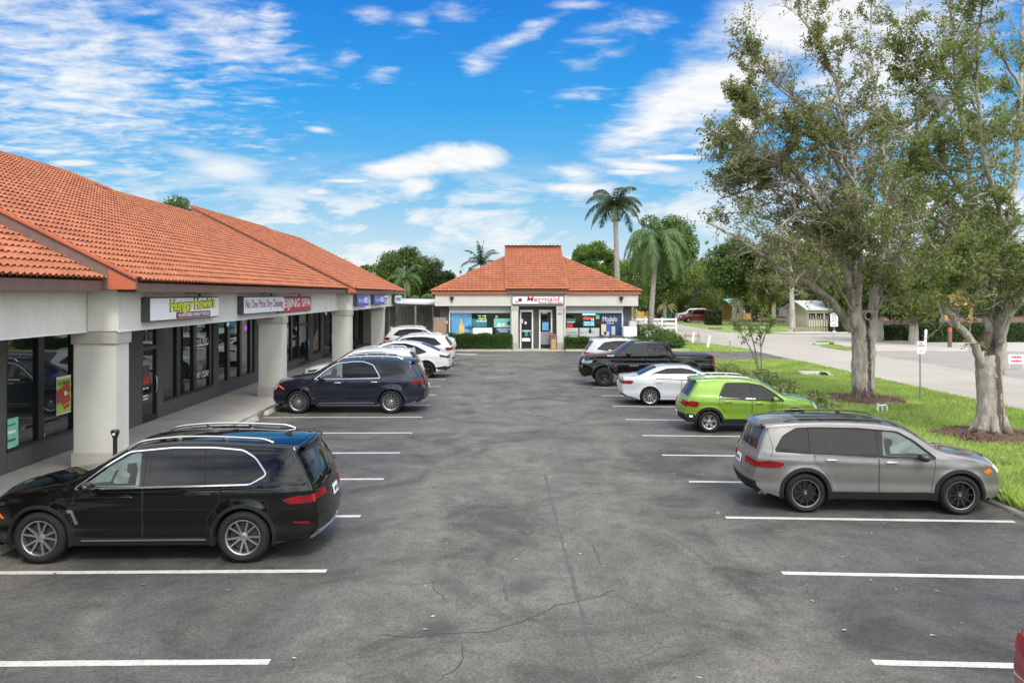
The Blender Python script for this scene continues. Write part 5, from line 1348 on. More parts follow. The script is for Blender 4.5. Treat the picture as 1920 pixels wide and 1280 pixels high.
mb = MB(); mb.box(-25, WX - .26, -4, 17, .0, zz(.2)); mb.box(-24, WX - .26, 17.01, 60.5, 0, zz(.05)); M_(mb, 'rear_wall', 'stucco')
# small fascia lamps over the signs
for Yl in (21.0, 27.6, 31.5):
    mb = MB(); mb.tube([(-8.3, Yl, zz(.03)), (-8.0, Yl, zz(.05)), (-7.92, Yl, zz(.0))], .012, 6); mb.ell((-7.9, Yl, zz(-.02)), (.04, .04, .04), 8, 6); M_(mb, 'sign_lamp', 'black_metal', smooth=50)
# security camera blobs under the band
for Yl in (24.6, 38.5, 49.0):
    mb = MB(); mb.ell((-8.4, Yl, FB - .10), (.05, .05, .09), 10, 8); M_(mb, 'ceiling_lamp', 'white_paint', smooth=50)

# ---- things on the windows: posters and decals (flat, at their real place)
R_, U_ = (0, 1, 0), (0, 0, 1)
def mall_poster(name, px0, px1, z0, z1, mat, lab, cat='poster', x=WX - .062):
    mb = MB(); mb.box(x, x + .006, yw(px0), yw(px1), z0, z1); o = mb.build(name, mat); tag(o, lab, cat); return o
plain('lime', (.42, .55, .06), .5, var=.08); plain('food_red', (.45, .07, .04), .5, var=.4, scale=9); plain('mint', (.20, .55, .42), .5, var=.12, scale=5)
plain('sign_white', (.78, .79, .80), .4, var=.03); plain('sign_blue', (.05, .09, .50), .4, var=.12, scale=2); plain('sign_red', (.50, .02, .03), .4, var=.05)
plain('sign_maroon', (.22, .012, .02), .4, var=.05); plain('sign_yellow', (.62, .68, .04), .4, var=.05); plain('dark_outline', (.02, .03, .015), .4, var=0)
plain('sky_poster', (.12, .36, .62), .5, var=.25, scale=1.2); plain('bottle_gold', (.72, .50, .18), .4, var=.15); plain('palm_teal', (.02, .12, .14), .5, var=.1)
plain('poster_navy', (.02, .045, .13), .5, var=.15); plain('poster_teal', (.03, .22, .25), .5, var=.3, scale=5); plain('cardboard', (.45, .29, .15), .8, var=.15)
def zat(py, px):  # height on the glass plane
    Y = yw(px); return hz(py, Y)
p = mall_poster('menu_poster', 118.5, 144.6, zat(777, 118.5), zat(708, 118.5) + .03, 'sign_white', 'green and red food poster in the window beside the near column')
yA, yB = yw(119.2), yw(144); mb = MB(); mb.box(WX - .055, WX - .052, yA, yB, zat(775, 118.5), zat(710, 118.5)); mb.build('poster_print', 'lime', p)
yc_ = (yA + yB) / 2; zt = zat(715, 118.5)
text('FLATBREAD', (WX - .05, yc_, zt - .04), R_, U_, (yB - yA) * .85, .10, 'dark_outline', p, depth=.004, bold=.01)
for k, (dy, dz_, ww, hh, mm) in enumerate([(-.16, -.24, .16, .07, 'food_red'), (.10, -.20, .16, .11, 'food_red'), (-.14, -.40, .17, .08, 'food_red'), (.06, -.46, .18, .09, 'food_red'), (.05, -.30, .05, .05, 'sign_white'), (.10, -.62, .12, .03, 'sign_red')]):
    mb = MB(); c_ = Vector((WX - .046 + .0005 * k, yc_ + dy, zt + dz_)); mb.obox(c_, (.002, 0, 0), (0, ww, ww * .25), (0, -hh * .25, hh)); mb.build('poster_picture', mm, p)
p = mall_poster('mint_flyer', 22.8, 48.5, zat(839, 22.8), zat(785, 22.8), 'mint', 'mint green flyer at the lower left corner of the near window')
for k, (z_, h_) in enumerate(((-.12, .03), (-.26, .06), (-.44, .05), (-.60, .08))):
    mb = MB(); y_ = (yw(23) + yw(48)) / 2; mb.box(WX - .055, WX - .05, y_ - .18, y_ + .14, zat(785, 22.8) + z_ - h_, zat(785, 22.8) + z_); mb.build('poster_print', 'sign_white' if k % 2 else 'teal_plastic', p)
mall_poster('window_sticker', 90, 97, zat(818, 93), zat(811, 93), 'sign_white', 'small white sticker low on the near window mullion', 'sticker')
p = mall_poster('door_decal', 273.5, 289, 1.15, 1.75, 'dark_grey', 'door decal with red flame shapes on the pizza shop door', 'decal')
for k in range(5):
    mb = MB(); y_ = yw(275 + k * 3); mb.add([(WX - .052, y_ - .07, 1.2), (WX - .052, y_ + .07, 1.2), (WX - .052, y_ + .02, 1.45 + .08 * (k % 3)), (WX - .05, y_ - .07, 1.2), (WX - .05, y_ + .07, 1.2), (WX - .05, y_ + .02, 1.45 + .08 * (k % 3))], [(0, 1, 2), (3, 5, 4), (0, 2, 5, 3), (1, 4, 5, 2)]); mb.build('flame', 'sign_red', p)
bars('OPEN 11AM', (WX - .05, yw(281), 1.08), R_, U_, .42, .06, 'sign_white', p, depth=.004); bars('MON-THUR', (WX - .05, yw(281), .86), R_, U_, .36, .05, 'sign_white', p, depth=.004); bars('FRI-SAT', (WX - .05, yw(281), .77), R_, U_, .36, .05, 'sign_white', p, depth=.004)
emit('neon_violet', (.40, .06, .55), .8)
p = mall_poster('neon_sign', 463, 468, 2.36, 2.56, 'neon_violet', 'small glowing violet sign in the dry cleaner window', 'neon sign')
p = mall_poster('window_lettering', 374, 397, 2.05, 2.10, 'sign_white', 'white lettering on the plaza glass between the first two columns', 'decal')
text('ONE PRICE', (WX - .05, (yw(376) + yw(396)) / 2, 2.2), R_, U_, 1.3, .2, 'sign_white', p, depth=.004); text('DRY CLEAN', (WX - .05, (yw(376) + yw(396)) / 2, 1.05), R_, U_, 1.3, .22, 'sign_white', p, depth=.004)

# ---- box signs on the band
def box_sign(y0, y1, x, lab, face='sign_white', z0=Z0 - .645, z1=Z0 - .06, thick=.2, name='shop_sign', frame=True, zslant=0):
    t = thing(name, (x - thick, (y0 + y1) / 2, z0), label=lab, cat='sign', group=None)
    mb = MB(); mb.box(0, thick, -(y1 - y0) / 2, (y1 - y0) / 2, 0, z1 - z0); mb.build('sign_box', 'dark_grey' if frame else face, t, bevel=.01)
    mb = MB(); mb.box(thick, thick + .012, -(y1 - y0) / 2 + .03, (y1 - y0) / 2 - .03, .03, z1 - z0 - .03); mb.build('sign_face', face, t, bevel=.004)
    return t, thick + .016, (y1 - y0), (z1 - z0)
t, fx, wl, hl = box_sign(18.45, 22.97, -8.1, 'white box sign with green and maroon pizza lettering on the plaza')
cy = .38
text("Hungry Howie's", (fx, cy, hl * .62), (0, 1, .02), U_, 3.05, .37, 'dark_outline', t, depth=.01, bold=.085, ref=.03)
text("Hungry Howie's", (fx + .008, cy, hl * .62), (0, 1, .02), U_, 3.05, .37, 'sign_yellow', t, depth=.01, bold=.03, ref=.03)
mb = MB(); mb.box(fx - .004, fx + .012, cy - 1.15, cy + 1.15, .045, .20); mb.build('name_panel', 'sign_maroon', t, bevel=.03)
text('FLAVORED CRUST PIZZA', (fx + .018, cy, .123), R_, U_, 2.1, .085, 'sign_white', t, depth=.006, bold=.012)
t, fx, wl, hl = box_sign(25.2, 29.9, -8.1, 'white box sign with thin purple dry cleaning lettering')
plain('sign_purple', (.22, .03, .12), .4, var=.05)
text('Nu One Price Dry Cleaning', (fx, 0, hl * .5), R_, U_, wl * .93, hl * .62, 'sign_purple', t, depth=.008, bold=.004)
t, fx, wl, hl = box_sign(29.62, 34.7, -8.22, 'red panel sign with white SPA lettering', 'sign_red', Z0 - .70, Z0 - .08, .08)
text('BEIJING SPA', (fx, 0, hl * .5), R_, U_, wl * .94, hl * .72, 'sign_white', t, depth=.008, bold=.012)
t, fx, wl, hl = box_sign(41.3, 45.0, -7.38, 'first blue box sign with pale script and a white NAILS word', 'sign_blue', Z0 - .62, Z0 - .02, .22)
text('Nail Spa', (fx, -wl * .22, hl * .45), R_, U_, wl * .40, hl * .5, 'light_grey', t, depth=.006, shear=.25); text('NAILS', (fx, wl * .24, hl * .52), R_, U_, wl * .38, hl * .56, 'sign_white', t, depth=.006, bold=.02)
t, fx, wl, hl = box_sign(46.9, 51.2, -7.38, 'second blue box sign, nearer the end of the plaza', 'sign_blue', Z0 - .62, Z0 - .02, .22)
text('Nail Spa', (fx, -wl * .22, hl * .45), R_, U_, wl * .40, hl * .5, 'light_grey', t, depth=.006, shear=.25); text('NAILS', (fx, wl * .24, hl * .52), R_, U_, wl * .38, hl * .56, 'sign_white', t, depth=.006, bold=.02)
t, fx, wl, hl = box_sign(51.5, 53.6, -7.5, 'small white sign with grey lettering right after the second blue sign', 'sign_white', Z0 - .62, Z0 - .05, .1)
bars('SALON', (fx, 0, hl * .6), R_, U_, wl * .7, hl * .25, 'poster_navy', t, depth=.006); bars('HAIR', (fx, 0, hl * .3), R_, U_, wl * .6, hl * .2, 'mid_grey', t, depth=.006)
t, fx, wl, hl = box_sign(56.2, 60.0, -7.38, 'white sign with green lettering at the far end of the plaza', 'sign_white', Z0 - .62, Z0 - .05, .22)
bars('Barber', (fx, 0, hl * .5), R_, U_, wl * .7, hl * .5, 'teal_plastic', t, depth=.006, )
# hydrant-like black post by the near column, bench, chair
t = thing('bollard', (at(222, 16.9), 16.9, .08), label='slim black post with a flared cap beside the near column', cat='bollard')
mb = MB(); mb.tube([(0, 0, 0), (0, 0, .72)], .045, 12); mb.build('post', 'black_metal', t, smooth=50)
mb = MB(); mb.lathe([(.045, .72), (.085, .84), (.09, .87), (.07, .90), (0, .905)], 14); mb.build('cap', 'black_metal', t, smooth=50)
mb = MB(); mb.obox((.01, -.083, .82), (.025, 0, 0), (0, .004, 0), (0, 0, .022)); mb.build('sticker', 'sign_white', t)
t = thing('waiting_bench', (-9.0, 47.5, .08), label='black padded bench in the shade beside the far column', cat='bench')
mb = MB(); mb.box(-.3, .3, -.9, .9, .2, .45); mb.build('seat', 'black_metal', t, bevel=.03)
mb = MB(); mb.box(-.34, -.24, -.9, .9, .45, .95); mb.build('backrest', 'black_metal', t, bevel=.03)
for sy in (-.95, .95):
    mb = MB(); mb.box(-.3, .3, sy - .06, sy + .06, 0, .65); mb.build('arm', 'black_metal', t, bevel=.02)
t = thing('patio_chair', (at(660, 42.6) , 42.6, .08), label='small white wire chair on the walkway past the third column', cat='chair')
mb = MB(); mb.lathe([(.0, .44), (.22, .44), (.22, .46), (0, .46)], 16); mb.build('seat', 'white_paint', t)
for a in range(4):
    mb = MB(); q = PI / 4 + a * PI / 2; mb.tube([(.17 * math.cos(q), .17 * math.sin(q), .44), (.24 * math.cos(q), .24 * math.sin(q), 0)], .012, 6); mb.build('leg', 'white_paint', t)
mb = MB(); mb.tube([(.2 * math.cos(a), .2 * math.sin(a), .46 + .42 * math.sin((a - PI * .6) / (PI * .8) * PI)) for a in np.linspace(PI * .6, PI * 1.4, 12)], .014, 6)
for a in (PI * .85, PI, PI * 1.15): mb.tube([(.2 * math.cos(a), .2 * math.sin(a), .46), (.2 * math.cos(a), .2 * math.sin(a), .85)], .008, 6)
mb.build('backrest', 'white_paint', t)

# ================================================================= food store
SY = 55.3; kx = SY / FPX
def sx_(px): return (px - VPX) * kx
def sz_(py): return Z0 - (py - VPY) * kx
store = thing('food_store', (2.62, SY, 0), label='small food store with orange hip tile roof and a raised tiled block over the entrance', cat='building')
def S_(o): o.parent = store; o.location = -store.location; return o
xl, xr, ye = -4.72, 9.96, 54.7; ez = zz(.24); run = 5.25; dep = 14.5
def hipclip(): return [((xl, ye, 0), Vector((-1, 1, 0)).normalized()), ((xr, ye, 0), Vector((1, 1, 0)).normalized())]
S_(tile_roof('roof', (xl, ye, ez), (1, 0, 0), (0, inv, sl * inv), xr - xl + .19, run / inv, None, clips=[((xl, ye, 0), Vector((-1, 1, 0)) * 1 if False else Vector((-1, 1, 0)).normalized()), ((xr, ye, 0), Vector((1, 1, 0)).normalized())], pitch=.29, course=.38))
S_(tile_roof('roof', (xl, ye, ez), (0, 1, 0), (inv, 0, sl * inv), dep, run / inv, None, clips=[((xl, ye, 0), Vector((1, -1, 0)).normalized()), ((xl, ye + dep, 0), Vector((1, 1, 0)).normalized())], pitch=.29, course=.38))
S_(tile_roof('roof', (xr, ye + dep, ez), (0, -1, 0), (-inv, 0, sl * inv), dep, run / inv, None, clips=[((xr, ye, 0), Vector((-1, -1, 0)).normalized()), ((xr, ye + dep, 0), Vector((-1, 1, 0)).normalized())], pitch=.29, course=.38))
topz = ez + run * sl
mb = MB(); mb.box(xl + run - .1, xr - run + .1, ye + run - .1, ye + dep - run + .2, topz - .1, topz + .03); S_(mb.build('roof_deck', 'roof_tile'))
mb = MB(); mb.add([(xl, ye + dep, ez), (xr, ye + dep, ez), (xr - run, ye + dep - run, topz), (xl + run, ye + dep - run, topz)], [(0, 1, 2, 3)]); S_(mb.build('rear_roof', 'roof_tile'))
for (a, b) in (((xl, ye, ez + .02), (xl + run, ye + run, topz + .02)), ((xr, ye, ez + .02), (xr - run, ye + run, topz + .02))): S_(ridge([a, b], None, 'hip_cap', .11))
bx0, bx1 = .50, 4.82; bo = ez + .13; brun = 6.5
S_(tile_roof('entrance_roof', (bx0, ye - .06, bo), (1, 0, 0), (0, inv, sl * inv), bx1 - bx0 + .1, brun / inv, None, pitch=.29, course=.38))
S_(tile_roof('entrance_roof', (bx1, ye - .06 + 2 * brun, bo), (-1, 0, 0), (0, -inv, sl * inv), bx1 - bx0 + .1, brun / inv, None, pitch=.29, course=.38))
S_(ridge([(bx0, ye - .06 + brun, bo + brun * sl + .03), (bx1, ye - .06 + brun, bo + brun * sl + .03)], None))
for x_ in (bx0 + .02, bx1 - .02):
    mb = MB(); y0_ = ye - .04; tz = bo + brun * sl
    mb.add([(x_ - .03, y0_, bo - .1), (x_ - .03, y0_ + brun, tz - .02), (x_ - .03, y0_ + brun * 2, bo - .1), (x_ + .03, y0_, bo - .1), (x_ + .03, y0_ + brun, tz - .02), (x_ + .03, y0_ + brun * 2, bo - .1)], [(0, 1, 2), (5, 4, 3), (0, 3, 4, 1), (1, 4, 5, 2)])
    S_(mb.build('gable_side', 'roof_tile'))
    mb = MB(); mb.bar((x_, y0_ - .02, bo + .04), (x_, y0_ + brun, tz + .06), .09, .09); S_(mb.build('verge_tile', 'roof_tile'))
# fascia, soffit
mb = MB(); mb.box(xl + .06, xr - .06, ye + .05, ye + .10, zz(.01), ez - .03); mb.box(xl + .06, xl + .11, ye + .10, ye + dep - .1, zz(.01), ez - .03); mb.box(xr - .11, xr - .06, ye + .10, ye + dep - .1, zz(.01), ez - .03)
mb.box(xl + .11, xr - .11, ye + .10, ye + .45, zz(.01), zz(.04)); S_(mb.build('fascia_board', 'red_board', bevel=.006))
mb = MB(); mb.box(bx0 + .05, bx1 - .05, ye + .0, ye + .045, zz(.06), bo - .03); S_(mb.build('entrance_fascia', 'brown_board'))
f0, f1 = sx_(816.5), sx_(1195.5); yf = ye + .2
mb = MB(); mb.box(f0, f1, yf, yf + .3, FB, zz(.008)); mb.box(f0, f0 + .3, yf + .3, ye + dep - .4, FB, zz(.008)); mb.box(f1 - .3, f1, yf + .3, ye + dep - .4, FB, zz(.008)); S_(mb.build('stucco_fascia', 'store_stucco', bevel=.015))
# body walls
wy = SY + .25
mb = MB(); mb.box(f0 + .35, sx_(841.6), wy, wy + .3, 0, FB + .05); mb.box(f0 + .35, f0 + .6, wy + .3, ye + dep - .6, 0, FB + .05); mb.box(sx_(1169.7), f1 - .35, wy, wy + .3, 0, FB + .05); mb.box(f1 - .6, f1 - .35, wy + .3, ye + dep - .6, 0, FB + .05)
mb.box(f0 + .6, f1 - .6, ye + dep - .9, ye + dep - .6, 0, FB + .05)
mb.box(sx_(841.6), sx_(959.7), wy, wy + .3, 0, .6); mb.box(sx_(1058), sx_(1169.7), wy, wy + .3, 0, .6)
mb.box(sx_(971), sx_(975), wy, wy + .3, 0, FB); mb.box(sx_(1000), sx_(1011), wy + .05, wy + .3, 0, FB); mb.box(sx_(1036), sx_(1043), wy + .05, wy + .3, 0, FB); mb.box(sx_(975), sx_(1036), wy + .02, wy + .3, sz_(581), FB)
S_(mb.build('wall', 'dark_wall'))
mb = MB(); mb.box(f0 + .3, f1 - .3, yf + .3, wy + .3, FB - .001, FB + .03); S_(mb.build('soffit', 'light_grey'))
def pillar(a, b):
    mb = MB(); mb.box(sx_(a), sx_(b), yf - .02, yf + .42, .0, FB); c = S_(mb.build('entrance_pillar', 'store_stucco', bevel=.01))
    mb = MB(); mb.box(sx_(a) - .03, sx_(b) + .03, yf - .05, yf + .45, .02, .5); mb.build('plinth', 'stucco_trim', c, bevel=.01)
    mb = MB(); mb.box(sx_(a) - .03, sx_(b) + .03, yf - .05, yf + .45, FB - .28, FB - .02); mb.build('capital', 'stucco_trim', c, bevel=.01)
pillar(958.6, 971.5); pillar(1043, 1056)
for a, b in ((841.6, 959), (1058, 1169.7)):
    mb = MB(); mb.box(sx_(a), sx_(b), wy - .14, wy + .02, sz_(581), FB - .002); S_(mb.build('shutter_box', 'light_grey', bevel=.03))
    mb = MB(); mb.box(sx_(a) + .02, sx_(b) - .02, wy - .06, wy + .01, sz_(587), sz_(581.4)); mb.box(sx_(a), sx_(a) + .09, wy - .07, wy + .0, .6, sz_(587)); mb.box(sx_(b) - .09, sx_(b), wy - .07, wy + .0, .6, sz_(587)); w_ = S_(mb.build('shop_window', 'white_paint', bevel=.008))
    g = MB(); g.box(sx_(a) + .09, sx_(b) - .09, wy + .02, wy + .04, .6, sz_(587)); g.build('pane', 'shop_glass', w_)
for a, b in ((975, 1000), (1011, 1036)):
    mb = MB(); x0, x1 = sx_(a), sx_(b); mb.box(x0, x0 + .10, wy - .05, wy + .05, .02, sz_(581)); mb.box(x1 - .10, x1, wy - .05, wy + .05, .02, sz_(581)); mb.box(x0 + .1, x1 - .1, wy - .05, wy + .05, sz_(585), sz_(581)); d_ = S_(mb.build('entrance_door', 'white_paint', bevel=.006))
    g = MB(); g.box(x0 + .1, x1 - .1, wy + .0, wy + .03, .04, sz_(585)); g.build('door_glass', 'shop_glass', d_)
    g = MB(); g.box(x0 + .1, x1 - .1, wy - .03, wy - .001, .04, .22); g.box(x0 + .1, x1 - .1, wy - .03, wy - .001, 2.35, 2.45); g.build('door_rail', 'black_metal', d_)
    g = MB(); g.box(x1 - .22, x1 - .18, wy - .07, wy - .02, .95, 1.35); g.build('handle', 'satin_metal', d_)
for px in (848, 1163.5):
    mb = MB(); x_ = sx_(px); mb.box(x_ - .13, x_ + .13, yf - .16, yf, sz_(560) , sz_(556)); mb.tube([(x_, yf - .08, sz_(560)), (x_, yf - .05, sz_(563))], .07, 8); mb.ell((x_, yf - .08, sz_(566)), (.04, .04, .07), 8, 6); S_(mb.build('flood_light', 'black_metal', bevel=0))
mb = MB(); mb.tube([(sx_(1060), yf - .06, sz_(551)), (sx_(1060), yf - .06, sz_(556)), (sx_(1058.5), yf - .06, sz_(558)), (sx_(1058.5), yf - .06, .1)], .04, 8); S_(mb.build('downpipe', 'white_paint', smooth=50))
mb = MB(); mb.lathe([(0, 0), (.14, 0), (.14, .01)], 16, 'y'); 
mb = MB(); mb.ell((sx_(1049), yf - .06, sz_(587)), (.14, .012, .08), 16, 6); S_(mb.build('number_plaque', 'black_metal')); mb = MB(); mb.ell((sx_(1049), yf - .07, sz_(587)), (.10, .012, .045), 16, 6); S_(mb.build('plaque_face', 'light_grey'))
# store sign and posters
RX_, = ((1, 0, 0),)
def flat(name, a, b, py0, py1, mat, lab, y, cat='poster', th=.02, parent=None):
    mb = MB(); mb.box(sx_(a), sx_(b), y, y + th, sz_(py1), sz_(py0)); o = mb.build(name, mat, parent)
    if lab: tag(o, lab, cat)
    return o
def stxt(s, px, py, w, h, mat, par, y, **k): return text(s, (sx_(px), y, sz_(py)), RX_, U_, w * kx, h * kx, mat, par, depth=.01, **k)
sg = thing('shop_sign', (sx_(1008), yf - .18, sz_(570.5)), label='white store sign with red name lettering above the entrance doors', cat='sign')
o = flat('sign_box', 959.7, 1056, 555, 570.5, 'black_metal', None, yf - .15, th=.145, parent=None); o.parent = sg; o.location = -sg.location
o = flat('sign_face', 960.8, 1055, 556.2, 569.4, 'sign_white', None, yf - .165, th=.012); o.parent = sg; o.location = -sg.location
for a_ in (stxt('Mermaid', 1018, 560.2, 61, 8.8, 'sign_red', None, yf - .18, bold=.004, shear=.12), stxt('Food Store #2', 1031, 567.2, 43, 3.6, 'dark_outline', None, yf - .18, bold=.008)): a_.parent = sg; a_.location = -sg.location
mb = MB(); mb.tube([(sx_(966 + 6 * t * 1.0), yf - .175, sz_(563 + 4 * math.sin(PI * t))) for t in np.linspace(0, 2, 12)], .03, 6); mb.ell((sx_(975), yf - .175, sz_(562)), (.14, .01, .12), 12, 6); a_ = mb.build('sign_emblem', 'lamp_red'); a_.parent = sg; a_.location = -sg.location
yp = wy + .005
yq = wy - .005
p = flat('window_poster', 846, 884, 588, 628, 'sky_poster', 'blue beach poster with a golden bottle in the left store window', wy + .0, th=.015)
mb = MB(); bx = sx_(865); bz = sz_(627)
mb.lathe([(.0, 0), (.20, 0), (.21, .35), (.17, .55), (.07, .85), (.06, 1.1), (0, 1.1)], 14, c=(bx, wy - .008, bz)); o = mb.build('bottle_picture', 'bottle_gold', p, smooth=40); o.scale = (1, .03, 1); o.location = (0, (wy - .01) * (1 - .03), 0)
for k in range(7):
    a = PI * .1 + k * PI * .8 / 6; mb = MB(); mb.bar((sx_(881), wy - .006, sz_(616)), (sx_(881) + .33 * math.cos(a) - .05, wy - .006, sz_(616) + .28 * math.sin(a)), .09, .006); mb.build('palm_picture', 'palm_teal', p)
mb = MB(); mb.bar((sx_(880), wy - .006, sz_(628)), (sx_(881), wy - .006, sz_(616)), .06, .006); mb.build('palm_picture', 'palm_teal', p)
p = flat('window_poster', 885, 913, 598, 613, 'poster_teal', 'teal poster with pale lettering in the left store window', wy, th=.015)
stxt('mbd', 903, 601.5, 18, 5, 'sign_white', p, wy - .006, bold=.02)
emit('neon_green', (.1, .9, .3), 1.3); emit('neon_orange', (.9, .45, .1), .9); emit('neon_red', (.95, .08, .08), 1.3); emit('neon_blue', (.25, .6, .95), 1.2)
p = thing('neon_sign', (sx_(904), wy, sz_(594)), label='green and orange glowing sign in the left store window', cat='neon sign')
for s_, py, mt, h in (('WE BUY', 592.5, 'neon_green', 2.4), ('SNACKS', 597, 'neon_orange', 2.)):
    o = bars(s_, (sx_(904), wy - .004, sz_(py)), RX_, U_, 15 * kx, h * kx, mt, None, depth=.01); o.parent = p; o.location = -p.location
p = flat('window_poster', 886, 923, 614.5, 630, 'sign_white', 'wide white poster low in the left store window', wy, th=.015)
p = flat('window_poster', 926, 958, 597, 614, 'mint', 'mint green poster with white shapes in the left store window', wy, th=.015)
for a, b, c, d in ((932, 940, 606, 613), (942, 946, 606, 612)): flat('poster_picture', a, b, c, d, 'sign_white', None, wy - .01, th=.008, parent=p)
p = flat('window_poster', 929, 958, 614.3, 626, 'poster_navy', 'navy poster with two lines of white capitals in the left store window', wy, th=.015)
stxt('MORE EASY IN', 944, 617.5, 24, 3, 'sign_white', p, wy - .006, bold=.02); stxt('NAPLES', 944, 621.3, 16, 3, 'sign_white', p, wy - .006, bold=.02)
def disc(px, py, r, mat, lab, y=None, txt=None):
    mb = MB(); mb.lathe([(0, 0), (r, 0), (r, .015), (0, .015)], 20, 'y', (0, 0, 0)); o = mb.build('round_sticker' if r < .2 else 'round_sign', mat); o.location = (sx_(px), (y or wy - .02), sz_(py)); return tag(o, lab, 'sticker' if r < .2 else 'sign')
disc(931, 593.5, .09, 'light_grey', 'small grey round sticker high in the left store window'); disc(954.5, 606, .14, 'dark_outline', 'black round sticker at the right edge of the left store window')
disc(834.8, 604, .17, 'sign_white', 'round white sign on the dark wall left of the store window', wy - .03)
stz = flat('open_sign', 1092.8, 1117.5, 587.5, 613, 'dark_outline', 'black sign with red and blue glowing open lettering in the right store window', wy - .012, th=.012, cat='sign')
flat('sign_header', 1092.8, 1117.5, 587.6, 591, 'neon_blue', None, wy - .02, th=.006, parent=stz)
stxt('Open', 1105, 597, 20, 6.5, 'neon_red', stz, wy - .016, bold=.01, shear=.3); stxt('24', 1112, 600, 6, 3, 'neon_blue', stz, wy - .018, bold=.02)
stxt('WALK INS', 1105, 604.6, 20, 3.4, 'neon_blue', stz, wy - .016, bold=.03); stxt('WELCOME', 1105, 609, 20, 3.4, 'neon_blue', stz, wy - .016, bold=.03)
p = flat('window_poster', 1062, 1080, 597.5, 605, 'teal_plastic', 'dark green poster above a red one in the right store window', wy, th=.015); flat('poster_stripe', 1064, 1078, 603.6, 605, 'sign_white', None, wy - .006, th=.005, parent=p)
flat('window_poster', 1063, 1075, 607, 614.6, 'sign_red', 'small red poster in the right store window', wy, th=.015)
flat('window_poster', 1118.5, 1125, 590, 598, 'mint', 'small mint card beside the glowing open sign', wy, th=.015)
p = flat('window_banner', 1062, 1085, 615, 632, 'light_grey', 'left grey banner reading united under the right store window', wy - .004, th=.015, cat='banner'); stxt('UNITED', 1073.5, 624, 19, 3, 'dark_outline', p, wy - .01); stxt('GREATNESS', 1073.5, 629, 21, 3, 'dark_outline', p, wy - .01)
p = flat('window_banner', 1087.5, 1125, 615, 632, 'light_grey', 'right grey banner with a dark figure under the right store window', wy - .004, th=.015, cat='banner'); stxt('BY', 1092.5, 624, 6, 3, 'dark_outline', p, wy - .01)
mb = MB(); cx_ = sx_(1107.5); cz_ = sz_(624); mb.ell((cx_, wy - .01, cz_ + .1), (.10, .008, .16)); mb.ell((cx_, wy - .01, cz_ + .27), (.06, .008, .07)); mb.bar((cx_, wy - .01, cz_ + .18), (cx_ - .32, wy - .01, cz_ - .02), .07, .01); mb.bar((cx_, wy - .01, cz_ + .18), (cx_ + .32, wy - .01, cz_ - .02), .07, .01); mb.build('figure_picture', 'dark_outline', p)
p = flat('window_poster', 1128, 1167, 589, 631, 'poster_navy', 'tall dark poster with white beer lettering in the right store window', wy - .002, th=.015)
stxt('Modelo', 1145, 598, 27, 9.5, 'sign_white', p, wy - .012, bold=.0); stxt('Oro', 1146, 605.5, 13, 5, 'bottle_gold', p, wy - .012, bold=.02, shear=.2)
for a, b, c, d, mt in ((1128.5, 1138, 608, 628, 'cream_wall'), (1139, 1146, 610, 622, 'sign_blue'), (1148, 1155, 612, 628, 'light_grey'), (1134, 1144, 622, 630, 'light_grey')): flat('poster_picture', a, b, c, d, mt, None, wy - .01, th=.006, parent=p)
for k, (a, b, c, d, mt, lab) in enumerate([(978, 981, 598, 606, 'light_grey', 'first pale notice on the left entrance door'), (984, 987.5, 603, 608, 'sign_white', 'small white notice at the middle of the left entrance door'), (979, 996, 619, 622, 'light_grey', 'long grey strip notice on the left entrance door'), (979, 994.5, 634, 640, 'sign_white', 'white and red sign low on the left entrance door'), (1017, 1029, 604, 619.5, 'sky_poster', 'pale blue poster on the right entrance door'), (1013, 1031.5, 622, 646, 'mid_grey', 'grey lower panel of the right entrance door'), (984, 990.5, 622, 631, 'poster_teal', 'teal bottle picture on the left entrance door'), (1016, 1027.5, 584, 588, 'light_grey', 'pale word card at the top of the right entrance door')]):
    flat('door_notice', a, b, c, d, mt, lab, wy - .045 if k == 5 else wy - .03, th=.01, cat='notice')
# wall junk at the store side, bin, ice machine
t = thing('litter_bin', (sx_(1037), yf + .0, .02), label='brown litter bin with a tan panel beside the store entrance', cat='bin')
mb = MB(); mb.box(-.23, .23, -.23, .23, 0, 1.0); mb.build('bin_body', 'brown_board', t, bevel=.02)
mb = MB(); mb.box(-.17, .17, -.245, -.231, .06, .74); mb.build('panel', 'cardboard', t, bevel=.01)
mb = MB(); mb.add([(-.25, -.25, 1.0), (.25, -.25, 1.0), (.25, .25, 1.0), (-.25, .25, 1.0), (-.25, .05, 1.28), (.0, .05, 1.10), (.0, .25, 1.10), (-.25, .25, 1.28)], [(0, 1, 5, 4), (4, 5, 6, 7), (1, 2, 6, 5), (2, 3, 7, 6), (3, 0, 4, 7)]); mb.build('lid', 'brown_board', t)
t = thing('ice_freezer', (sx_(1179), SY - .35, 0), label='white ice freezer against the dark wall at the right end of the store', cat='freezer')
mb = MB(); mb.box(-.48, .48, -.35, .3, .02, 1.62); mb.build('cabinet', 'white_paint', t, bevel=.03)
mb = MB(); mb.box(-.02, .48, -.25, .25, 1.62, 2.0); mb.build('compressor_box', 'light_grey', t, bevel=.02)
mb = MB(); mb.box(-.44, -.02, -.375, -.351, .12, 1.54); mb.box(.02, .44, -.375, -.351, .12, 1.54); mb.build('door', 'sign_white', t, bevel=.01)
mb = MB(); mb.add([(.0, -.382, .3), (.22, -.382, .3), (.08, -.382, 1.0), (.0, -.376, .3), (.22, -.376, .3), (.08, -.376, 1.0)], [(0, 1, 2), (3, 5, 4), (0, 2, 5, 3), (1, 4, 5, 2)]); mb.build('picture', 'dark_outline', t)
t = thing('wall_cabinet', (sx_(828), wy - .3, 0), label='brown metal utility cabinet against the left end of the store', cat='cabinet')
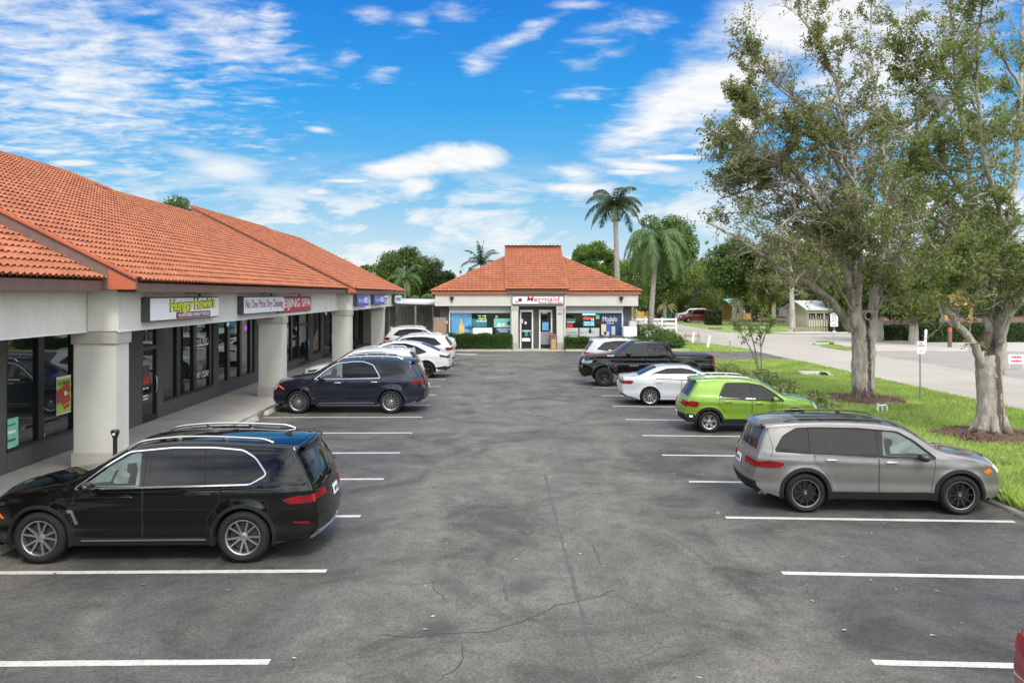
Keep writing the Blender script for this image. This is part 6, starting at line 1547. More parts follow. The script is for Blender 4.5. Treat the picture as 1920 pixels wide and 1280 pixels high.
mb = MB(); mb.box(-.55, .35, -.2, .2, .3, 2.25); mb.build('cabinet_body', 'grey_wood', t, bevel=.01); mb = MB(); mb.box(-.5, .3, -.22, -.201, .4, 2.15); mb.build('door', 'wood', t, bevel=.008)

# ================================================================= shed between the two buildings
shed = thing('lean_to_shed', (-6.2, 59, 0), label='open lean-to shed with a pale metal roof between the plaza and the store', cat='shed')
def SH(mb, n, m, **k): o = mb.build(n, m, None, **k); o.parent = shed; o.location = -shed.location; return o
mb = MB(); mb.add([(-8.1, 57, 3.22), (-4.6, 57, 3.12), (-4.6, 63, 3.35), (-8.1, 63, 3.4), (-8.1, 57, 3.34), (-4.6, 57, 3.24), (-4.6, 63, 3.47), (-8.1, 63, 3.52)], [(3, 2, 1, 0), (4, 5, 6, 7), (0, 1, 5, 4), (1, 2, 6, 5), (2, 3, 7, 6), (3, 0, 4, 7)]); SH(mb, 'roof', 'white_metal_roof')
mb = MB()
for k in range(14): mb.box(-8.1 + k * .25, -7.87 + k * .25, 62.6 - .02 * (k % 2), 62.8, 0, 3.3)
SH(mb, 'back_panel', 'light_grey')
for x_ in (-7.9, -6.0, -4.75): mb = MB(); mb.box(x_ - .06, x_ + .06, 57.1, 57.22, 0, 3.2); SH(mb, 'post', 'grey_wood')
mb = MB(); mb.box(-8, -4.7, 57.12, 57.2, 3.05, 3.15); SH(mb, 'beam', 'grey_wood')
random.seed(5)
for k in range(16):
    x_ = -7.9 + k * .2; h_ = random.uniform(1.5, 2.4); o_ = thing('x') if False else None
    mb = MB(); mb.bar((x_, 57.6, 0), (x_ + random.uniform(-.5, .3), 58.6 + random.uniform(0, .4), h_), random.uniform(.08, .2), .03)
    tag(mb.build('leaning_board', random.choice(['grey_wood', 'wood', 'light_grey', 'grey_wood'])), 'weathered board leaning inside the open shed', 'board', 'boards leaning inside the shed')
t = thing('stacked_crates', (-6.4, 56.9, 0), label='red and white coolers stacked in front of the shed', cat='crate')
for k, (x_, z_, mt) in enumerate(((0, .3, 'red_plastic'), (.1, .85, 'red_plastic'), (.05, 1.35, 'sign_white'), (-.5, .3, 'grey_wood'))): mb = MB(); mb.box(x_ - .3, x_ + .3, -.22, .22, z_ - .28, z_ + .18); mb.build('crate', mt, t, bevel=.03)
# television aerial above the plaza roof
t = thing('roof_aerial', (at(648, 75), 75, 0), label='thin television aerial standing above the plaza roof', cat='aerial')
zt = hz(484, 75); mb = MB(); mb.tube([(0, 0, 0), (0, 0, zt)], .03, 6); mb.build('mast', 'mid_grey', t)
mb = MB(); mb.tube([(-.8, 0, zt - .1), (.4, 0, zt - .1)], .02, 5)
for x_ in (-.7, -.3, .05, .38): mb.tube([(x_, 0, zt - .25), (x_, 0, zt + .25)], .015, 5)
mb.build('antenna', 'mid_grey', t)
# ================================================================= vegetation
def leaf_mesh(name, C, size, mat, parent=None, aspect=.45, up=.35, D=None, jitter=.35):
    """many separate leaf blades (one quad each) at centres C"""
    n = len(C); C = np.asarray(C, float)
    d = RNG.normal(size=(n, 3)) if D is None else D + RNG.normal(size=(n, 3)) * .6
    d /= np.linalg.norm(d, axis=1)[:, None] + 1e-9
    nn = RNG.normal(size=(n, 3)); nn[:, 2] += up * 2
    s = np.cross(d, nn); s /= np.linalg.norm(s, axis=1)[:, None] + 1e-9
    L_ = size * (1 + RNG.uniform(-jitter, jitter, n))[:, None]
    fold = np.cross(s, d) * L_ * .12
    V = np.stack([C - d * L_ * .5, C - s * L_ * aspect * .5 + fold, C + d * L_ * .5, C + s * L_ * aspect * .5 + fold], 1).reshape(-1, 3)
    mats = mat if isinstance(mat, list) else [mat]
    mi = RNG.integers(0, len(mats), n) if len(mats) > 1 else None
    return np_mesh(name, V, np.arange(4 * n), 4, mats, parent, mi=mi)
def wob(pts, amp, n=6):
    pts = [Vector(p) for p in pts]; out = []
    for i in range(len(pts) - 1):
        p0, p1, p2, p3 = pts[max(i - 1, 0)], pts[i], pts[i + 1], pts[min(i + 2, len(pts) - 1)]
        for k in range(n):
            t = k / n
            q = .5 * ((2 * p1) + (-p0 + p2) * t + (2 * p0 - 5 * p1 + 4 * p2 - p3) * t * t + (-p0 + 3 * p1 - 3 * p2 + p3) * t ** 3)
            out.append(q + Vector([random.uniform(-amp, amp) for _ in range(3)]) * (0 if i == 0 and k == 0 else 1))
    return out + [pts[-1]]
def lerp(a, b, t): return a + (b - a) * t

class Tree:
    """trunk and limbs laid out by hand, side branches and twigs grown from them, leaves on the twigs"""
    def __init__(s, name, base, label, bark, cat='tree', group=None):
        s.t = thing(name, base, label=label, cat=cat, group=group); s.b = Vector(base); s.wood = MB(); s.tw = MB(); s.C = []; s.D = []; s.bark = bark
    def limb(s, pts, r0, r1, seg=10, jit=.04, amp=.03):
        P = wob([Vector(p) - s.b for p in pts], amp); n = len(P)
        R = [lerp(r0, r1, (i / (n - 1)) ** .8) for i in range(n)]
        s.wood.tube(P, R, seg, jit=jit); return P, R
    def grow(s, P, R, t0, count, ln, lv, dens, bias=(0, 0, .3), leafy=lambda p: 1.):
        n = len(P)
        for k in range(count):
            t = t0 + (1 - t0) * (k + random.random()) / count; i = min(n - 2, int(t * (n - 1)))
            p = P[i].lerp(P[i + 1], t * (n - 1) - i); r = R[i]
            d0 = (P[i + 1] - P[i]).normalized()
            rd = Vector([random.gauss(0, 1) for _ in range(3)]).normalized()
            d = (d0 * .55 + rd * .9 + Vector(bias)).normalized()
            L_ = ln * random.uniform(.55, 1.25) * (1.1 - .4 * t)
            q = [p]; c = d.copy(); m = 4
            for j in range(m):
                c = (c + Vector([random.gauss(0, .22) for _ in range(3)]) + Vector((0, 0, .05))).normalized(); q.append(q[-1] + c * L_ / m)
            rr = min(r * .6, .018 + .012 * L_)
            RR = [lerp(rr, rr * .35, j / m) for j in range(m + 1)]
            (s.wood if rr > .022 else s.tw).tube(q, RR, 5 if rr > .022 else 3, cap=False)
            if lv > 0: s.grow(q, RR, .2, random.randint(4, 6), L_ * .52, lv - 1, dens, bias, leafy)
            if lv <= 1:
                w = leafy(q[-1] + s.b); nl = int(dens * L_ * w * random.uniform(.4, 1.5))
                for _ in range(nl):
                    u = random.random() ** .7 * m; j = min(m - 1, int(u)); x = q[j].lerp(q[j + 1], u - j)
                    s.C.append(x + Vector([random.gauss(0, .075) for _ in range(3)])); s.D.append(c * .5 + Vector((0, 0, -.3)))
    def finish(s, leafmats, size, aspect=.4):
        tr = s.wood.build('trunk', s.bark, s.t, smooth=60, fix=False)
        if s.tw.v: s.tw.build('twigs', s.bark, tr, fix=False)
        if s.C: leaf_mesh('crown', [tuple(c) for c in s.C], size, leafmats, s.t, aspect, .3, np.array([tuple(d) for d in s.D]))
        return s.t

def PX(px, py, Y): return (at(px, Y), Y, hz(py, Y))
random.seed(21)
def patchy(scale, lo, seed):
    off = Vector((seed * 7.1, seed * 3.3, seed * 1.7))
    from mathutils import noise as mn
    def f(p):
        v = mn.noise((p + off) * scale) * .5 + .5
        return max(0., min(1.8, (v - lo) * 5))
    return f
# ---- hero tree A
YA = 28.8; bA = PX(1622, 750, YA); bA = (bA[0], YA, 0)
A_ = Tree('shade_tree', bA, 'large pale-barked shade tree in a mulch ring behind the lime green SUV', 'bark_furrowed')
def pA(l): return [PX(x, y, YA + dy) for x, y, dy in l]
A_.limb([(bA[0], YA, -.1), PX(1620, 728, YA), PX(1618, 690, YA), PX(1618, 640, YA), PX(1612, 600, YA), PX(1606, 575, YA)], .37, .24, 18, .05, .01)
# root flare and the second stem fused to the bole
for a in range(7):
    an = a * .9 + .3; A_.limb([(bA[0] + math.cos(an) * .14, YA + math.sin(an) * .14, .55), (bA[0] + math.cos(an) * .36, YA + math.sin(an) * .36, .14), (bA[0] + math.cos(an) * .8, YA + math.sin(an) * .8, -.05)], .18, .05, 8, .05, .01)
A_.limb(pA([(1632, 730, -.1), (1636, 660, -.1), (1640, 600, -.1), (1646, 540, 0)]), .23, .16, 12, .06, .01)
A_.wood.ell(tuple(Vector(PX(1606, 600, YA - .20)) - A_.b), (.13, .14, .36))
LF = patchy(.55, .36, 3)
for pl, r0, r1, cnt, ln, dn in [
    ([(1600, 618, 0), (1575, 580, -.3), (1545, 548, -.8), (1500, 520, -1.2), (1455, 497, -1.5), (1400, 455, -1.8), (1333, 418, -2.)], .25, .05, 12, 1.0, 8),
    ([(1606, 590, 0), (1598, 530, .2), (1582, 450, .4), (1550, 395, .6), (1490, 362, .8), (1420, 352, 1.), (1352, 372, 1.2)], .22, .03, 16, 1.5, 22),
    ([(1604, 575, 0), (1590, 500, -.5), (1565, 420, -1), (1520, 350, -1.4), (1460, 290, -1.8), (1390, 270, -2)], .20, .03, 18, 1.8, 46),
    ([(1610, 570, 0), (1604, 470, .5), (1590, 370, 1.), (1560, 270, 1.2), (1500, 190, 1.4), (1420, 120, 1.5)], .20, .03, 17, 1.8, 34),
    ([(1614, 570, 0), (1618, 460, -.4), (1610, 350, -.9), (1590, 230, -1.2), (1560, 120, -1.5), (1500, 20, -1.8)], .20, .03, 20, 2.0, 40),
    ([(1640, 580, 0), (1660, 480, .6), (1668, 380, 1.2), (1660, 260, 1.6), (1640, 120, 2), (1640, -20, 2.3)], .21, .03, 19, 2.0, 36),
    ([(1646, 560, 0), (1690, 480, -.7), (1720, 400, -1.4), (1730, 300, -2), (1720, 180, -2.4)], .18, .03, 15, 1.9, 40),
    ([(1545, 548, -.8), (1500, 500, .4), (1440, 470, 1.2), (1390, 450, 1.8)], .07, .02, 11, 1.2, 16),
    ([(1640, 590, 0), (1680, 540, -1.), (1730, 500, -1.8), (1790, 500, -2.4)], .09, .02, 13, 1.3, 50),
    ([(1606, 590, 0), (1570, 530, -1.4), (1530, 500, -2.2), (1480, 540, -2.8)], .08, .02, 9, 1.1, 18),
    ([(1565, 420, -1), (1480, 380, 0), (1420, 310, .8), (1370, 240, 1.4)], .08, .02, 13, 1.4, 40),
    ([(1490, 362, .8), (1430, 330, .4), (1380, 290, .0), (1340, 270, -.4)], .07, .02, 10, 1.3, 46),
    ([(1500, 190, 1.4), (1450, 150, 1.), (1410, 90, .6), (1400, 40, .2)], .07, .02, 10, 1.4, 34),
    ([(1460, 290, -1.8), (1420, 220, -2.), (1380, 180, -2.2)], .07, .02, 8, 1.2, 44),
    ([(1604, 470, .5), (1540, 440, 1.2), (1470, 420, 1.8), (1400, 400, 2.2), (1350, 400, 2.4)], .09, .02, 12, 1.4, 18),
    ([(1560, 400, -1), (1500, 400, -1.6), (1440, 440, -2.2), (1390, 420, -2.6)], .08, .02, 9, 1.3, 14),
    ([(1520, 350, -1.4), (1470, 330, -1.2), (1400, 330, -1.), (1350, 300, -.8)], .09, .02, 10, 1.4, 40),
    ([(1610, 350, -.9), (1560, 280, -1.8), (1500, 240, -2.4), (1430, 225, -2.8)], .10, .02, 12, 1.6, 50),
    ([(1618, 460, -.4), (1560, 470, -1.2), (1500, 455, -1.8), (1450, 470, -2.2)], .09, .02, 11, 1.4, 16),
    ([(1650, 500, 0), (1600, 450, -1.6), (1640, 430, -2.4), (1700, 440, -2.8)], .09, .02, 12, 1.4, 44)]:
    P_, R_2 = A_.limb(pA(pl), r0 * .66, r1 * .8, 9); A_.grow(P_, R_2, .18, int(cnt * 2.4), ln, 1, dn * 1.45, (0, 0, .18), LF)
A_.finish(['leaf_olive', 'leaf_olive', 'leaf_green', 'leaf_brown'], .125)
# ---- hero tree B
YB = 21.3; bB = (at(1868, YB), YB, 0)
B_ = Tree('shade_tree', bB, 'large pale-barked shade tree with a dark stain down its forked trunk at the right edge', 'bark_stained')
def pB(l): return [PX(x, y, YB + dy) for x, y, dy in l]
B_.limb([(bB[0], YB, -.1), PX(1866, 795, YB), PX(1866, 750, YB), PX(1863, 700, YB), PX(1860, 668, YB)], .36, .30, 18, .05, .01)
for a in range(7):
    an = a * .9; B_.limb([(bB[0] + math.cos(an) * .2, YB + math.sin(an) * .2, .5), (bB[0] + math.cos(an) * .45, YB + math.sin(an) * .45, .10), (bB[0] + math.cos(an) * .85, YB + math.sin(an) * .85, -.05)], .2, .05, 8, .05, .01)
LFB = patchy(.6, .35, 9)
for pl, r0, r1, cnt, ln, dn in [
    ([(1862, 712, 0), (1836, 650, -.2), (1790, 590, -.4), (1755, 545, -.6), (1715, 505, -.8), (1680, 470, -1.)], .20, .06, 9, 1.0, 34),
    ([(1815, 625, -.2), (1780, 600, .2), (1765, 570, .5), (1730, 560, .8)], .07, .02, 5, .8, 20),
    ([(1880, 700, 0), (1886, 620, .1), (1890, 540, .2), (1900, 440, .4), (1915, 320, .8), (1925, 160, 1.2), (1930, -20, 1.5)], .25, .04, 20, 1.5, 40),
    ([(1868, 690, .1), (1862, 600, .3), (1850, 500, .6), (1838, 400, .8), (1820, 280, 1.), (1800, 150, 1.2), (1790, -10, 1.4)], .22, .04, 22, 1.6, 40),
    ([(1885, 640, -.1), (1905, 590, -.4), (1940, 540, -.8), (1990, 460, -1.2), (2040, 330, -1.5)], .18, .04, 10, 1.4, 34),
    ([(1850, 500, .6), (1800, 440, .0), (1750, 400, -.6), (1700, 380, -1.), (1660, 400, -1.4)], .10, .025, 13, 1.3, 50),
    ([(1838, 400, .8), (1790, 330, .4), (1740, 280, 0), (1690, 250, -.4)], .10, .025, 13, 1.3, 46),
    ([(1900, 440, .4), (1870, 350, -.6), (1850, 260, -1.2), (1840, 120, -1.7), (1850, 0, -2)], .12, .03, 17, 1.4, 44),
    ([(1820, 280, 1.), (1770, 200, 1.4), (1720, 120, 1.8), (1690, 40, 2)], .10, .025, 13, 1.4, 34),
    ([(1890, 540, .2), (1850, 480, -.9), (1800, 500, -1.5), (1740, 520, -2)], .09, .02, 12, 1.2, 52),
    ([(1925, 160, 1.2), (1880, 90, 1.), (1840, 60, .8), (1780, 70, .6)], .08, .02, 9, 1.3, 24),
    ([(1860, 560, .3), (1880, 480, 1.6), (1840, 440, 2.2), (1790, 450, 2.8)], .09, .02, 12, 1.3, 52)]:
    P_, R_2 = B_.limb(pB(pl), r0 * .68, r1 * .8, 9); B_.grow(P_, R_2, .16, int(cnt * 2.1), ln, 1, dn * 1.6, (0, 0, .15), LFB)
B_.finish(['leaf_olive', 'leaf_green', 'leaf_green', 'leaf_olive'], .105)
mb = MB(); mb.lathe([(.11, -.02), (.12, -.10), (.17, -.12), (.20, -.04), (.20, .2)], 14, 'y'); o = mb.build('knot_ring', 'bark_pale', A_.t, smooth=60); o.location = Vector(PX(1632, 592, YA - .20)) - A_.b
mb = MB(); mb.lathe([(0, -.01), (.12, -.03), (.12, .1)], 12, 'y'); o2 = mb.build('hollow', 'hollow', o)
# dark burl in the fork
mb = MB(); mb.ell((0, 0, 0), (.17, .16, .27), 14, 9)
mb.v = [(x + .03 * math.sin(9 * z + 4 * y), y, z + .03 * math.sin(11 * x)) for x, y, z in mb.v]
o = mb.build('burl', 'bark_dark', B_.t, smooth=60); o.location = Vector(PX(1856, 640, YB - .14)) - B_.b

# ---- trees built from leaf clumps
def clump_tree(name, label, px, Y, top, hw, mat, leafs, size=.28, trunk=.22, bark='bark_grey', base=None, low=None, group=None, X=None, cl=26, fill=1., depth=None, nst=1, aspect=.5):
    X = at(px, Y) if X is None else X
    H = hz(top, Y); w = hw * Y / FPX; zl = hz(low, Y) if low else H * .25; dp = depth or w
    t = thing(name, (X, Y, 0), label=label, cat='tree', group=group)
    cz, rz = (H + zl) / 2, (H - zl) / 2; mb = MB(); Cc = []; D = None
    for k in range(nst):
        bx = random.uniform(-.3, .3) * (k > 0) * nst; mb.tube(wob([(bx, 0, -.1), (bx * .9 + random.uniform(-.1, .1), 0, cz * .5), (bx * .5, 0, cz)], .03), [trunk * lerp(1, .45, i / 12) for i in range(13)], 8, cap=False)
    n_each = int(leafs / cl)
    for k in range(cl):
        while True:
            u = np.array([random.uniform(-1, 1) for _ in range(3)]); r = np.linalg.norm(u)
            if .25 < r < 1: break
        u = u / r * (r ** .45)
        c = np.array([u[0] * w * .80, u[1] * dp * .80, cz + u[2] * rz * .80])
        rr = random.uniform(.24, .42) * min(w, rz) * fill
        mb.tube(wob([(0, 0, max(.5, cz * .45)), tuple((np.array([0, 0, cz * .6]) + c) / 2 + RNG.normal(0, .15, 3)), tuple(c)], .04, 3), [trunk * .42, trunk * .36, trunk * .3, trunk * .25, trunk * .2, trunk * .15, trunk * .08], 5, cap=False)
        q = RNG.normal(size=(n_each, 3)); q /= np.linalg.norm(q, axis=1)[:, None]
        q *= (rr * RNG.uniform(.35, 1.12, n_each) ** .6)[:, None] * np.array([1.15, 1.15, .8])
        Cc.append(c + q + RNG.normal(0, rr * .08, (n_each, 3)))
    mb.build('trunk', bark, t, smooth=60, fix=False)
    leaf_mesh('crown', np.vstack(Cc), size, mat, t, aspect, .5)
    return t
random.seed(4)
clump_tree('dark_tree', 'dark tree top showing just above the plaza ridge', 335, 62, 346, 46, ['leaf_dark', 'leaf_green'], 5000, .22)
clump_tree('dark_tree', 'broad dark green tree between the plaza and the food store', 762, 84, 462, 76, ['leaf_dark', 'leaf_dark', 'leaf_green'], 22000, .24, low=565, cl=44)
clump_tree('dark_tree', 'dark tree leaning behind the left end of the food store roof', 822, 82, 488, 34, ['leaf_dark'], 9000, .22, low=570, cl=22)
clump_tree('broad_tree', 'lower dark bush tree showing over the end of the plaza roof', 700, 88, 494, 40, ['leaf_dark', 'leaf_green'], 8000, .26, low=565, cl=22)
clump_tree('broad_tree', 'bright green tree behind the right slope of the food store roof', 1118, 74, 450, 52, ['leaf_bright', 'leaf_green'], 11000, .25, low=540, cl=30, fill=.8)
clump_tree('broad_tree', 'tall green tree standing behind the drooping palm', 1246, 84, 384, 60, ['leaf_green', 'leaf_dark', 'leaf_green'], 24000, .26, low=575, cl=44)
clump_tree('broad_tree', 'yellow-green feathery tree behind the maroon SUV', 1310, 124, 484, 52, ['leaf_yellow', 'leaf_bright'], 14000, .36, low=590, cl=34, nst=4, aspect=.3)
clump_tree('broad_tree', 'low yellow bush tree left of the maroon SUV', 1262, 128, 535, 32, ['leaf_yellow', 'leaf_green'], 8000, .36, low=600, cl=22, nst=3)
clump_tree('broad_tree', 'dense green tree with forked pale trunks left of the leaning sign', 1378, 100, 440, 52, ['leaf_green', 'leaf_dark'], 20000, .30, low=560, cl=38, nst=4, bark='bark_pale')
clump_tree('broad_tree', 'olive tree across the street behind the young tree', 1452, 96, 436, 50, ['leaf_olive', 'leaf_green', 'leaf_brown'], 15000, .30, low=575, cl=34, nst=2, bark='bark_pale')
clump_tree('broad_tree', 'olive brown tree behind the picket fence', 1545, 104, 430, 62, ['leaf_olive', 'leaf_brown', 'leaf_green'], 17000, .32, low=575, cl=36, bark='bark_pale')
clump_tree('broad_tree', 'green tree with a pale trunk beyond the hollow of the big shade tree', 1655, 64.7, 470, 60, ['leaf_green', 'leaf_dark'], 16000, .22, low=600, cl=34, bark='bark_pale', trunk=.36)
clump_tree('broad_tree', 'green tree on a stout flared trunk in the sandy verge', 1720, 60.5, 470, 66, ['leaf_green', 'leaf_dark', 'leaf_olive'], 18000, .2, low=612, cl=36, bark='bark_pale', trunk=.40)
clump_tree('broad_tree', 'dark green tree behind the yellow pavilion', 1800, 84, 450, 78, ['leaf_dark', 'leaf_green'], 20000, .27, low=600, cl=38)
clump_tree('broad_tree', 'dense green tree behind the forked trunk at the right edge', 1895, 80, 440, 70, ['leaf_green', 'leaf_dark'], 20000, .27, low=605, cl=38)
clump_tree('broad_tree', 'green tree at the extreme right beyond the street', 1975, 78, 450, 60, ['leaf_green'], 10000, .3, low=605, cl=24)
clump_tree('broad_tree', 'dark green tree filling the gap behind the speed limit sign', 1600, 112, 470, 50, ['leaf_dark', 'leaf_green'], 12000, .32, low=590, cl=28)
clump_tree('broad_tree', 'far green tree over the side street', 1500, 128, 500, 46, ['leaf_dark', 'leaf_green'], 10000, .36, low=595, cl=24)
clump_tree('broad_tree', 'far green tree right of the royal palm trunk', 1190, 100, 470, 40, ['leaf_green', 'leaf_bright'], 9000, .3, low=580, cl=22)
for k, (px, Y_, tp, hw, m, lb) in enumerate([
    (1350, 134, 478, 44, ['leaf_green', 'leaf_yellow'], 'tall green tree filling the gap right of the maroon SUV'),
    (1420, 112, 452, 56, ['leaf_green', 'leaf_olive'], 'broad green tree behind the yellow house'),
    (1700, 96, 455, 66, ['leaf_dark', 'leaf_green'], 'tall dark tree behind the slim trunk across the street'),
    (1760, 104, 440, 70, ['leaf_green', 'leaf_dark'], 'tall green tree beyond the yellow pavilion'),
    (1600, 94, 490, 52, ['leaf_green', 'leaf_dark', 'leaf_olive'], 'leafy tree overhanging the cream cottage'),
    (1860, 98, 430, 80, ['leaf_dark', 'leaf_green'], 'tall dark tree behind the trees at the right edge'),
    (1230, 118, 500, 46, ['leaf_green', 'leaf_dark'], 'green tree behind the wheelie bins')]):
    clump_tree('broad_tree', lb, px, Y_, tp, hw, m, 13000, .34, low=606, cl=34, nst=2)
# pale trunk beside the picket fence
t = Tree('bare_trunk_tree', (at(1487, 82), 82, 0), 'slim pale trunk rising beside the picket fence', 'bark_pale')
P_, R_2 = t.limb([(at(1487, 82), 82, -.1), PX(1489, 610, 82), PX(1488, 560, 82), PX(1486, 500, 82), PX(1470, 450, 82)], .42, .12, 12); t.grow(P_, R_2, .5, 10, 2.2, 1, 9, (0, 0, .2)); t.finish(['leaf_olive', 'leaf_green'], .26)
# far wood closing the horizon
Cf = []
for k in range(230):
    px = random.uniform(-1500, 4200); Y = random.uniform(185, 260); x = at(px, Y); h = random.uniform(5, 8.6)
    q = RNG.normal(size=(190, 3)) * np.array([4.2, 2.5, h * .26]) + np.array([x, Y, h * .52]); q[:, 2] = np.abs(q[:, 2]); Cf.append(q)
for k in range(170):
    px = random.uniform(1180, 3300); Y = random.uniform(132, 170); x = at(px, Y); h = random.uniform(8, 13)
    q = RNG.normal(size=(220, 3)) * np.array([3., 2., h * .24]) + np.array([x, Y, h * .5]); q[:, 2] = np.abs(q[:, 2]); Cf.append(q)
for k in range(110):   # unseen trees added behind the camera to darken the car reflections
    x = random.uniform(-90, 90); Y = random.uniform(-75, -52); h = random.uniform(6, 12)
    q = RNG.normal(size=(170, 3)) * np.array([3.2, 2.2, h * .24]) + np.array([x, Y, h * .5]); q[:, 2] = np.abs(q[:, 2]); Cf.append(q)
o = leaf_mesh('far_and_added_woods', np.vstack(Cf), 1.0, ['leaf_dark', 'leaf_green', 'leaf_dark'], None, .7); tag(o, kind='stuff')

# ---- palms
def palm(name, label, px, Y, base_py, crown_py, r, nf, fl, droop, mat, lean=0., shaft=1.0, bark='bark_palm', width=.62, updir=.75, leafw=.045, X=None, cat='palm tree'):
    X = at(px, Y) if X is None else X; H = hz(crown_py, Y)
    t = thing(name, (X, Y, 0), label=label, cat=cat)
    mb = MB(); n = 14; P = [Vector((lean * (i / n) ** 1.4, 0, -.1 + (H - shaft) * i / n)) for i in range(n + 1)]
    mb.tube(P, [r * (1.25 if i == 0 else 1.) * lerp(1, .72, i / n) for i in range(n + 1)], 14, jit=.03); mb.build('trunk', bark, t, smooth=60, fix=False)
    top = P[-1]; mb = MB(); mb.tube([top, top + Vector((0, 0, shaft * .4)), top + Vector((0, 0, shaft))], [r * .8, r * .85, r * .4], 12); mb.build('crownshaft', 'leaf_palm' if shaft > .5 else 'wood', t, smooth=60, fix=False)
    c = top + Vector((0, 0, shaft * .95))
    for k in range(nf):
        a = 2 * PI * k * .382 + random.uniform(-.2, .2); el = updir * (1.25 - 1.5 * k / nf) + random.uniform(-.1, .1)
        d = Vector((math.cos(a) * math.cos(el), math.sin(a) * math.cos(el), math.sin(el))); q = [c.copy()]; L_ = fl * random.uniform(.88, 1.1); m = 14
        for j in range(m):
            d = (d + Vector((0, 0, -droop * (j + 2) / m / 2.2))).normalized(); q.append(q[-1] + d * L_ / m)
        mb = MB(); mb.tube(q, [.035 * lerp(1, .2, j / m) for j in range(m + 1)], 5, cap=False)
        V = []
        for j in range(1, m * 4):
            u = j / 4; i = min(m - 1, int(u)); p = q[i].lerp(q[i + 1], u - i); tt = u / m
            dd = (q[i + 1] - q[i]).normalized(); sd_ = dd.cross(Vector((0, 0, 1))).normalized(); ll = width * math.sin(PI * min(1, .12 + tt * .9)) ** .6
            for s_ in (-1, 1):
                e = (sd_ * s_ * random.uniform(.6, 1.1) + dd * .55 + Vector((0, 0, random.uniform(-.75, .15) - droop * .5))).normalized() * ll * random.uniform(.8, 1.1)
                wv = dd * leafw; mid = p + e * .5 + Vector((0, 0, .03)); tip = p + e + Vector((0, 0, -.10 * ll))
                V += [p - wv * .4, p + wv * .4, mid + wv * .5, mid - wv * .5, mid - wv * .5, mid + wv * .5, tip + wv * .08, tip - wv * .08]
        k0 = len(mb.v); mb.v += [tuple(v) for v in V]; mb.f += [(k0 + 4 * i, k0 + 4 * i + 1, k0 + 4 * i + 2, k0 + 4 * i + 3) for i in range(len(V) // 4)]; mb.m += [0] * (len(V) // 4)
        mb.build('frond', mat, t, fix=False)
    return t
random.seed(31)
palm('royal_palm', 'tall royal palm with a slim pale trunk rising behind the food store roof', 1160, 68, 0, 380, .27, 18, 3.3, .66, 'leaf_palm_dark', lean=-.25, shaft=1.5, width=.85, leafw=.07, updir=.95)
palm('drooping_palm', 'drooping green palm with a ringed trunk beside the right end of the food store', 1219, 62, 0, 452, .24, 34, 4.1, 1.15, 'leaf_palm', lean=.55, shaft=.5, width=.95, updir=.9, leafw=.065)
palm('young_palm', 'small palm top showing above the left slope of the store roof', 902, 80, 0, 492, .12, 14, 2.6, .45, 'leaf_palm_dark', shaft=.5, width=.5, updir=1.25)
clump_tree('dark_tree', 'low dark bush tree at the foot of the small palm behind the store roof', 902, 82, 500, 34, ['leaf_dark', 'leaf_green'], 5000, .22, low=560, cl=16)
palm('young_palm', 'bright young palm in front of the broad dark tree', 760, 72, 0, 520, .14, 11, 2.6, .8, 'leaf_palm', shaft=.4, width=.5, updir=1.0)
palm('young_palm', 'low arching palm just right of the plaza end', 787, 69, 0, 560, .12, 11, 2.2, 1., 'leaf_palm', shaft=.3, width=.5, updir=.8)
palm('young_palm', 'short arching palm over the shed roof', 735, 70, 0, 550, .12, 11, 2.0, .9, 'leaf_palm', shaft=.3, width=.5, updir=.9)
palm('young_palm', 'yellow-green palm clump left of the maroon SUV', 1250, 112, 0, 575, .12, 10, 2.4, .9, 'leaf_yellow', shaft=.3, width=.5)

# ---- hedges and shrubs
def hedge(name, label, x0, x1, y0, y1, h, n, mat='leaf_hedge', size=.07, cat='hedge', lump=.05):
    t = thing(name, ((x0 + x1) / 2, (y0 + y1) / 2, 0), label=label, cat=cat)
    w, d = (x1 - x0) / 2, (y1 - y0) / 2; C = []
    area = [2 * w * h, 2 * w * h, 2 * d * h, 2 * d * h, 4 * w * d]; A = sum(area)
    for i, a in enumerate(area):
        m = int(n * a / A); u, v = RNG.uniform(-1, 1, m), RNG.uniform(0, 1, m)
        if i == 0: q = np.stack([u * w, -d * np.ones(m), v * h], 1)
        elif i == 1: q = np.stack([u * w, d * np.ones(m), v * h], 1)
        elif i == 2: q = np.stack([-w * np.ones(m), u * d, v * h], 1)
        elif i == 3: q = np.stack([w * np.ones(m), u * d, v * h], 1)
        else: q = np.stack([u * w, (v * 2 - 1) * d, h * np.ones(m)], 1)
        C.append(q)
    C = np.vstack(C); C += (np.sin(C * 5.1)[:, [1, 2, 0]] * lump) + RNG.normal(0, .035, C.shape); C[:, 2] = np.maximum(C[:, 2], .02)
    leaf_mesh('foliage', C, size, mat, t, .55)
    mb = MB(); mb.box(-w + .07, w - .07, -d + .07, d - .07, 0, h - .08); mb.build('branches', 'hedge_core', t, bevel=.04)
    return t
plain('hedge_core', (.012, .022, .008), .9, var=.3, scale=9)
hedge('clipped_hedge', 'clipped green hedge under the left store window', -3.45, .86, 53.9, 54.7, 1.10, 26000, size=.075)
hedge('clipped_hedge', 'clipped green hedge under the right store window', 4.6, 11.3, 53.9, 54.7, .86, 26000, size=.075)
hedge('roadside_hedge', 'dark hedge behind the sandy verge right of the flared trunk', at(1722, 64), at(1960, 64), 63, 64.5, 1.45, 22000, ['leaf_dark', 'leaf_hedge'], .13)
hedge('roadside_hedge', 'dark hedge behind the slim trunk across the street', at(1648, 66), at(1712, 66), 65.5, 66.8, 1.2, 9000, ['leaf_dark', 'leaf_hedge'], .13)
